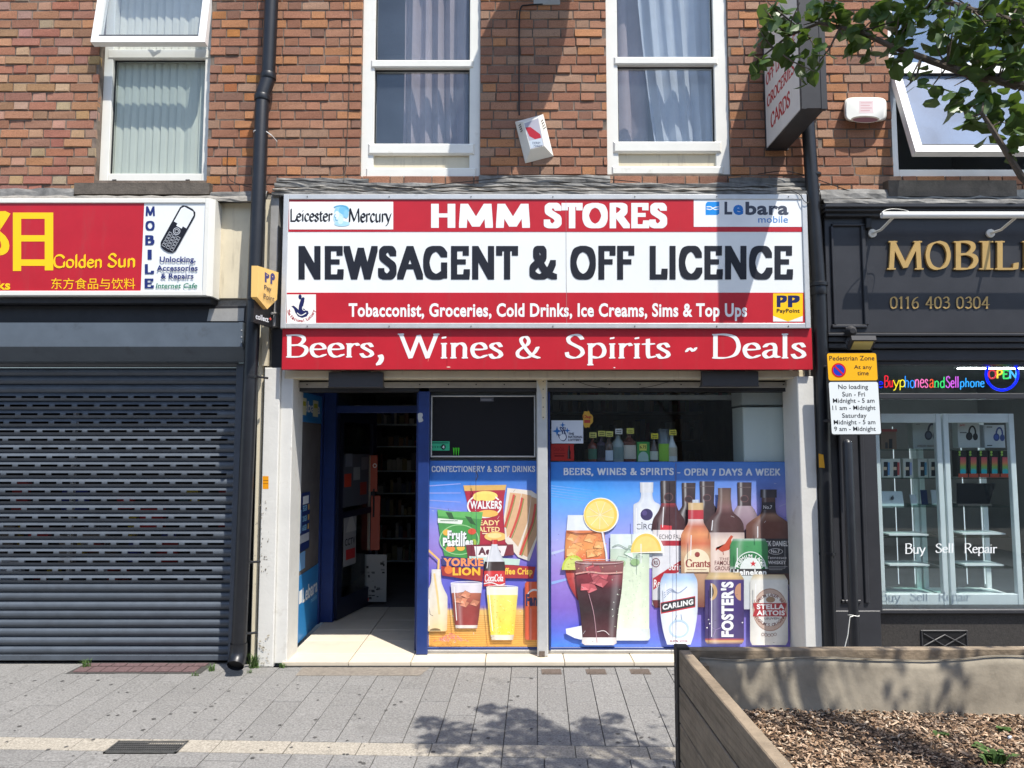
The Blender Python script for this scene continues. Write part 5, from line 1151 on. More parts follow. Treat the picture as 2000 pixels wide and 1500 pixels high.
# ------------------------------------------------------------------ signs
def face_frame(u0t, u1t, vt, u0b, u1b, vb_, Y):
    return (X(u0t, vt, Y) + X(u0b, vb_, Y)) / 2, (X(u1t, vt, Y) + X(u1b, vb_, Y)) / 2, Z(1000, vb_, Y), Z(1000, vt, Y)
YN = -.205
x0, x1, z0, z1 = face_frame(553, 1573, 379, 548, 1587, 641, YN)
ns_ = thing('shop_sign', 'large red and white newsagent sign box reading NEWSAGENT & OFF LICENCE', 'sign', ((x0 + x1) / 2, YN, z0))
fm = frame_mb(x0, x1, z0, z1, .042, YN, .0); fm.build('frame', 'aluminium', ns_)
xi0, xi1, zi0, zi1 = x0 + .042, x1 - .042, z0 + .042, z1 - .042
paint('sign_white', (.80, .82, .81), .35)
mat('sign_white2', (.78, .80, .79), .35, .03, 3, dirt=(.62, .62, .58), dscale=2.5, dmin=.64, streak=True); mat('ink_black', (.012, .013, .02), .4, .1, 20)
box('face', 'sign_white2', ns_, xi0, xi1, YN + .012, YN + .02, zi0, zi1)
za, zb_ = Z(1000, 452, YN), Z(1000, 571, YN)
YF = YN + .011
MB().bbox(xi0 + .001, xi1 - .001, YF - .001, YF + .002, za, zi1 - .001, .0005).build('red_band', 'red_panel', ns_); MB().bbox(xi0 + .001, xi1 - .001, YF - .001, YF + .002, zi0 + .001, zb_, .0005).build('red_band', 'red_panel', ns_)
m_ = MB(); ppen(m_, 'HMM', 842, 398, 1035, 445, YF - .0015, wd=.27, th=.2, ang=0, serif=0, track=.16); m_.build('lettering', 'sign_white', ns_)
m_ = MB(); ppen(m_, 'STORES', 1062, 396, 1303, 446, YF - .0015, wd=.27, th=.19, ang=0, serif=0, track=.13); m_.build('lettering', 'sign_white', ns_)
for s_, a, b in (('NEWSAGENT', 583, 1012), ('&', 1034, 1088), ('OFF', 1114, 1239), ('LICENCE', 1269, 1549)):
    m_ = MB(); ppen(m_, s_, a, 480, b, 546, YF - .0015, wd=.245 if s_ != '&' else .19, th=.18, ang=0, serif=0, track=.13); m_.build('lettering', 'ink_black', ns_)
m_ = MB(); ptext(m_, 'Tobacconist, Groceries, Cold Drinks, Ice Creams, Sims & Top Ups', 681, 592, 1459, 627, YF - .0015, .03); m_.build('lettering', 'sign_white', ns_)
A = Art(YF - .002); A.rect(565, 394, 768, 448, S(236, 238, 236)); A.pen('Leicester', 567, 407, 650, 434, INK, wd=.19, th=.03, ang=42, serif=.05, squeeze=.9); A.pen('Mercury', 681, 406, 765, 442, INK, wd=.19, th=.03, ang=42, serif=.05, squeeze=.9)
for u, v, a, b, c in ((665, 414, 12, 13, (150, 205, 230)), (661, 426, 10, 11, (190, 225, 238)), (672, 410, 10, 9, (120, 190, 222)), (658, 420, 5, 8, (226, 240, 246)), (668, 437, 15, 5, (170, 214, 234)), (665, 430, 6, 8, (205, 230, 240)), (676, 418, 5, 8, (140, 200, 228))): A.ell(u, v, a, b, S(*c))
A.line([(652, 405), (660, 402), (672, 402), (680, 408)], 2, S(90, 170, 210), True); A.line([(655, 418), (653, 423), (656, 425), (655, 429), (660, 431)], 1.5, S(120, 180, 210), True)
A.done('newspaper_logo', ns_)
A = Art(YF - .002); A.rect(1355, 389, 1567, 443, S(236, 238, 238)); A.poly([(1379, 397), (1382, 394), (1405, 394), (1405, 417), (1401, 420), (1378, 420), (1378, 400)], S(30, 140, 220)); A.line([(1380, 404), (1388, 404), (1396, 409), (1404, 408)], 1.8, WHITE, True); A.line([(1380, 408), (1388, 409), (1396, 405), (1404, 404)], 1.8, WHITE, True)
A.text('L', 1415, 394, 1430, 419, S(70, 76, 90), .035); A.text('e', 1432, 400, 1452, 420, S(40, 120, 200), .04); A.text('bara', 1456, 394, 1540, 420, S(70, 76, 90), .035); A.text('mobile', 1481, 422, 1539, 435, S(60, 130, 200), .0); A.done('phone_network_logo', ns_)
A = Art(YF - .002); A.rect(560, 575, 617, 631, S(238, 236, 232)); A.poly([(569, 598), (574, 597), (580, 602), (583, 605), (584, 596), (588, 583), (592, 580), (595, 582), (594, 590), (591, 602), (601, 606), (603, 612), (599, 618), (590, 621), (582, 618), (577, 611), (574, 603)], NAVY); A.ell(586, 580, 3.2, 5, NAVY); A.line([(580, 611), (588, 616), (598, 611)], 1.6, WHITE, True); A.ring(594, 602, 4, 5, 1.3, WHITE); A.ring(600, 602, 4, 5, 1.3, WHITE)
A.arc_text('The National Lottery', 588, 601, 25, 190, 350, 6, S(170, 20, 40), .02, True); A.done('lottery_logo', ns_)
A = Art(YF - .002); A.rect(1510, 573, 1568, 628, S(232, 232, 226)); A.poly([(1510, 573), (1568, 573), (1568, 617), (1539, 628), (1510, 617)], YEL); A.pen('P', 1517, 577, 1537, 600, NAVY, wd=.3, th=.2, ang=0, serif=0); A.pen('P', 1539, 577, 1562, 600, NAVY, wd=.3, th=.2, ang=0, serif=0); A.text('PayPoint', 1517, 603, 1562, 613, INK, .02); A.done('payment_logo', ns_)

MB().box(X(1106, 500, YF) - .0008, X(1106, 500, YF) + .0008, YF - .0025, YF, zi0 + .002, zi1 - .002).build('panel_joint', 'alu_grey', ns_)
for u in (600, 760, 920, 1080, 1240, 1400, 1540):
    for v in (384, 637): MB().tube([at(u, v, YN), at(u, v, YN - .003)], .005, 6).build('screw', 'steel', ns_)
YB = -.175
x0, x1, z0, z1 = face_frame(551, 1586, 648, 550, 1587, 722, YB)
bs = thing('shop_sign', 'long red board with white serif lettering Beers, Wines & Spirits ~ Deals', 'sign', ((x0 + x1) / 2, YB, z0))
MB().bbox(x0, x1, YB, YB + .03, z0, z1 + .03, .003).build('board', 'red_panel', bs)
paint('sign_letter', (.82, .82, .80), .4)
for s_, a, b, v0, v1 in (('Beers', 559, 731, 653, 699), (',', 734, 750, 692, 714), ('Wines', 777, 983, 651, 701), ('&', 1007, 1056, 656, 701), ('Spirits', 1103, 1310, 652, 714), ('~', 1338, 1362, 678, 688), ('Deals', 1391, 1575, 651, 701)):
    m_ = MB(); ppen(m_, s_, a, v0, b, v1, YB - .001, wd=.125, th=.05, ang=12, serif=.085, track=.03); m_.build('lettering', 'sign_letter', bs)
A = Art(YB - .0005); A.line([(843, 668), (836, 706)], .8, S(240, 140, 120)); A.line([(873, 690), (873, 716)], .8, S(150, 20, 30)); A.ell(1200, 718, 2, 1, WHITE, 8); A.ell(876, 717, 4, 1.2, S(236, 190, 170), 8); A.done('scratches', bs)

# red and white sign box over the shutter
YG = -.20
x0 = -5.4; x1 = X(407, 480, YG); z0, z1 = Z(1000, 577, YG), Z(1000, 387, YG)
gs = thing('shop_sign', 'red sign box with yellow lettering Golden Sun and a white mobile phone panel', 'sign', (-3.6, YG, z0))
fm = frame_mb(x0, x1, z0, z1, .038, YG, -.0); fm.build('frame', 'upvc', gs)
MB().prism([(x1, YG + .004, z0), (x1 + .03, YG + .04, z0 - .0), (x1 + .03, .0, z0), (x1, .0, z0)], (0, 0, z1 - z0)).build('end_cap', 'upvc', gs)
ur = X(277, 480, YG)
box('red_face', 'red_panel', gs, x0 + .038, ur, YG + .012, YG + .02, z0 + .038, z1 - .038); box('white_face', 'sign_white2', gs, ur, x1 - .038, YG + .0115, YG + .02, z0 + .038, z1 - .038)
YGF = YG + .0105
paint('sign_yellow', S(252, 200, 24), .4)
m_ = MB(); V, F = glyphs('阳', .012); put_text(m_, V, F, pframe(-38, 412, 104, 530, YGF)); m_.build('lettering', 'sign_yellow', gs)
m_ = MB(); ppen(m_, 'Golden', 104, 496, 199, 524, YGF - .001, wd=.17, th=.05, ang=55, serif=0); m_.build('lettering', 'sign_yellow', gs); m_ = MB(); ppen(m_, 'Sun', 210, 494, 264, 523, YGF - .001, wd=.17, th=.05, ang=55, serif=0); m_.build('lettering', 'sign_yellow', gs)
m_ = MB(); ptext(m_, '东方食品与饮料', 100, 543, 264, 565, YGF - .001, .0); m_.build('lettering', 'sign_yellow', gs)
m_ = MB(); ptext(m_, 'Drinks', -60, 548, 20, 566, YGF - .001, .03); m_.build('lettering', 'sign_yellow', gs)
A = Art(YGF - .0005)
for k, ch in enumerate('MOBILE'): w_ = 4 if ch == 'I' else 9; A.pen(ch, 293.5 - w_ - .8 * k * .5, 403 + k * 28.2, 293.5 + w_ - .8 * k * .5, 422 + k * 28.2, S(34, 48, 110), wd=.24, th=.18, ang=0, serif=0)
def rot(P, cu, cv, a): c, s = math.cos(R(a)), math.sin(R(a)); return [(cu + x * c - y * s, cv + x * s + y * c) for x, y in P]
hp = [(-17, -40), (-14, -46), (-6, -49), (6, -49), (14, -46), (17, -40), (17, 38), (13, 45), (5, 48), (-5, 48), (-13, 45), (-17, 38)]
A.poly(rot(hp, 347, 448, 29), INK); A.poly(rot([(x * .82, -23 + y * .82) for x, y in [(-17, -20), (-12, -27), (12, -27), (17, -20), (17, 22), (-17, 22)]], 347, 448, 29), S(225, 228, 232))
A.poly(rot([(-14, -10), (-6, -10), (-6, -4), (-14, -4)], 347, 448, 29), INK); A.poly(rot([(6, -10), (14, -10), (14, -4), (6, -4)], 347, 448, 29), INK)
for r_ in range(5):
    for c_ in range(3): A.line(rot([(-12 + c_ * 9, 12 + r_ * 6.4), (-12 + c_ * 9, 16.4 + r_ * 6.4), (-5.5 + c_ * 9, 16.4 + r_ * 6.4), (-5.5 + c_ * 9, 12 + r_ * 6.4), (-12 + c_ * 9, 12 + r_ * 6.4)], 347, 448, 29), .8, S(200, 204, 210))
q_ = rot([(0, 4)], 347, 448, 29)[0]; A.ring(q_[0], q_[1], 7, 7, 1.2, S(200, 204, 210)); A.ring(q_[0], q_[1], 4, 4, 1, S(200, 204, 210))
A.text('Unlocking,', 312, 501, 382, 515, S(34, 48, 110), .03); A.text('Accessories', 306, 518, 386, 529, S(34, 48, 110), .03); A.text('& Repairs', 314, 534, 378, 547, S(34, 48, 110), .03)
V, F = glyphs('Internet Cafe', .02); put_text(A.mb, [(p[0] + .2 * p[1], p[1], 0) for p in V], F, pframe(304, 553, 385, 563, A.up()), S(30, 120, 96)); A.done('print', gs)

# cream panel between the two signs, metal plate and shutter housing below
pbox('cream_panel', 'panel_cream', left, 412, 396, 497, 583, -.03, .05, .004)
MB().box(-5.4, X(497, 500, -.01), -.005, .26, 2.56, ZB - .1).build('sign_backing', 'concrete', left)
MB().bbox(-5.4, X(412, 583, -.14), -.14, .0, Z(1000, 592, -.14), z0 - .004).build('sign_base', 'dark_metal', left)
MB().bbox(-5.4, X(480, 615, -.04), -.04, .0, Z(1000, 630, -.04), Z(1000, 597, -.04), .004).build('steel_plate', 'dark_metal', left)
MB().prism([at(404, 627, -.046), at(409, 603, -.046), at(477, 602, -.046), at(476, 627, -.046)], (0, .005, 0)).build('steel_patch', 'alu_grey', left)

# ------------------------------------------------------------------ roller shutter
YSH = .03
su = thing('roller_shutter', 'closed dark grey roller shutter with rows of small slots', 'shutter', (-3.4, YSH, 0))
zt_, zm_, zb2 = Z(1000, 630, -.24), Z(1000, 677, -.24), Z(1000, 701, -.16)
xe = X(466, 660, -.24)
m_ = MB(); m_.prism([(-5.4, -.24, zt_), (-5.4, -.24, zm_), (-5.4, -.10, zm_ - .10), (-5.4, .02, zm_ - .10), (-5.4, .02, zt_)], (xe + 5.4, 0, 0)); m_.build('housing', 'housing', su)
m_ = MB(); m_.prism([(xe, -.243, zt_ + .003), (xe, -.243, zm_), (xe, -.10, zm_ - .104), (xe, .02, zm_ - .104), (xe, .02, zt_ + .003)], (.03, 0, 0)); m_.build('end_plate', 'housing', su)
for v in (645, 658, 668): MB().tube([at(472, v, -.243), at(472, v, -.248)], .006, 6).build('rivet', 'aluminium', su)
sx1 = X(455, 1000, YSH - .03)
MB().bbox(sx1, sx1 + .115, YSH - .055, .2, gz(0) - .01, zm_ - .105, .006).build('guide_rail', 'shutter', su).color = (.06, .072, .092, 1)
pitch_s = (Z(1000, 716, YSH) - Z(1000, 1283, YSH)) / 33.4
zbot = Z(1000, 1278, YSH)
def slat_mesh(holes, phase):
    """curved slat, x measured back from its right end; slots are left open"""
    H = pitch_s; prof = [(.0, .012), (.04, .0), (.14, -.004), (.30, -.012), (.50, -.015), (.70, -.012), (.86, -.004), (.93, .004), (1.0, .012)]
    L = 3.2; xs = [0.0]; cells = []
    if holes:
        x = .07 + phase
        while x < L - .2: xs += [x, x + .012, x + .125, x + .137]; x += .182
    xs.append(L); V = []; F = []; n = len(prof)
    # split the middle band so that the slots sit between 0.36 and 0.64 of the height
    prof2 = [(.0, .012), (.04, .0), (.14, -.004), (.30, -.0125), (.37, -.0145), (.63, -.0145), (.70, -.0125), (.86, -.004), (.93, .004), (1.0, .012)]; n = len(prof2)
    for x in xs:
        for (h, d) in prof2: V.append((-x, d, h * H))
    for i in range(len(xs) - 1):
        hole = holes and 1 <= i < len(xs) - 1 and (i - 1) % 4 in (0, 1, 2)
        for k in range(n - 1):
            if hole and k == 4: continue
            a = i * n + k; F.append((a, a + 1, a + n + 1, a + n))
    me = bpy.data.meshes.new('slat'); me.from_pydata(V, [], F); me.materials.append(MATS['shutter']); me.shade_smooth()
    try: me.set_sharp_from_angle(angle=R(50))
    except Exception: pass
    return me
SM = [slat_mesh(False, 0), slat_mesh(True, .0), slat_mesh(True, .091)]
for k in range(44):
    z_ = zbot + k * pitch_s
    if z_ > zm_ - .09: break
    solid = k < 8 or k > 29
    o = bpy.data.objects.new('slat', SM[0 if solid else 1 + k % 2]); COL.objects.link(o); o.parent = su; o.location = Vector((sx1 + .004, YSH + random.uniform(-.0015, .0015), z_)) - ORG[su.name]; kk = random.uniform(.86, 1.12); o.color = (.072 * kk, .086 * kk, .105 * kk, 1); o.rotation_euler = (random.uniform(-.05, .05), random.uniform(-.0006, .0006), 0)
_bb = MB().bbox(sx1 - 3.2, sx1, YSH - .012, YSH + .03, zbot - .045, zbot - .001, .004).build('bottom_bar', 'shutter', su); _bb.color = (.08, .095, .115, 1)
# shop behind the shutter
ro = MB(); a, b, c, d, e, f_ = -5.4, sx1 + .1, .06, 3.2, .0, 2.3
ro.quad((a, d, e), (b, d, e), (b, d, f_), (a, d, f_)); ro.quad((a, c, f_), (b, c, f_), (b, d, f_), (a, d, f_)); ro.quad((a, c, e), (b, c, e), (b, d, e), (a, d, e)); ro.quad((a, c, e), (a, d, e), (a, d, f_), (a, c, f_)); ro.quad((b, c, e), (b, d, e), (b, d, f_), (b, c, f_))
ro.build('shop_room', 'room_dark', left)
box('window_mullion', 'upvc_white', left, X(137, 1000, .12), X(143, 1000, .12), .1, .14, .5, 2.0)
ds = thing('window_display', 'red, blue and white goods dimly seen through the slots of the shutter', 'display', (-3.2, .4, .4))
gd = MB(); rnd = random.Random(11)
for k in range(46):
    x_ = rnd.uniform(-4.7, sx1 - .1); z_ = rnd.uniform(.42, 1.25); w_ = rnd.uniform(.05, .22); h_ = rnd.uniform(.05, .25); y_ = rnd.uniform(.16, .5)
    gd.box(x_, min(x_ + w_, sx1), y_, y_ + .05, z_, z_ + h_, S(*rnd.choice([(170, 40, 40), (150, 36, 36), (40, 50, 120), (200, 200, 200), (120, 110, 100), (70, 90, 90), (210, 180, 60), (90, 90, 96)])))
tag(gd.build('goods', 'print', ds), kind='stuff'); box('stand', 'room_mid', ds, -5.0, sx1, .16, .9, .36, .40)
# threshold under the shutter
tag(MB().box(-5.4, sx1 + .1, .0, .3, -.3, -.006).build('threshold', 'concrete'), kind='structure')
MB().box(-5.4, X(497, 1000, 0), .2, .3, -.02, .02).build('base', 'concrete', left)

# ------------------------------------------------------------------ lead flashings over the signs
def flash(parent, u0, u1, v0, v1, Y, y1=.03, lean=.03, seed=1, material='lead', name='lead_flashing'):
    rnd = random.Random(seed); m_ = MB(); n = max(6, int((u1 - u0) / 22)); V = []; F = []
    x0_, x1_ = X(u0, v0, Y), X(u1, v0, Y); zt, zb = Z(1000, v0, Y), Z(1000, v1, Y)
    rows = [(y1, zt + .004), (Y + lean, zt), (Y + lean * .3, (zt + zb) / 2), (Y, zb), (Y + .012, zb - .006)]
    for i in range(n + 1):
        for j, (y, z) in enumerate(rows): V.append((x0_ + (x1_ - x0_) * i / n, y + (rnd.uniform(-.008, .008) if j else 0), z + rnd.uniform(-.006, .006) * (j > 0)))
    r = len(rows)
    for i in range(n):
        for j in range(r - 1): k = i * r + j; F.append((k, k + r, k + r + 1, k + 1))
    return m_.add(V, F).build(name, material, parent)
flash(left, -160, 144, 366, 384, -.07, seed=1); flash(left, 410, 520, 371, 384, -.07, seed=2); flash(left, -160, 495, 380, 392, -.12, seed=3, material='concrete', name='timber_fillet')
flash(mid, 540, 720, 347, 357, -.03, .02, .006, 4); flash(mid, 935, 1192, 342, 356, -.035, .02, .008, 5); flash(mid, 1424, 1590, 347, 358, -.03, .02, .006, 6)
flash(mid, 536, 1602, 357, 364, -.062, .03, .006, 7); flash(mid, 532, 1602, 366, 371, -.10, .03, .005, 8, 'concrete', 'timber_fillet'); flash(mid, 530, 1602, 373, 380, -.135, .03, .006, 9)
for b_, a, b in ((left, -6.5, XL), (mid, XL, XR), (right, XR, 6.5)): MB().box(a, b, .004, .3, ZB - .28, ZB + .012).build('ledge', 'concrete', b_)
MB().box(X(533, 500, -.02), X(548, 500, -.02), -.10, .0, Z(1000, 640, -.02), Z(1000, 386, -.02)).build('sign_bracket', 'alu_grey', mid); MB().box(X(519, 500, -.02), X(531, 500, -.02), -.05, .0, Z(1000, 715, -.02), Z(1000, 392, -.02)).build('party_strip', 'panel_cream', mid)
MB().box(X(531, 680, -.03), X(552, 680, -.03), -.03, .012, Z(1000, 722, -.03), Z(1000, 642, -.03)).build('shadow_gap', 'dark_metal', mid)
MB().box(X(1588, 600, -.02), X(1600, 600, -.02), -.02, .012, Z(1000, 735, -.02), Z(1000, 385, -.02)).build('party_strip', 'concrete', mid)
# ------------------------------------------------------------------ pipes, cables and small things on the walls
def collar(parent, p, d, r, h=.05, material='black_pipe'):
    p = Vector(p); d = Vector(d).normalized(); MB().tube([p - d * h / 2, p - d * h * .42, p + d * h * .42, p + d * h / 2], [r * .97, r, r, r * .97], 16).build('collar', material, parent)
dp = thing('drainpipe', 'black plastic drainpipe with a kink between the shutter and the newsagent', 'pipe', at(466, 1290, -.2))
r = .055
pA = [at(533, -60, -.09), at(524, 150, -.09)]; pB = [at(512.5, 192, -.11), at(505, 380, -.2), at(466, 1272, -.24)]
MB().tube(pA, r, 18).build('upper_pipe', 'black_pipe', dp)
MB().tube([pA[1] + Vector((0, 0, .02)), pA[1] - Vector((.004, 0, .03)), pB[0] + Vector((.006, 0, .05)), pB[0] - Vector((0, 0, .02))], r * 1.06, 18).build('elbow', 'black_pipe', dp)
collar(dp, pA[1] + Vector((0, 0, .0)), (0, 0, 1), r * 1.16); collar(dp, pB[0] + Vector((0, -.001, 0)), (0, 0, 1), r * 1.17, .05)
MB().tube(pB, r, 18).build('lower_pipe', 'black_pipe', dp)
e0 = pB[2]; MB().tube([e0 + Vector((0, 0, .06)), e0 - Vector((0, 0, .01)), e0 + Vector((0, -.025, -.06)), e0 + Vector((0, -.06, -.09))], r * 1.13, 18, caps=False).build('shoe', 'black_pipe', dp)
MB().tube([e0 + Vector((0, -.045, -.075)), e0 + Vector((0, -.046, -.076))], r * 1.05, 16).build('shoe_mouth', 'black', dp)
for v, u in ((584, 497), (736, 491), (1098, 475), (1238, 468)):
    p = at(u, v, -.215); collar(dp, p, (0, 0, 1), r * 1.06, .022); MB().tube([p + Vector((.05, 0, 0)), p + Vector((.11, .06, -.005))], .009, 8).build('bracket_arm', 'black_pipe', dp)
tie = thing('cable_tie', 'white cable tie round the black drainpipe with a loose end', 'tie', at(505, 258, -.14)); p = at(509.5, 259, -.135)
MB().tube([p + Vector((.0575 * math.cos(a), .0575 * math.sin(a), .004 * math.sin(a))) for a in [R(k * 24) for k in range(16)]], .004, 6).build('loop', 'upvc_white', tie)
MB().tube([at(520, 257, -.18), at(530, 264, -.17), at(541, 276, -.1)], .0035, 6).build('tail', 'upvc_white', tie)
dq = thing('drainpipe', 'black cast iron drainpipe beside the dark grey shopfront', 'pipe', at(1612, 1262, -.12))
qa, qb, qc = at(1566, 60, -.10), at(1599, 556, -.13), at(1621, 1290, -.13)
MB().tube([qa, qb], .052, 18).build('upper_pipe', 'black_pipe', dq); MB().tube([qb + Vector((0, 0, .0)), qc], .054, 18).build('lower_pipe', 'black_pipe', dq)
collar(dq, qb, (0, 0, 1), .07, .03); collar(dq, qb - Vector((0, 0, .05)), (0, 0, 1), .062, .07); collar(dq, at(1589, 342, -.11), (0, 0, 1), .06, .02); collar(dq, at(1616, 1081, -.13), (0, 0, 1), .06, .025)
MB().tube([at(1600, 1081, -.13), at(1594, 1079, -.06)], .01, 8).build('bracket_arm', 'black_pipe', dq)
def cable(label, pts, rad=.004, material='black'):
    P = [at(*p) for p in pts]; out = []
    for i in range(len(P) - 1):
        a = P[max(i - 1, 0)]; b = P[i]; c = P[i + 1]; d = P[min(i + 2, len(P) - 1)]
        for k in range(6):
            t = k / 6; out.append(.5 * (2 * b + (c - a) * t + (2 * a - 5 * b + 4 * c - d) * t * t + (3 * b - a - 3 * c + d) * t ** 3))
    out.append(P[-1]); o = MB().tube(out, rad, 6).build('cable', material); return tag(o, label, 'cable', 'cables clipped along the wall')
cable('thin brown cable hanging down the bricks left of the first tall window', [(684, -20, -.008), (683, 120, -.01), (681, 200, -.008), (677, 290, -.01), (675, 330, -.02), (671, 352, -.05)], .0032, 'bark')
cable('black cable running down to the tilted alarm box', [(1060, 8, -.012), (1030, 10, -.012), (1017, 16, -.012), (1014, 60, -.012), (1014, 225, -.012)], .006)
cable('black cable sagging along the lead above the newsagent sign', [(545, 352, -.06), (620, 354, -.09), (700, 362, -.1), (790, 368, -.12), (900, 356, -.09), (1010, 346, -.06), (1120, 345, -.06), (1250, 356, -.09)], .0035)
cable('thin cable looping from the drilled hole beside the left window', [(445, 289, -.004), (444, 330, -.01), (450, 352, -.02), (475, 362, -.05), (500, 368, -.1)], .003)
cable('black cable bundled round the cast iron pipe over the sign corner', [(1480, 340, -.04), (1530, 334, -.05), (1570, 342, -.09), (1600, 352, -.09), (1640, 366, -.06), (1672, 378, -.08)], .0035)
cable('loop of black cable hanging by the corner of the newsagent sign', [(1545, 372, -.19), (1562, 380, -.215), (1570, 392, -.22), (1578, 396, -.215), (1579, 385, -.21), (1574, 376, -.2)], .003)
cable('thin cable drooping across the top of the right-hand shop window', [(1118, 741, .09), (1160, 755, .08), (1220, 759, .08), (1270, 755, .08), (1322, 741, .09)], .0022)
# alarm boxes
ab = thing('alarm_box', 'cream alarm box hanging crooked on the bricks with a red and white plate', 'alarm box', at(1043, 275, 0), 'alarm boxes on the upper walls')
def quadface(mb, P): mb.add(P, [tuple(range(len(P)))])
bk = [at(1006, 238, -.012), at(1061, 223, -.012), at(1081, 305, -.012), at(1026, 319, -.012)]; fr = [at(1022, 239, -.10), at(1052, 229, -.10), at(1063, 285, -.10), at(1036, 292, -.10)]
m_ = MB(); m_.add(bk + fr, [(7, 6, 5, 4), (0, 4, 5, 1), (1, 5, 6, 2), (2, 6, 7, 3), (3, 7, 4, 0), (0, 1, 2, 3)]); m_.build('case', 'upvc', ab)
A = Art(-.1005); A.poly([(1024, 241), (1051, 231), (1062, 284), (1037, 291)], S(170, 168, 178)); A.poly([(1026, 249), (1036, 248), (1055, 262), (1057, 269), (1045, 272), (1034, 266)], S(172, 30, 48)); A.poly([(1033, 275), (1058, 270), (1061, 283), (1037, 290)], S(190, 200, 210)); A.text('DERBY', 1040, 277, 1056, 281.5, S(50, 60, 90), .01); A.text('754634', 1042, 283, 1058, 287, S(50, 60, 90), .01); A.done('plate', ab)
for k in range(4):
    for (u, v, Y) in ((1013 + k * 1.2, 246 + k * 4, -.062), (1056.5 + k * 1.8, 238 + k * 4.6, -.062)): MB().tube([at(u, v, Y - .006), at(u + 4, v - 4, Y - .006)], .0035, 6).build('louvre', 'black', ab)
a2 = thing('alarm_box', 'rounded white alarm box with a faded label beside the open window', 'alarm box', at(1690, 238, 0), 'alarm boxes on the upper walls')
m_ = MB(); V = []; F = []; n = 9
for (s, Y) in ((1.0, -.005), (1.0, -.05), (.96, -.08), (.88, -.092)):
    for k in range(28):
        a = 2 * math.pi * k / 28; cu, su = math.cos(a), math.sin(a); ex = .35
        V.append(at(1690 + s * 42 * (abs(cu) ** ex) * (1 if cu > 0 else -1), 214 + s * 24 * (abs(su) ** .45) * (1 if su > 0 else -1), Y))
for j in range(3):
    for k in range(28): F.append((j * 28 + k, j * 28 + (k + 1) % 28, (j + 1) * 28 + (k + 1) % 28, (j + 1) * 28 + k))
F.append(tuple(range(84, 112))); m_.add(V, F); m_.smooth = True; m_.build('case', 'upvc', a2)
A = Art(-.0925); A.rect(1678, 196, 1706, 221, S(226, 206, 204))
for k in range(4): A.rect(1681, 200 + 5 * k, 1703 - 4 * (k % 2), 201.6 + 5 * k, S(214, 170, 170))
A.done('label', a2); A = Art(-.0925); A.ell(1690, 233, 28, 7, S(120, 110, 96), 20, 0, 360); A.ell(1690, 234, 25, 5, S(70, 24, 28), 20); A.done('strobe', a2)
# satellite dish: only its bracket shows at the top edge, but its shadow falls across the bricks
sd = thing('satellite_dish', 'grey metal bracket plate of a satellite dish bolted to the bricks', 'satellite dish', at(1066, 0, 0))
pbox('wall_plate', 'alu_grey', sd, 1042, -30, 1094, 9, -.012, .012, .003)
dc = Vector((X(1075, 0, 0) + .0, -.50, 6.02)); dnn = Vector((.70, -.42, .52)).normalized(); du = dnn.orthogonal().normalized(); dv = dnn.cross(du)
V = []; F = []
for j in range(6):
    rr = .425 * j / 5
    for k in range(28): a = 2 * math.pi * k / 28; V.append(dc + (du * math.cos(a) + dv * math.sin(a)) * rr + dnn * (.09 * (j / 5) ** 2))
for j in range(5):
    for k in range(28): F.append((j * 28 + k, j * 28 + (k + 1) % 28, (j + 1) * 28 + (k + 1) % 28, (j + 1) * 28 + k))
MB().add(V, F).build('reflector', 'alu_grey', sd, True).modifiers.new('s', 'SOLIDIFY').thickness = .004
MB().tube([at(1066, -8, -.01), Vector((at(1066, 0, 0).x, -.22, 5.56)), Vector((at(1066, 0, 0).x, -.22, 5.9)), dc - dnn * .01], .02, 8).build('arm', 'alu_grey', sd)
MB().tube([dc - du * .3 + dnn * .06, dc + dnn * .42], .01, 8).build('feed_arm', 'alu_grey', sd); MB().tube([dc + dnn * .38, dc + dnn * .46], .03, 10).build('receiver', 'upvc', sd)
# projecting box sign
pj = thing('projecting_sign', 'white projecting box sign reading OFF LICENCE GROCERIES CARDS in red', 'sign', at(1497, 293, 0))
xs0 = X(1496, 293, -.03); xs1 = xs0 + .17; y_f, y_b = -.80, -.03
zb_ = Z(1000, 293, y_b); zt_ = zb_ + 1.05
box('case', 'dark_metal', pj, xs0 + .006, xs1, y_f, y_b, zb_, zt_)
box('edge_strip', 'dark_metal', pj, xs0 - .003, xs0 + .03, y_f - .004, y_f + .03, zb_ - .006, zt_); box('edge_strip', 'dark_metal', pj, xs1 - .03, xs1 + .012, y_f - .004, y_f + .03, zb_ - .006, zt_); box('edge_strip', 'dark_metal', pj, xs0 - .003, xs1 + .012, y_b - .02, y_b + .004, zb_ - .006, zt_)
mat('sign_aged', (.62, .60, .57), .4, .05, 4, dirt=(.45, .42, .38), dscale=3, dmin=.6, streak=True); paint('ink_faded_red', S(170, 40, 44), .5)
box('face', 'sign_aged', pj, xs0, xs0 + .006, y_f + .03, y_b - .02, zb_ + .01, zt_ - .01)
def side_text(body, z0_, z1_, y0_, y1_, **kw):
    """lettering on the face that looks left: reads from the wall outwards or in, near edge on the left"""
    V, F = pen(body, **kw); a0, a1, b0, b1 = fit(V); m_ = MB()
    out = [(xs0 - .0008 - p[2], y0_ + (y1_ - y0_) * (p[0] - a0) / (a1 - a0), z0_ + (z1_ - z0_) * (p[1] - b0) / (b1 - b0)) for p in V]
    return m_.add(out, F).build('lettering', 'ink_faded_red', pj)
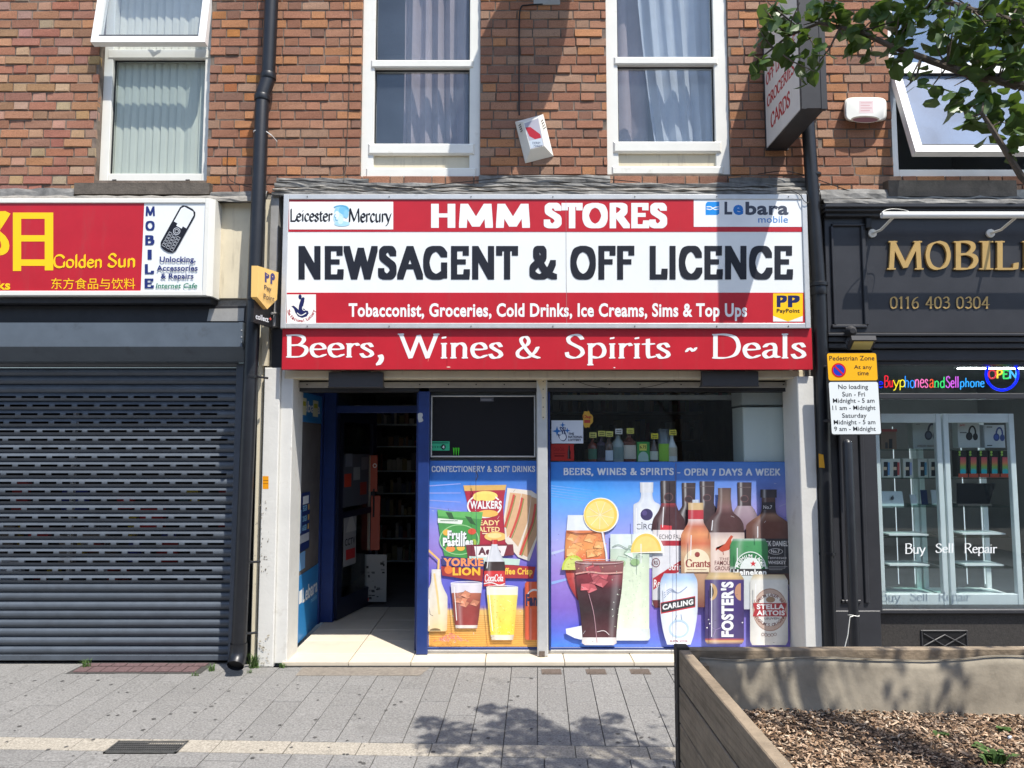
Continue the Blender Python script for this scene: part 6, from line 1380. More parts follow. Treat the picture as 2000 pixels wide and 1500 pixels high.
for body, z_, h_, a, b in (('OFF LICENCE', .52, .10, y_b - .05, y_f + .08), ('GROCERIES', .33, .10, y_b - .06, y_f + .12), ('CARDS', .12, .13, y_b - .13, y_f + .22)):
    side_text(body, zb_ + z_, zb_ + z_ + h_, a, b, wd=.2, th=.07, serif=.09, track=.04)
MB().tube([(xs0 + .08, 0.0, zt_ - .2), (xs0 + .08, y_b, zt_ - .2)], .02, 8).build('bracket', 'dark_metal', pj); MB().tube([(xs0 + .08, 0.0, zb_ + .15), (xs0 + .08, y_b, zb_ + .15)], .02, 8).build('bracket', 'dark_metal', pj)
# payment flag sign and parcel sign on the party strip
def skew_panel(name, parent, P, depth, material):
    """P: outline as (u, v, Y)"""
    return MB().prism([at(*q) for q in P], depth).build(name, material, parent)
fl = thing('projecting_sign', 'small yellow arrow-shaped PayPoint sign sticking out beside the drainpipe', 'sign', at(520, 600, -.2))
paint('faded_yellow', S(232, 190, 112), .5)
Yn_, Yf_ = -.52, -.22       # near edge (left in the picture), far edge by the wall
fp = [(503, 519, Yn_), (544, 532, Yf_), (541, 585, Yf_), (522, 604, -.36), (502, 580, Yn_)]
skew_panel('panel', fl, fp, (-.045, -.0, 0), 'faded_yellow')
def flag_text(body, quad_, mname, bold, d=.0012):
    V, F = glyphs(body, bold); m_ = MB(); bl, br, tr, tl = [at(*q) + Vector((d, -d, 0)) for q in quad_]; x0_, x1_, y0_, y1_ = fit(V)
    out = []
    for p in V:
        s_ = (p[0] - x0_) / (x1_ - x0_); t_ = (p[1] - y0_) / (y1_ - y0_); out.append((bl * (1 - s_) + br * s_) * (1 - t_) + (tl * (1 - s_) + tr * s_) * t_)
    return m_.add(out, F).build('lettering', mname, fl if d < .002 else co_)
paint('ink_navy', S(60, 56, 110)); paint('ink_dark', S(60, 54, 60))
def Yof(u): return Yn_ + (Yf_ - Yn_) * (u - 503) / 41
def fq(u0, v0, u1, v1, sl=.32): return [(u0, v1, Yof(u0)), (u1, v1 + sl * (u1 - u0), Yof(u1)), (u1, v0 + sl * (u1 - u0), Yof(u1)), (u0, v0, Yof(u0))]
flag_text('P', fq(517, 529, 526, 551), 'ink_navy', .06); flag_text('P', fq(528, 532, 537, 554), 'ink_navy', .06); flag_text('Pay', fq(516, 556, 530, 568), 'ink_dark', .012); flag_text('Point', fq(515, 573, 536, 583), 'ink_dark', .012)
co_ = thing('projecting_sign', 'black collect+ parcel sign hung below the yellow arrow sign', 'sign', at(515, 638, -.2))
cp = [(497, 570, -.5), (537, 584, -.22), (532, 640, -.22), (495, 629, -.5)]
skew_panel('panel', co_, [(u, v, Y + .012) for u, v, Y in cp], (-.02, 0, 0), 'black')
def Yoc(u): return -.488 + .28 * (u - 496) / 40
paint('ink_w2', S(220, 222, 226)); paint('ink_r2', S(190, 70, 60))
def cq(u0, v0, u1, v1, sl=.28): return [(u0, v1, Yoc(u0)), (u1, v1 + sl * (u1 - u0), Yoc(u1)), (u1, v0 + sl * (u1 - u0), Yoc(u1)), (u0, v0, Yoc(u0))]
flag_text('collect', cq(499, 612, 524, 623), 'ink_w2', .02, .003); flag_text('+', cq(525, 619, 530, 625), 'ink_r2', .04, .003)
MB().tube([at(530, 560, -.25), at(540, 552, -.03)], .012, 8).build('bracket', 'alu_grey', fl); MB().tube([at(530, 612, -.25), at(543, 612, -.03)], .01, 8).build('bracket', 'alu_grey', co_)
st = thing('wall_sticker', 'small orange warning sticker on the white pilaster', 'sticker', at(518, 955, -.08)); A = Art(-.0804); A.rect(513, 930, 524.5, 955, S(226, 150, 20)); A.rect(514, 938, 524, 939, S(90, 60, 20)); A.rect(514, 944, 524, 945, S(120, 80, 20)); A.done('print', st)
s5 = thing('wall_sticker', 'small yellow notice on the dark party wall beside the iron pipe', 'sticker', at(1606, 915, -.05)); m_ = MB(); m_.prism([at(1599, 886, -.195), at(1608, 888, -.195), at(1611, 914, -.195), at(1600, 913, -.195)], (0, .003, 0)); m_.build('sheet', paint('notice_yellow', S(206, 150, 40)), s5)
A = Art(-.0803); rnd = random.Random(17)
for k in range(46):
    u = rnd.gauss(513, 7); v = rnd.uniform(975, 1120); q = rnd.uniform(.4, 1.3)
    if 505 < u < 534: A.ell(u, v, q, q * rnd.uniform(.7, 1.6), S(*rnd.choice([(120, 112, 100), (90, 84, 78), (150, 142, 128)])), 7)
for k in range(30): u = rnd.uniform(502, 528); v = rnd.uniform(1240, 1298); A.ell(u, v, rnd.uniform(.6, 2.4), rnd.uniform(.5, 1.6), S(*rnd.choice([(150, 142, 126), (170, 160, 140)])), 7)
tag(A.done('paint_chips', mid), kind='stuff')
# black lamp boxes under the red board
for u0, v0, u1, v1, w_ in ((642, 727, 748, 754, 'over the entrance'), (1371, 725, 1481, 752, 'over the right-hand window')):
    t_ = thing('lamp_box', 'long black lamp box fixed under the red board ' + w_, 'lamp', at((u0 + u1) / 2, v0, -.2), 'black lamp boxes under the red board')
    a, b, c, d = X(u0, v0, -.10), X(u1, v0, -.10), Z(1000, v1, -.10), Z(1000, v0, -.10)
    m_ = MB(); m_.prism([(a, -.10, c), (a, -.10, d), (a, -.062, d), (a, -.03, c - .01)], (b - a, 0, 0)); m_.build('case', 'gunmetal', t_); MB().bbox(a - .004, b + .004, -.105, -.02, c - .012, c - .0005, .003).build('lens_frame', 'gunmetal', t_)
    MB().box(a + .1, b - .1, -.09, -.07, d - .001, d + .008).build('bracket', 'gunmetal', t_)

# ------------------------------------------------------------------ parking plate and its lamp
YK = -.30
ps = thing('parking_sign', 'yellow and white pedestrian zone no-loading plate clipped to the pipe', 'sign', at(1665, 850, YK))
def tiltq(u0, v0, u1, v1):
    # the plate leans: its foot lies further right than its head
    f = lambda u, v: at(u + (v - 690) * .062 - 0, v - (u - 1665) * .004, YK)
    return f, [f(u0, v1), f(u1, v1), f(u1, v0), f(u0, v0)]
f_, q_ = tiltq(1614, 690, 1712, 848)
def rr(u0, v0, u1, v1, r_, Y=0):
    P = []
    for cx, cy, a0 in ((u1 - r_, v0 + r_, 0), (u0 + r_, v0 + r_, 90), (u0 + r_, v1 - r_, 180), (u1 - r_, v1 - r_, 270)):
        for k in range(5): a = R(a0 + 22.5 * k); P.append((cx + r_ * math.cos(a), cy - r_ * math.sin(a)))
    return [f_(u, v) + Vector((0, -Y, 0)) for u, v in P]
MB().prism(rr(1613, 688, 1713, 850, 5), (0, .006, 0)).build('plate', 'black', ps)
MB().add(rr(1615, 690, 1711, 743, 4, .001), [tuple(range(20))]).build('yellow_panel', paint('plate_yellow', S(240, 176, 30), .35), ps); MB().add(rr(1615, 746, 1711, 848, 4, .001), [tuple(range(20))]).build('white_panel', paint('plate_white', (.74, .78, .78), .35), ps)
def ktext(body, u0, v0, u1, v1, bold=.004):
    m_ = MB(); V, F = glyphs(body, bold); _, q = tiltq(u0, v0, u1, v1); put_text(m_, V, F, q, None, .002); m_.build('lettering', 'ink_black', ps)
ktext('Pedestrian Zone', 1619, 695, 1707, 704); ktext('At any', 1666, 713, 1701, 723); ktext('time', 1672, 725, 1694, 733)
for body, v, a, b in (('No loading', 751, 1633, 1691), ('Sun - Fri', 765, 1640, 1684), ('Midnight - 5 am', 778, 1621, 1702), ('11 am - Midnight', 792, 1619, 1703), ('Saturday', 807, 1637, 1685), ('Midnight - 5 am', 820, 1620, 1701), ('9 am - Midnight', 833, 1620, 1701)): ktext(body, a, v, b, v + (11.5 if 'g' in body or 'y' in body else 9.5))
def disc(r0, r1, col, dy, cu=1636, cv=723):
    V = []; F = []
    for k in range(32):
        a = R(k * 11.25); V += [f_(cu + r0 * math.cos(a), cv + r0 * math.sin(a)) - Vector((0, dy, 0)), f_(cu + r1 * math.cos(a), cv + r1 * math.sin(a)) - Vector((0, dy, 0))]
    F = [(2 * k, 2 * k + 1, (2 * k + 3) % 64, (2 * k + 2) % 64) for k in range(32)]; MB().add(V, F).build('symbol', col, ps)
disc(.01, 12, paint('plate_blue', S(30, 60, 180), .35), .002); disc(11, 14, paint('plate_red', S(200, 30, 36), .35), .0024)
MB().add([f_(*p) - Vector((0, .0028, 0)) for p in ((1626, 731 - 16), (1628.5, 713), (1646, 731), (1644, 733.5))], [(0, 1, 2, 3)]).build('symbol', 'plate_red', ps)
for v in (716, 822): MB().tube([at(1640, v, YK + .006), at(1606, v, -.16)], .012, 8).build('clip', 'dark_metal', ps)
fd = thing('floodlight', 'small dark floodlight with a yellow lens above the parking plate', 'lamp', at(1683, 675, -.25))
c0, c1, c2, c3 = at(1664, 664, -.34), at(1712, 664, -.34), at(1703, 684, -.2), at(1655, 684, -.2)
MB().prism([c0, c1, c2, c3], (0, .01, .035)).build('case', 'gunmetal', fd); ee = [c * .8 + (c0 + c1 + c2 + c3) * .05 for c in (c0, c1, c2, c3)]
MB().add([e_ - Vector((0, .002, .003)) for e_ in ee], [(3, 2, 1, 0)]).build('lens', paint('lens_yellow', S(220, 200, 120), .3), fd)
MB().tube([at(1660, 680, -.2), at(1652, 668, -.12), at(1656, 655, -.06), at(1654, 640, -.12)], .008, 8).build('bracket', 'gunmetal', fd); MB().tube([at(1662, 647, -.13), at(1666, 646, -.2)], [.045, .02], 12).build('sensor', 'gunmetal', fd)
po = thing('post', 'old black painted round-topped post in front of the dark pilaster', 'post', at(1668, 1285, -.34)); a, b = at(1655, 866, -.34), at(1673, 1300, -.34)
MB().tube([Vector((a.x, -.34, gz(-.34) - .02)), Vector((a.x, -.34, a.z)), Vector((a.x, -.34, a.z + .02)), Vector((a.x, -.34, a.z + .032))], [.036, .036, .028, .008], 18).build('shaft', 'black_pipe', po)
wr_ = MB().tube([Vector((a.x + .038 * math.cos(t), -.34 + .038 * math.sin(t), Z(1000, 1201, -.34) + .004 * math.sin(2 * t))) for t in [R(k * 24) for k in range(16)]] + [at(1660, 1205, -.39), at(1656, 1240, -.39), at(1649, 1268, -.38)], .0035, 6).build('string', 'upvc'); tag(wr_, 'white string tied round the old black post', 'string')

# ------------------------------------------------------------------ dark grey shopfront on the right
YR = -.08
def rbox(name, u0, v0, u1, v1, Y, y1, material='dark_paint', parent=right, b=.005): return pbox(name, material, parent, u0, v0, u1, v1, Y, y1 - Y, b)
RX1 = 6.4
box('fascia_backing', 'concrete', right, X(1610, 500, 0), RX1, .02, .26, 2.45, ZB - .1)
def long(name, u0, v0, v1, Y, y1, material='dark_paint', b=.005): return MB().bbox(X(u0, (v0 + v1) / 2, Y), RX1, Y, y1, Z(1000, v1, Y), Z(1000, v0, Y), b).build(name, material, right)
long('fascia', 1613, 420, 650, YR, .02)
for v0, v1, Y in ((396, 404, -.20), (404, 412, -.17), (412, 422, -.13)): long('cornice', 1612, v0, v1, Y, .0)
flash(right, 1604, 2200, 368, 388, -.09, .03, .03, 21); flash(right, 1610, 2200, 387, 397, -.20, -.05, .02, 22)
for (u0, v0, u1, v1) in ((1626, 436, 1694, 441), (1626, 634, 1694, 640), (1626, 441, 1631, 634), (1686, 441, 1694, 634)): rbox('panel_moulding', u0, v0, u1, v1, YR - .022, YR + .002)
for v0, v1, Y in ((650, 656, -.11), (658, 668, -.09), (670, 680, -.07), (682, 704, -.03)): long('lower_moulding', 1618, v0, v1, Y, .1)
# gold letters stand off the fascia
m_ = MB(); paint('gold_flat', (.46, .31, .12), .45)
xs_ = [('M', 1733, 1804), ('O', 1808, 1857), ('B', 1863, 1911), ('I', 1913, 1940), ('L', 1944, 1990), ('E', 1997, 2040)]
rs = thing('fascia_lettering', 'raised gold letters MOBILE with a phone number on the dark fascia', 'sign', at(1870, 527, YR))
for ch, a, b in xs_:
    V, F = pen(ch, wd=.15, th=.045, ang=12, serif=.13); m_ = MB(); put_text(m_, V, F, pframe(a, 470, b, 527, YR - .024))
    k = len(m_.v); m_.v += [(p[0], YR - .002, p[2]) for p in m_.v]
    for f0 in list(m_.f):
        n = len(f0)
        for i in range(n): m_.f.append((f0[i], f0[(i + 1) % n], f0[(i + 1) % n] + k, f0[i] + k))
    m_.build('letter', 'gold', rs)
m_ = MB(); ppen(m_, '0116 403 0304', 1738, 579, 1933, 603, YR - .008, wd=.13, th=.05, ang=15, serif=.08, track=.06); m_.build('telephone_number', 'gold', rs)
tl_ = thing('tube_light', 'long white tube light on brackets across the top of the dark fascia', 'lamp', at(1860, 420, -.3))
ta, tb = at(1722, 420, -.34), at(2300, 420, -.34); MB().tube([ta, tb], .026, 14).build('tube', 'tube_white', tl_)
for u in (1745, 1985): p = at(u, 424, -.33); MB().tube([p, p + Vector((-.03, .14, -.06)), p + Vector((-.05, .24, -.06))], .011, 8).build('bracket', 'upvc', tl_); MB().tube([p + Vector((-.05, .235, -.06)), p + Vector((-.05, .25, -.06))], .035, 10).build('foot', 'upvc', tl_)
cable('thin white flex looping over the tube light of the dark shopfront', [(1719, 419, -.34), (1728, 411, -.31), (1745, 408, -.28), (1765, 410, -.28), (1775, 413, -.33)], .003, 'upvc')
jb = thing('junction_box', 'small black junction box with hanging wires under the cornice', 'junction box', at(1697, 445, YR)); pbox('box', 'black', jb, 1692, 425, 1703, 445, YR - .05, .05, .006)
MB().tube([at(1697, 445, YR - .03), at(1694, 458, YR - .02), at(1697, 468, YR - .02)], .004, 6).build('wire', 'black', jb)
# panelled pilaster, plinth, stall riser
rbox('pilaster', 1622, 655, 1714, 1195, -.03, .2)
for (u0, v0, u1, v1) in ((1640, 700, 1645, 1178), (1682, 700, 1690, 1178), (1645, 700, 1682, 706), (1645, 1172, 1682, 1178)): rbox('panel_moulding', u0, v0, u1, v1, -.048, -.028)
rbox('plinth', 1620, 1193, 1722, 1290, -.06, .2); rbox('party_pier', 1606, 650, 1622, 1290, .0, .2, 'black_pipe')
z_r = Z(1000, 1188, .06)
MB().bbox(X(1716, 1250, .05), RX1, .06, .2, -.05, z_r - .03, .004).build('stall_riser', 'riser', right); MB().bbox(X(1714, 1190, .02), RX1, .02, .2, z_r - .035, z_r, .006).build('window_sill', 'dark_paint', right)
vg = thing('air_vent', 'cast iron air vent with crossed bars in the stall riser', 'vent', at(1845, 1262, .05)); pbox('back', 'black', vg, 1801, 1232, 1890, 1264, .056, .006, .001)
pframe_mb(1800, 1231, 1891, 1266, .046, .012, .014).build('frame', 'gunmetal', vg)
for P in ([(1804, 1262), (1845, 1240), (1887, 1262)], [(1804, 1238), (1825, 1250), (1845, 1262), (1866, 1250), (1887, 1238)]): MB().tube([at(u, v, .05) for u, v in P], .006, 6).build('bar', 'gunmetal', vg)
# window, rail, glass
YGl = .07
long('window_head', 1714, 704, 712, .0, .16); long('transom', 1714, 768, 779, .02, .14)
MB().box(X(1714, 950, YGl), RX1, YGl, YGl + .006, z_r, Z(1000, 708, YGl)).build('window_pane', 'glass', right)
# inside: lit room, strip lamps, cabinets
ro = MB(); a, b, c, d, e, f0 = X(1716, 950, .1), RX1, .2, 4.2, .35, 2.52
ro.quad((a, d, e), (b, d, e), (b, d, f0), (a, d, f0)); ro.quad((a, c, f0), (b, c, f0), (b, d, f0), (a, d, f0)); ro.quad((a, c, e), (b, c, e), (b, d, e), (a, d, e)); ro.quad((a, c, e), (a, d, e), (a, d, f0), (a, c, f0)); ro.quad((b, c, e), (b, d, e), (b, d, f0), (b, c, f0))
mat('room_grey', (.24, .26, .26), .8, .08, 3); ro.build('shop_room', 'room_grey', right)
lamp_lab = ('furthest back behind the OPEN ring', 'unseen near the window and set to light the room', 'unseen in the middle and set to light the room')
for k, (y_, xa, xb) in enumerate(((1.5, X(1872, 718, 1.5), 5.9), (.55, 3.4, 5.9), (1.0, 3.5, 6.2))):  # the two front lamps hang out of view, placed there to brighten the room
    t_ = thing('strip_lamp', 'lit white ceiling strip lamp inside the phone shop, ' + lamp_lab[k], 'lamp', (xa, y_, 2.5), 'ceiling strip lamps in the phone shop'); box('tube', 'lamp_white', t_, xa, xb, y_, y_ + .022, 2.488, 2.497); box('housing', 'upvc_white', t_, xa, xb, y_ - .02, y_ + .08, 2.498, 2.512)
YC = .24
cabs = []
for lab, u0, u1 in (('behind the parking plate', 1713, 1846), ('at the right edge of the picture', 1850, 1990)):
    zt, zb = Z(1000, 808, YC), Z(1000, 1182, YC); xa, xb = (X(u0, 995, YC)), (X(u1, 995, YC))
    t_ = thing('display_cabinet', 'white framed glass display cabinet ' + lab, 'cabinet', ((xa + xb) / 2, YC, zb), 'glass display cabinets in the phone shop'); cabs.append((t_, xa, xb))
    w_ = .045
    for (p, q) in ((xa, xa + w_), (xb - w_, xb)): MB().bbox(p, q, YC, YC + .04, zb, zt).build('post', 'cabinet', t_); MB().bbox(p, q, YC + .4, YC + .44, zb, zt).build('post', 'cabinet', t_)
    MB().bbox(xa + w_, xb - w_, YC + .002, YC + .04, zt - .075, zt).build('top_rail', 'cabinet', t_); MB().bbox(xa + w_, xb - w_, YC + .002, YC + .04, zb, zb + .09).build('bottom_rail', 'cabinet', t_); MB().box(xa + .01, xb - .01, YC + .041, YC + .44, zt - .02, zt - .005).build('top', 'cabinet', t_); MB().box(xa + .01, xb - .01, YC + .041, YC + .44, zb + .02, zb + .06).build('base', 'cabinet', t_)
    for v in (878, 934, 990, 1050, 1110): MB().box(xa + .02, xb - .02, YC + .045, YC + .42, Z(1000, v, YC) - .008, Z(1000, v, YC)).build('shelf', 'glass_shelf', t_)
    for xx in (xa + (xb - xa) * .62, xb - .07): MB().box(xx, xx + .003, YC + .38, YC + .39, zb + .1, zt - .1).build('led_strip', 'led', t_)
YQ = YC + .14
def shelfz(v): return Z(1000, v, YC) + .001
def carton(label, u0, u1, v0, vs_, col, draw=None, Y=YQ, d=.08, grp='boxed goods in the display cabinets', cat='box'):
    t_ = thing('boxed_item', label, cat, (X((u0 + u1) / 2, vs_, Y), Y, shelfz(vs_)), grp); z0_ = shelfz(vs_); z1_ = Z(1000, v0, Y)
    MB().bbox(X(u0, vs_, Y), X(u1, vs_, Y), Y, Y + d, z0_, z1_, .002).build('box', paint('bx_%d_%d_%d' % col, S(*col), .4), t_)
    if draw: A = Art(Y - .0005); draw(A); A.done('print', t_)
    return t_
def phones_art(cu, cv, s, c):
    def f(A): A.ring(cu + 2 * s, cv - 5 * s, 8 * s, 14 * s, 3.5 * s, c, 20, -20, 200); A.ell(cu - 4 * s, cv + 2 * s, 6.5 * s, 8 * s, c); A.ell(cu - 4 * s, cv + 2 * s, 4 * s, 5 * s, tuple(q * 1.8 for q in c)); A.ell(cu + 8 * s, cv + 3 * s, 5 * s, 7 * s, c)
    return f
def hp1(A): phones_art(1818, 848, 1.15, S(70, 74, 88))(A); A.text('WIRELESS HEADSET', 1791, 869, 1828, 873, S(120, 90, 80), .01); A.rect(1789, 828, 1797, 830, S(150, 150, 150))
carton('brown boxed gadget on the top shelf beside the parking plate', 1721, 1752, 838, 878, (120, 96, 80), lambda A: (A.rect(1721, 838, 1752, 843, S(150, 60, 60)), A.rect(1736, 857, 1743, 876, S(40, 40, 44)), A.rect(1729, 864, 1734, 876, S(60, 54, 54))))
carton('pale box picturing grey over-ear headphones', 1784, 1832, 824, 877, (176, 180, 178), hp1)
def hp2(A): phones_art(1897, 850, 1.0, S(30, 30, 34))(A); A.text('JVC', 1874, 829, 1885, 833, S(190, 40, 40), .03); A.rect(1875, 844, 1888, 846, S(90, 90, 90))
carton('white box picturing black headphones', 1872, 1915, 825, 875, (186, 188, 188), hp2)
def hp3(A): phones_art(1950, 852, .95, S(44, 66, 130))(A); A.rect(1927, 833, 1938, 835, S(90, 90, 90)); A.rect(1928, 869, 1938, 871, S(60, 60, 60))
carton('white box picturing blue headphones', 1924, 1964, 830, 875, (190, 196, 204), hp3)
for k, (u, c, lab) in enumerate(((1722, (96, 150, 200), 'blue'), (1741, (196, 80, 80), 'red'), (1765, (150, 160, 200), 'pale yellow and violet'), (1794, (90, 150, 180), 'teal'), (1815, (80, 100, 140), 'dark blue'))):
    carton('small white phone accessory box with a %s picture on the second shelf' % lab, u, u + 19, 896, 934, (206, 206, 198), (lambda u_, c_: lambda A: (A.rect(u_ + 4, 902, u_ + 12, 930, S(44, 46, 52)), A.rect(u_ + 12, 903, u_ + 16, 928, S(*c_)), A.rect(u_ + 3, 912, u_ + 10, 918, S(220, 196, 170))))(u, c))
pos = ('first', 'second', 'third', 'fourth', 'fifth')
for k in range(5):
    u = 1872 + k * 20.6
    def art(A, u=u):
        A.grid(u + 3.5, 893, u + 14.5, 924, lambda a, b: stops([(0, S(206, 80, 110)), (.35, S(220, 120, 90)), (.6, S(130, 180, 80)), (1, S(60, 190, 190))], b), 2, 8); A.ell(u + 9, 922, 5.6, 6, S(50, 180, 196)); A.ell(u + 2.5, 883, 2.2, 2.4, S(170, 210, 90)); A.ell(u + 2.5, 888, 2.2, 2.4, S(150, 200, 80)); A.rect(u, 921 + 4, u + 18.5, 932, S(190, 80, 60))
    carton('rainbow speaker in a black and orange box, %s from the left on the second shelf' % pos[k], u, u + 18.5, 880, 933, (30, 32, 34), art)
tb_ = thing('tablet', 'white tablet box with a dark emblem on the third shelf', 'tablet', at(1744, 988, YQ), 'devices in the display cabinets'); MB().prism([at(1720, 960, YQ + .02), at(1762, 960, YQ + .02), at(1766, 988, YQ), at(1720, 988, YQ)], (0, .04, 0)).build('case', paint('tab_white', S(200, 210, 216)), tb_); A = Art(YQ - .001); A.ell(1743, 973, 3.2, 3.6, S(80, 84, 92)); A.ell(1744, 969, 1.2, 1.5, S(80, 84, 92)); A.done('emblem', tb_)
for u, c, lab in ((1777, (190, 196, 200), 'silver'), (1798, (44, 54, 90), 'navy'), (1818, (190, 176, 140), 'gold')):
    t_ = thing('phone', lab + ' phone propped on a stand on the third shelf', 'phone', at(u + 6, 988, YQ), 'devices in the display cabinets'); MB().prism([at(u, 966 if u < 1790 else 957, YQ + .03), at(u + 12, 966 if u < 1790 else 957, YQ + .03), at(u + 15, 986, YQ), at(u + 3, 986, YQ)], (0, .008, 0)).build('body', paint('ph_%d' % c[0], S(*c), .25), t_); MB().box(X(u, 988, YQ), X(u + 17, 988, YQ), YQ, YQ + .05, shelfz(990), shelfz(990) + .012).build('stand', 'glass_shelf', t_)
lt = thing('laptop', 'open black laptop on the third shelf of the right-hand cabinet', 'laptop', at(1905, 988, YQ), 'devices in the display cabinets'); MB().prism([at(1869, 944, YQ + .05), at(1944, 944, YQ + .05), at(1932, 986, YQ + .02), at(1869, 986, YQ + .02)], (0, .008, 0)).build('screen', 'screen_black', lt); MB().box(X(1868, 988, YQ), X(1934, 988, YQ), YQ - .02, YQ + .14, shelfz(990), shelfz(990) + .012).build('base', 'gunmetal', lt)
for (i_, u0, u1, v, lab) in ((0, 1730, 1806, 1046, 'fourth shelf of the left-hand cabinet'), (0, 1731, 1808, 1106, 'fifth shelf of the left-hand cabinet'), (1, 1872, 1955, 1044, 'fourth shelf of the right-hand cabinet'), (1, 1876, 1952, 1106, 'fifth shelf of the right-hand cabinet'), (0, 1732, 1815, 1163, 'floor of the left-hand cabinet'), (1, 1876, 1960, 1166, 'floor of the right-hand cabinet')):
    zz = Z(1000, v + 3, YC) + .002 if v < 1150 else Z(1000, 1182, YC) + .062
    t_ = thing('laptop', 'closed pale laptop lying on the ' + lab, 'laptop', (X((u0 + u1) / 2, v, YQ), YQ, zz), 'devices in the display cabinets'); MB().box(X(u0, v, YQ), X(u1, v, YQ), YQ - .06, YQ + .16, zz, zz + .012).build('lid', paint('lap_pale', (.66, .70, .72), .35), t_); MB().box(X(u0, v, YQ) + .006, X(u1, v, YQ) - .006, YQ - .054, YQ + .154, zz - .001, zz + .0).build('feet', 'black', t_)
# letters on the glass
lg = thing('window_lettering', 'white serif words Buy Sell Repair stuck on the phone shop glass', 'lettering', at(1850, 1085, YGl))
for s_, a, b, v1 in (('Buy', 1768, 1808, 1087), ('Sell', 1827, 1862, 1080), ('Repair', 1884, 1948, 1086)): m_ = MB(); ppen(m_, s_, a, 1061, b, v1, YGl - .0005, wd=.12, th=.05, ang=15, serif=.08); m_.build('word', 'sign_white', lg)
# neon words
ne = thing('neon_sign', 'multicoloured glowing script We Buy phones and Sell phone', 'neon sign', at(1820, 765, .13)); YNn = .14
def neon(body, u0, v0, u1, v1, rgb, parent=ne, rad=.0042, name='neon_word'):
    V, F = [], []
    x = 0; P = []
    for ch in body:
        adv, st_ = G[ch]
        for s in st_.split(';'):
            if not s: continue
            fl_ = ''
            while s[0] in 'bse~': fl_ += s[0]; s = s[1:]
            q = [tuple(map(float, z.split(','))) for z in s.split()]; q = spline(q, 4) if '~' in fl_ else q; P.append([(a + x, b) for a, b in q])
        x += adv + .03
    xs_ = [p[0] for q in P for p in q]; ys_ = [p[1] for q in P for p in q]; x0_, x1_, y0_, y1_ = min(xs_), max(xs_), min(ys_), max(ys_); m_ = MB()
    for q in P: m_.tube([at(u0 + (u1 - u0) * (a - x0_) / (x1_ - x0_), v1 - (v1 - v0) * (b - y0_) / (y1_ - y0_), YNn) for a, b in q], rad, 5)
    nm = 'neon_%d_%d_%d' % rgb
    if nm not in MATS: c = S(*rgb); mat(nm, tuple(q * .5 for q in c), .5, emit=c, estr=.8)
    m_.build(name, nm, parent)
for body, u0, u1, v0, v1, rgb in (('We', 1690, 1724, 738, 757, (20, 40, 255)), ('Bu', 1728, 1743, 734, 756, (255, 40, 60)), ('y', 1745, 1756, 742, 762, (255, 230, 40)), ('p', 1758, 1767, 742, 762, (255, 230, 40)), ('ho', 1768, 1786, 734, 757, (40, 150, 255)), ('nes', 1788, 1812, 741, 757, (255, 120, 190)), ('a', 1816, 1824, 741, 757, (255, 90, 40)), ('nd', 1826, 1844, 736, 757, (60, 230, 120)), ('Sell', 1848, 1871, 735, 757, (220, 100, 230)), ('phone', 1876, 1922, 738, 761, (50, 170, 255))): neon(body, u0, v0, u1, v1, rgb)
op = thing('neon_sign', 'round blue neon ring sign reading OPEN in coloured letters', 'neon sign', at(1957, 762, .13))
MB().tube([at(1957 + 31 * math.cos(R(a)), 731 + 31 * math.sin(R(a)), .135) for a in range(0, 361, 12)], .011, 8, caps=False).build('ring', 'neon_blue', op)
for ch, u0, u1, rgb in (('O', 1931, 1945, (220, 60, 70)), ('P', 1948, 1957, (255, 220, 60)), ('E', 1960, 1970, (70, 220, 110)), ('N', 1973, 1985, (80, 190, 255))): neon(ch, u0, 723, u1, 739, rgb, op, .007, 'neon_letter')
# ------------------------------------------------------------------ timber planter
pa_ = R(-.5); fx = Vector((math.sin(pa_), math.cos(pa_), 0)); ex = Vector((math.cos(pa_), -math.sin(pa_), 0))
C0 = Vector((X(1320, 1262, -2.5), -2.5, 0)); PW, PD, PT, PH = 3.3, 2.35, .05, .80
def pp(a, b, z): return C0 + ex * a - fx * b + Vector((0, 0, z))            # a to the right, b towards the camera
pt_ = thing('planter', 'large raised timber planter box of weathered boards', 'planter', tuple(pp(PW / 2, PD / 2, gz(-3.6))))
BHT = .162
def pboard(a0, a1, b0, b1, z0_, z1_, material='wood', name='board', b=.004):
    V = []
    for z, i in ((z0_, 0), (z1_ - b, 0), (z1_, b)):
        V += [pp(a0 + i, b0 + i, z), pp(a1 - i, b0 + i, z), pp(a1 - i, b1 - i, z), pp(a0 + i, b1 - i, z)]
    F = [(8, 9, 10, 11), (0, 3, 2, 1)]
    for k in (0, 4): F += [(k + i, k + (i + 1) % 4, k + 4 + (i + 1) % 4, k + 4 + i) for i in range(4)]
    return MB().add(V, F).build(name, material, pt_)
for k in range(5):
    z1_ = PH - k * BHT; z0_ = z1_ - BHT + .009; j = lambda: random.uniform(-.0025, .0025)
    pboard(.0 + j(), PT + j() * .5, .052, PD, z0_, z1_ + j() * .5)                                          # left side
    pboard(.052, PW - .052, .0 + j(), PT, z0_, z1_ + j() * .5)                                              # far side
    pboard(PW - PT, PW, .052, PD, z0_, z1_); pboard(.052, PW - .052, PD - PT, PD, z0_, z1_)
for a, b in ((-.008, -.008), (PW - .05, -.008)): pboard(a, a + .058, b, b + .058, gz(-2.5) - .01, PH + .012, 'wood_dark', 'corner_post')
for k in range(4):
    z_ = PH - .075 - k * BHT
    p = pp(-.004, .03, z_); MB().tube([p, p - ex * .008], .009, 8).build('bolt', 'steel', pt_)
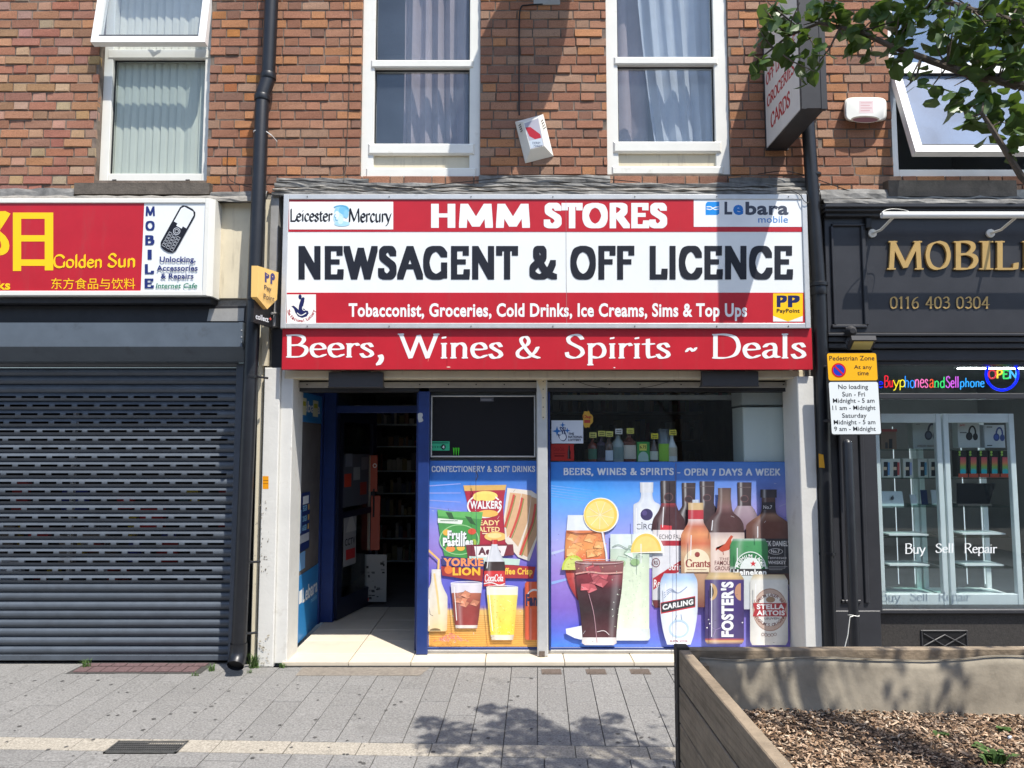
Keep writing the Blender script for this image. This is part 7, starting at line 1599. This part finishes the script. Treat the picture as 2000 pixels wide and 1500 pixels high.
pboard(PT + .001, PT + .006, .06, PD - .06, .02, PH - .03, 'black', 'dark_backing'); pboard(.06, PW - .06, PT + .001, PT + .005, .02, PH - .05, 'wood_dark', 'dark_backing')  # dark sheets behind the boards, putting the shade of the gaps into colour
pboard(.06, .12, .055, .115, .3, PH - .05, 'wood', 'inner_post')
# liner sheet sagging inside the far and left boards
m_ = MB(); V = []; F = []; rnd = random.Random(4); nn = 46; rz = 8
for i in range(nn + 1):
    a = .09 + (PW - .18) * i / nn; sag = .018 * math.sin(i * .55) + .02 * max(0, math.sin(i * .21 - 1.2)) + rnd.uniform(-.004, .004)
    for k in range(rz + 1):
        t = k / rz; z = PH - .034 - sag * .45 * (1 - t) - t * .30
        b = PT + .020 + .05 * t + .007 * math.sin(i * .8 + 3 * t) * (1 - .4 * t) + .005 * math.sin(i * .33 + 6 * t)
        V.append(pp(a, b, z))
for i in range(nn):
    for k in range(rz): q = i * (rz + 1) + k; F.append((q, q + 1, q + rz + 2, q + rz + 1))
m_.add(V, F); m_.build('liner', 'liner', pt_, True).modifiers.new('s', 'SOLIDIFY').thickness = .003
m_ = MB(); m_.tube([Vector(V[i * (rz + 1)]) + Vector((0, -.006, .004)) for i in range(nn + 1)], .0026, 6); m_.build('liner_hem', 'liner', pt_)
m_ = MB(); V = []; F = []
for i in range(13):
    b = .1 + (PD - .2) * i / 12
    for k in range(5): V.append(pp(PT + .01 + .03 * k / 4 + .006 * math.sin(i), b, PH - .06 - .27 * k / 4))
for i in range(12):
    for k in range(4): q = i * 5 + k; F.append((q, q + 5, q + 6, q + 1))
m_.add(V, F); m_.build('liner', 'liner', pt_, True)
# soil and wood chips
CHZ = .525
def chz(a, b): return CHZ + .018 * math.sin(a * 2.1 + 1) + .014 * math.sin(b * 3.3 + a) - .02 * (b / PD)
m_ = MB(); V = []; F = []; na, nb = 34, 24
for i in range(na + 1):
    for k in range(nb + 1): a = .05 + (PW - .1) * i / na; b = .05 + (PD - .1) * k / nb; V.append(pp(a, b, chz(a, b) - .008))
for i in range(na):
    for k in range(nb): q = i * (nb + 1) + k; F.append((q, q + 1, q + nb + 2, q + nb + 1))
m_.add(V, F); m_.build('soil', 'soil', pt_, True)
printmat('chip', .9, .15, .25); m_ = MB(); rnd = random.Random(9)
CC = [S(182, 156, 130), S(158, 130, 104), S(132, 106, 82), S(202, 182, 158), S(104, 82, 64), S(146, 122, 102), S(172, 146, 122), S(88, 70, 56)]
for k in range(27000):
    a = .1 + (min(PW, 2.6) - .2) * rnd.random(); b = .1 + (PD - .5) * rnd.random() ** 1.1
    l = rnd.uniform(.004, .014) * (2.2 if rnd.random() < .04 else 1); w_ = rnd.uniform(.002, .0055); th = rnd.uniform(0, math.pi); tilt = rnd.gauss(0, .38); roll_ = rnd.gauss(0, .4)
    u_ = Vector((math.cos(th) * math.cos(tilt), math.sin(th) * math.cos(tilt), math.sin(tilt))); s_ = Vector((-math.sin(th), math.cos(th), roll_)).normalized(); n_ = u_.cross(s_)
    c = pp(a, b, chz(a, b) + rnd.uniform(-.004, .010)); c_ = CC[rnd.randrange(8)]; kk = rnd.uniform(.75, 1.15); c_ = tuple(q * kk for q in c_)
    h_ = rnd.uniform(.0012, .003)
    m_.add([c - u_ * l - s_ * w_, c + u_ * l - s_ * w_ * .6, c + u_ * l * .9 + s_ * w_, c - u_ * l * .8 + s_ * w_, c + n_ * h_ - u_ * l * .6, c + n_ * h_ + u_ * l * .6], [(0, 1, 5, 4), (1, 2, 5), (2, 3, 4, 5), (3, 0, 4)], c_)
tag(m_.build('wood_chips', 'chip'), 'brown wood chip mulch filling the timber planter', 'mulch', kind='stuff')
# litter on the chips: pale sticks and cigarette ends
for k, (u, v, c, lab) in enumerate(((1495, 1437, S(226, 222, 214), 'white cigarette end near the left board of the planter'), (1541, 1404, S(206, 204, 206), 'pale scrap lying on the chips below the liner'), (1550, 1475, S(222, 220, 216), 'white paper roll at the lower left of the chips'), (1972, 1440, S(190, 200, 214), 'bluish foil scrap at the right of the chips'), (1570, 1437, S(216, 196, 160), 'pale cream stone chip among the mulch'))):
    d = Vector(((u - 1000) / FPX, math.cos(PITCH) - (750 - v) / FPX * math.sin(PITCH), math.sin(PITCH) + (750 - v) / FPX * math.cos(PITCH))); t = (CHZ + .006 - CAM[2]) / d.z; c_ = Vector(CAM) + d * t; an = k * 1.3
    dv_ = Vector((math.cos(an), math.sin(an), .1)) * (.014 if k != 2 else .02)
    o = MB().tube([c_ - dv_, c_ + dv_ * .5, c_ + dv_], [.005, .0055, .004], 8).build('litter', paint('litter_%d' % k, c)); tag(o, lab, 'litter', 'litter on the wood chips')
# ------------------------------------------------------------------ weeds
def tuft(label, c, n, h, spread, seed, broad=False, cat='weed', mat_='grass'):
    rnd = random.Random(seed); m_ = MB()
    for k in range(n):
        a = rnd.uniform(0, 6.283); l = h * rnd.uniform(.5, 1.1); b0 = Vector(c) + Vector((rnd.gauss(0, spread * .3), rnd.gauss(0, spread * .2), 0)); out = Vector((math.cos(a), math.sin(a), 0)) * spread * rnd.uniform(.2, 1)
        sd_ = Vector((-math.sin(a), math.cos(a), 0)) * (.0022 if not broad else .008)
        p1, p2 = b0 + out * .4 + Vector((0, 0, l * .7)), b0 + out + Vector((0, 0, l * (.95 if not broad else .75)))
        m_.add([b0 - sd_, b0 + sd_, p1 - sd_ * (.8 if not broad else 1.4), p1 + sd_ * (.8 if not broad else 1.4), p2], [(0, 1, 3, 2), (2, 3, 4)])
    o = thing('weed', label, cat, c, 'weeds growing in the joints'); tag(m_.build('blades', mat_, o), kind='stuff'); return o
def on_chips(u, v):
    d = Vector(((u - 1000) / FPX, math.cos(PITCH) - (750 - v) / FPX * math.sin(PITCH), math.sin(PITCH) + (750 - v) / FPX * math.cos(PITCH))); return Vector(CAM) + d * ((CHZ - CAM[2]) / d.z)
for u, v, n, h, s_, lab in ((500, 1302, 60, .07, .06, 'bushy grass tuft at the foot of the white pilaster'), (555, 1302, 24, .025, .035, 'low moss tuft at the corner of the entrance step'), (180, 1296, 34, .045, .045, 'small grass tuft under the left part of the shutter'), (413, 1310, 26, .035, .04, 'small grass tuft beside the brown block pavers'), (382, 1320, 14, .02, .03, 'tiny weed in the paving joint right of the block pavers'), (487, 1315, 10, .02, .025, 'tiny weed just right of the drainpipe shoe')):
    c = gnd(u, v); c.y = min(c.y, -.085); c.z = gz(c.y); tuft(lab, c, int(n * 1.4), h * 1.6, s_ * 1.25, u)
for u, v, n, h, lab in ((1945, 1490, 26, .06, 'leafy green weed at the lower right of the planter'), (1960, 1428, 10, .025, 'small green seedling at the right of the planter'), (1838, 1440, 12, .03, 'small green seedling in the middle of the planter'), (1610, 1442, 12, .025, 'small green seedling at the left of the planter'), (1915, 1462, 8, .02, 'tiny green seedling above the leafy weed')): tuft(lab, on_chips(u, v), n, h, .03 if h < .05 else .06, u, True)
# ------------------------------------------------------------------ street tree in the planter
tr = thing('tree', 'young leafy street tree reaching in at the top right from the planter', 'tree', (2.3, -3.95, .5))
T0 = Vector((2.3, -3.95, .5)); TP = [T0, Vector((2.32, -3.93, 1.3)), Vector((2.28, -3.9, 2.2)), Vector((2.2, -3.75, 3.0)), Vector((2.05, -3.5, 3.8)), Vector((1.9, -3.3, 4.7))]
MB().tube(TP, [.07, .062, .056, .046, .032, .014], 12).build('trunk', 'bark', tr)
limbs = MB(); rnd = random.Random(21)
def limb(P, r0, r1):
    P = [Vector(p) for p in P]; n = len(P); limbs.tube(P, [r0 + (r1 - r0) * i / (n - 1) for i in range(n)], 8); return P
L1 = limb([TP[1] * .2 + TP[2] * .8, at(2090, 440, -3.6), at(1995, 345, -3.6), at(1935, 248, -3.58), at(1918, 222, -3.58)], .017, .006)
L2 = limb([TP[2], at(2120, 230, -3.6), at(2000, 168, -3.55), at(1900, 148, -3.5), at(1800, 112, -3.5), at(1745, 92, -3.48), at(1680, 62, -3.45), at(1600, 45, -3.4), at(1540, 70, -3.38), at(1480, 118, -3.36)], .018, .003)
L3 = limb([TP[2] * .5 + TP[3] * .5, at(2050, 60, -3.5), at(1900, 20, -3.4), at(1750, -30, -3.35), at(1600, -30, -3.3)], .016, .004)
L4 = limb([at(1800, 112, -3.5), at(1790, 150, -3.5), at(1770, 170, -3.5)], .005, .002); limb([at(1640, 55, -3.43), at(1620, 95, -3.42), at(1600, 120, -3.4)], .004, .002); limb([at(1560, 55, -3.39), at(1530, 30, -3.39), at(1500, 5, -3.38)], .004, .002)
leaves = MB()
def leaf(c, s, rnd):
    d = Vector((rnd.gauss(0, .7), rnd.gauss(0, .7), -rnd.uniform(.1, 1.1))).normalized(); sd_ = d.cross(Vector((rnd.gauss(0, .5), rnd.gauss(0, .5), 1))).normalized(); n_ = d.cross(sd_); w_ = s * rnd.uniform(.34, .44); cup = rnd.uniform(.02, .16) * s
    P = [c, c + d * s * .3 + sd_ * w_ + n_ * cup, c + d * s * .7 + sd_ * w_ * .85 + n_ * cup, c + d * s * 1.05 - n_ * cup * .5, c + d * s * .7 - sd_ * w_ * .85 + n_ * cup, c + d * s * .3 - sd_ * w_ + n_ * cup, c + d * s * .5]
    leaves.add(P, [(0, 1, 2, 6), (6, 2, 3), (6, 3, 4), (0, 6, 4, 5)])
def cluster(c, rad, n, twig_from=None):
    c = Vector(c)
    for k in range(n):
        q = Vector((rnd.gauss(0, 1), rnd.gauss(0, 1), rnd.gauss(0, 1))); q = q.normalized() * rad * rnd.random() ** .45; leaf(c + q, rnd.uniform(.045, .07), rnd)
    for k in range(max(1, n // 7)):
        e = c + Vector((rnd.gauss(0, .6), rnd.gauss(0, .6), rnd.gauss(0, .6))) * rad
        if twig_from is not None: limbs.tube([twig_from, (twig_from + e) * .5 + Vector((rnd.uniform(-.02, .02),) * 3), e], [.0035, .0028, .0015], 5)
for u, v, r_, n, Y in ((1505, 18, 34, 15, -3.38), (1545, 45, 36, 17, -3.4), (1500, 55, 22, 6, -3.37), (1482, 112, 20, 6, -3.36), (1478, 132, 18, 4, -3.36), (1530, 92, 28, 9, -3.38), (1585, 100, 34, 13, -3.4), (1575, 145, 18, 4, -3.4), (1600, 20, 36, 14, -3.4), (1650, 30, 38, 15, -3.43), (1680, 70, 34, 12, -3.45), (1690, 100, 16, 3, -3.45),
                   (1720, 20, 44, 20, -3.45), (1770, 60, 46, 22, -3.48), (1760, 100, 28, 8, -3.48), (1800, 20, 50, 26, -3.45), (1850, 70, 55, 32, -3.5), (1900, 30, 60, 36, -3.5), (1960, 50, 66, 42, -3.52), (1900, 110, 46, 22, -3.52), (1970, 120, 56, 30, -3.55), (1795, 135, 20, 5, -3.5), (1790, 155, 14, 3, -3.5),
                   (1840, 175, 22, 6, -3.52), (1880, 190, 30, 10, -3.52), (1930, 190, 40, 16, -3.55), (1985, 200, 44, 18, -3.56), (1905, 225, 26, 8, -3.56), (1960, 245, 34, 12, -3.57), (1975, 290, 22, 6, -3.58), (1920, 60, 50, 20, -3.3), (1840, 20, 50, 20, -3.3), (1990, 20, 50, 22, -3.3)):
    c = at(u, v, Y); near = min((p for P in (L1, L2, L3) for a, b in zip(P[:-1], P[1:]) for p in (a, (a + b) * .5, b)), key=lambda p: (p - c).length); cluster(c, r_ * (Y + 6) / FPX, n, near)
# crown above the picture; it throws the leaf shadow on the pavement
for u, v, r_, n in ((835, 1408, .10, 15), (880, 1432, .16, 34), (850, 1452, .14, 26), (960, 1384, .09, 12), (1010, 1392, .10, 16), (985, 1412, .13, 22), (1040, 1408, .12, 20), (940, 1440, .12, 18), (1000, 1452, .2, 44), (1060, 1440, .13, 22), (1090, 1455, .1, 14), (1150, 1415, .12, 20), (1180, 1432, .12, 20), (1195, 1400, .08, 9), (1230, 1462, .14, 24), (1280, 1474, .12, 18), (1110, 1482, .16, 28), (1010, 1500, .2, 40), (900, 1490, .16, 28), (1180, 1500, .2, 36), (1330, 1520, .2, 36), (1450, 1500, .25, 44), (1100, 1560, .3, 60)):
    g_ = gnd(u, v); h_ = 4.35 + rnd.uniform(-.15, .25); c = g_ + SUN * (h_ / SUN.z); near = min(TP[3:], key=lambda p: (p - c).length); cluster(c, r_, int(n * 3.0), near)
for c in ((2.6, -3.3, 4.6), (2.9, -3.9, 4.2), (2.4, -4.2, 4.6), (2.1, -3.6, 5.0), (3.0, -3.5, 3.7), (2.7, -4.4, 3.8)): cluster(c, .35, 70, TP[4])
limbs.build('limbs', 'bark', tr); tag(leaves.build('crown', 'leaf', tr), kind='stuff')
bpy.data.scenes.remove(TMP)
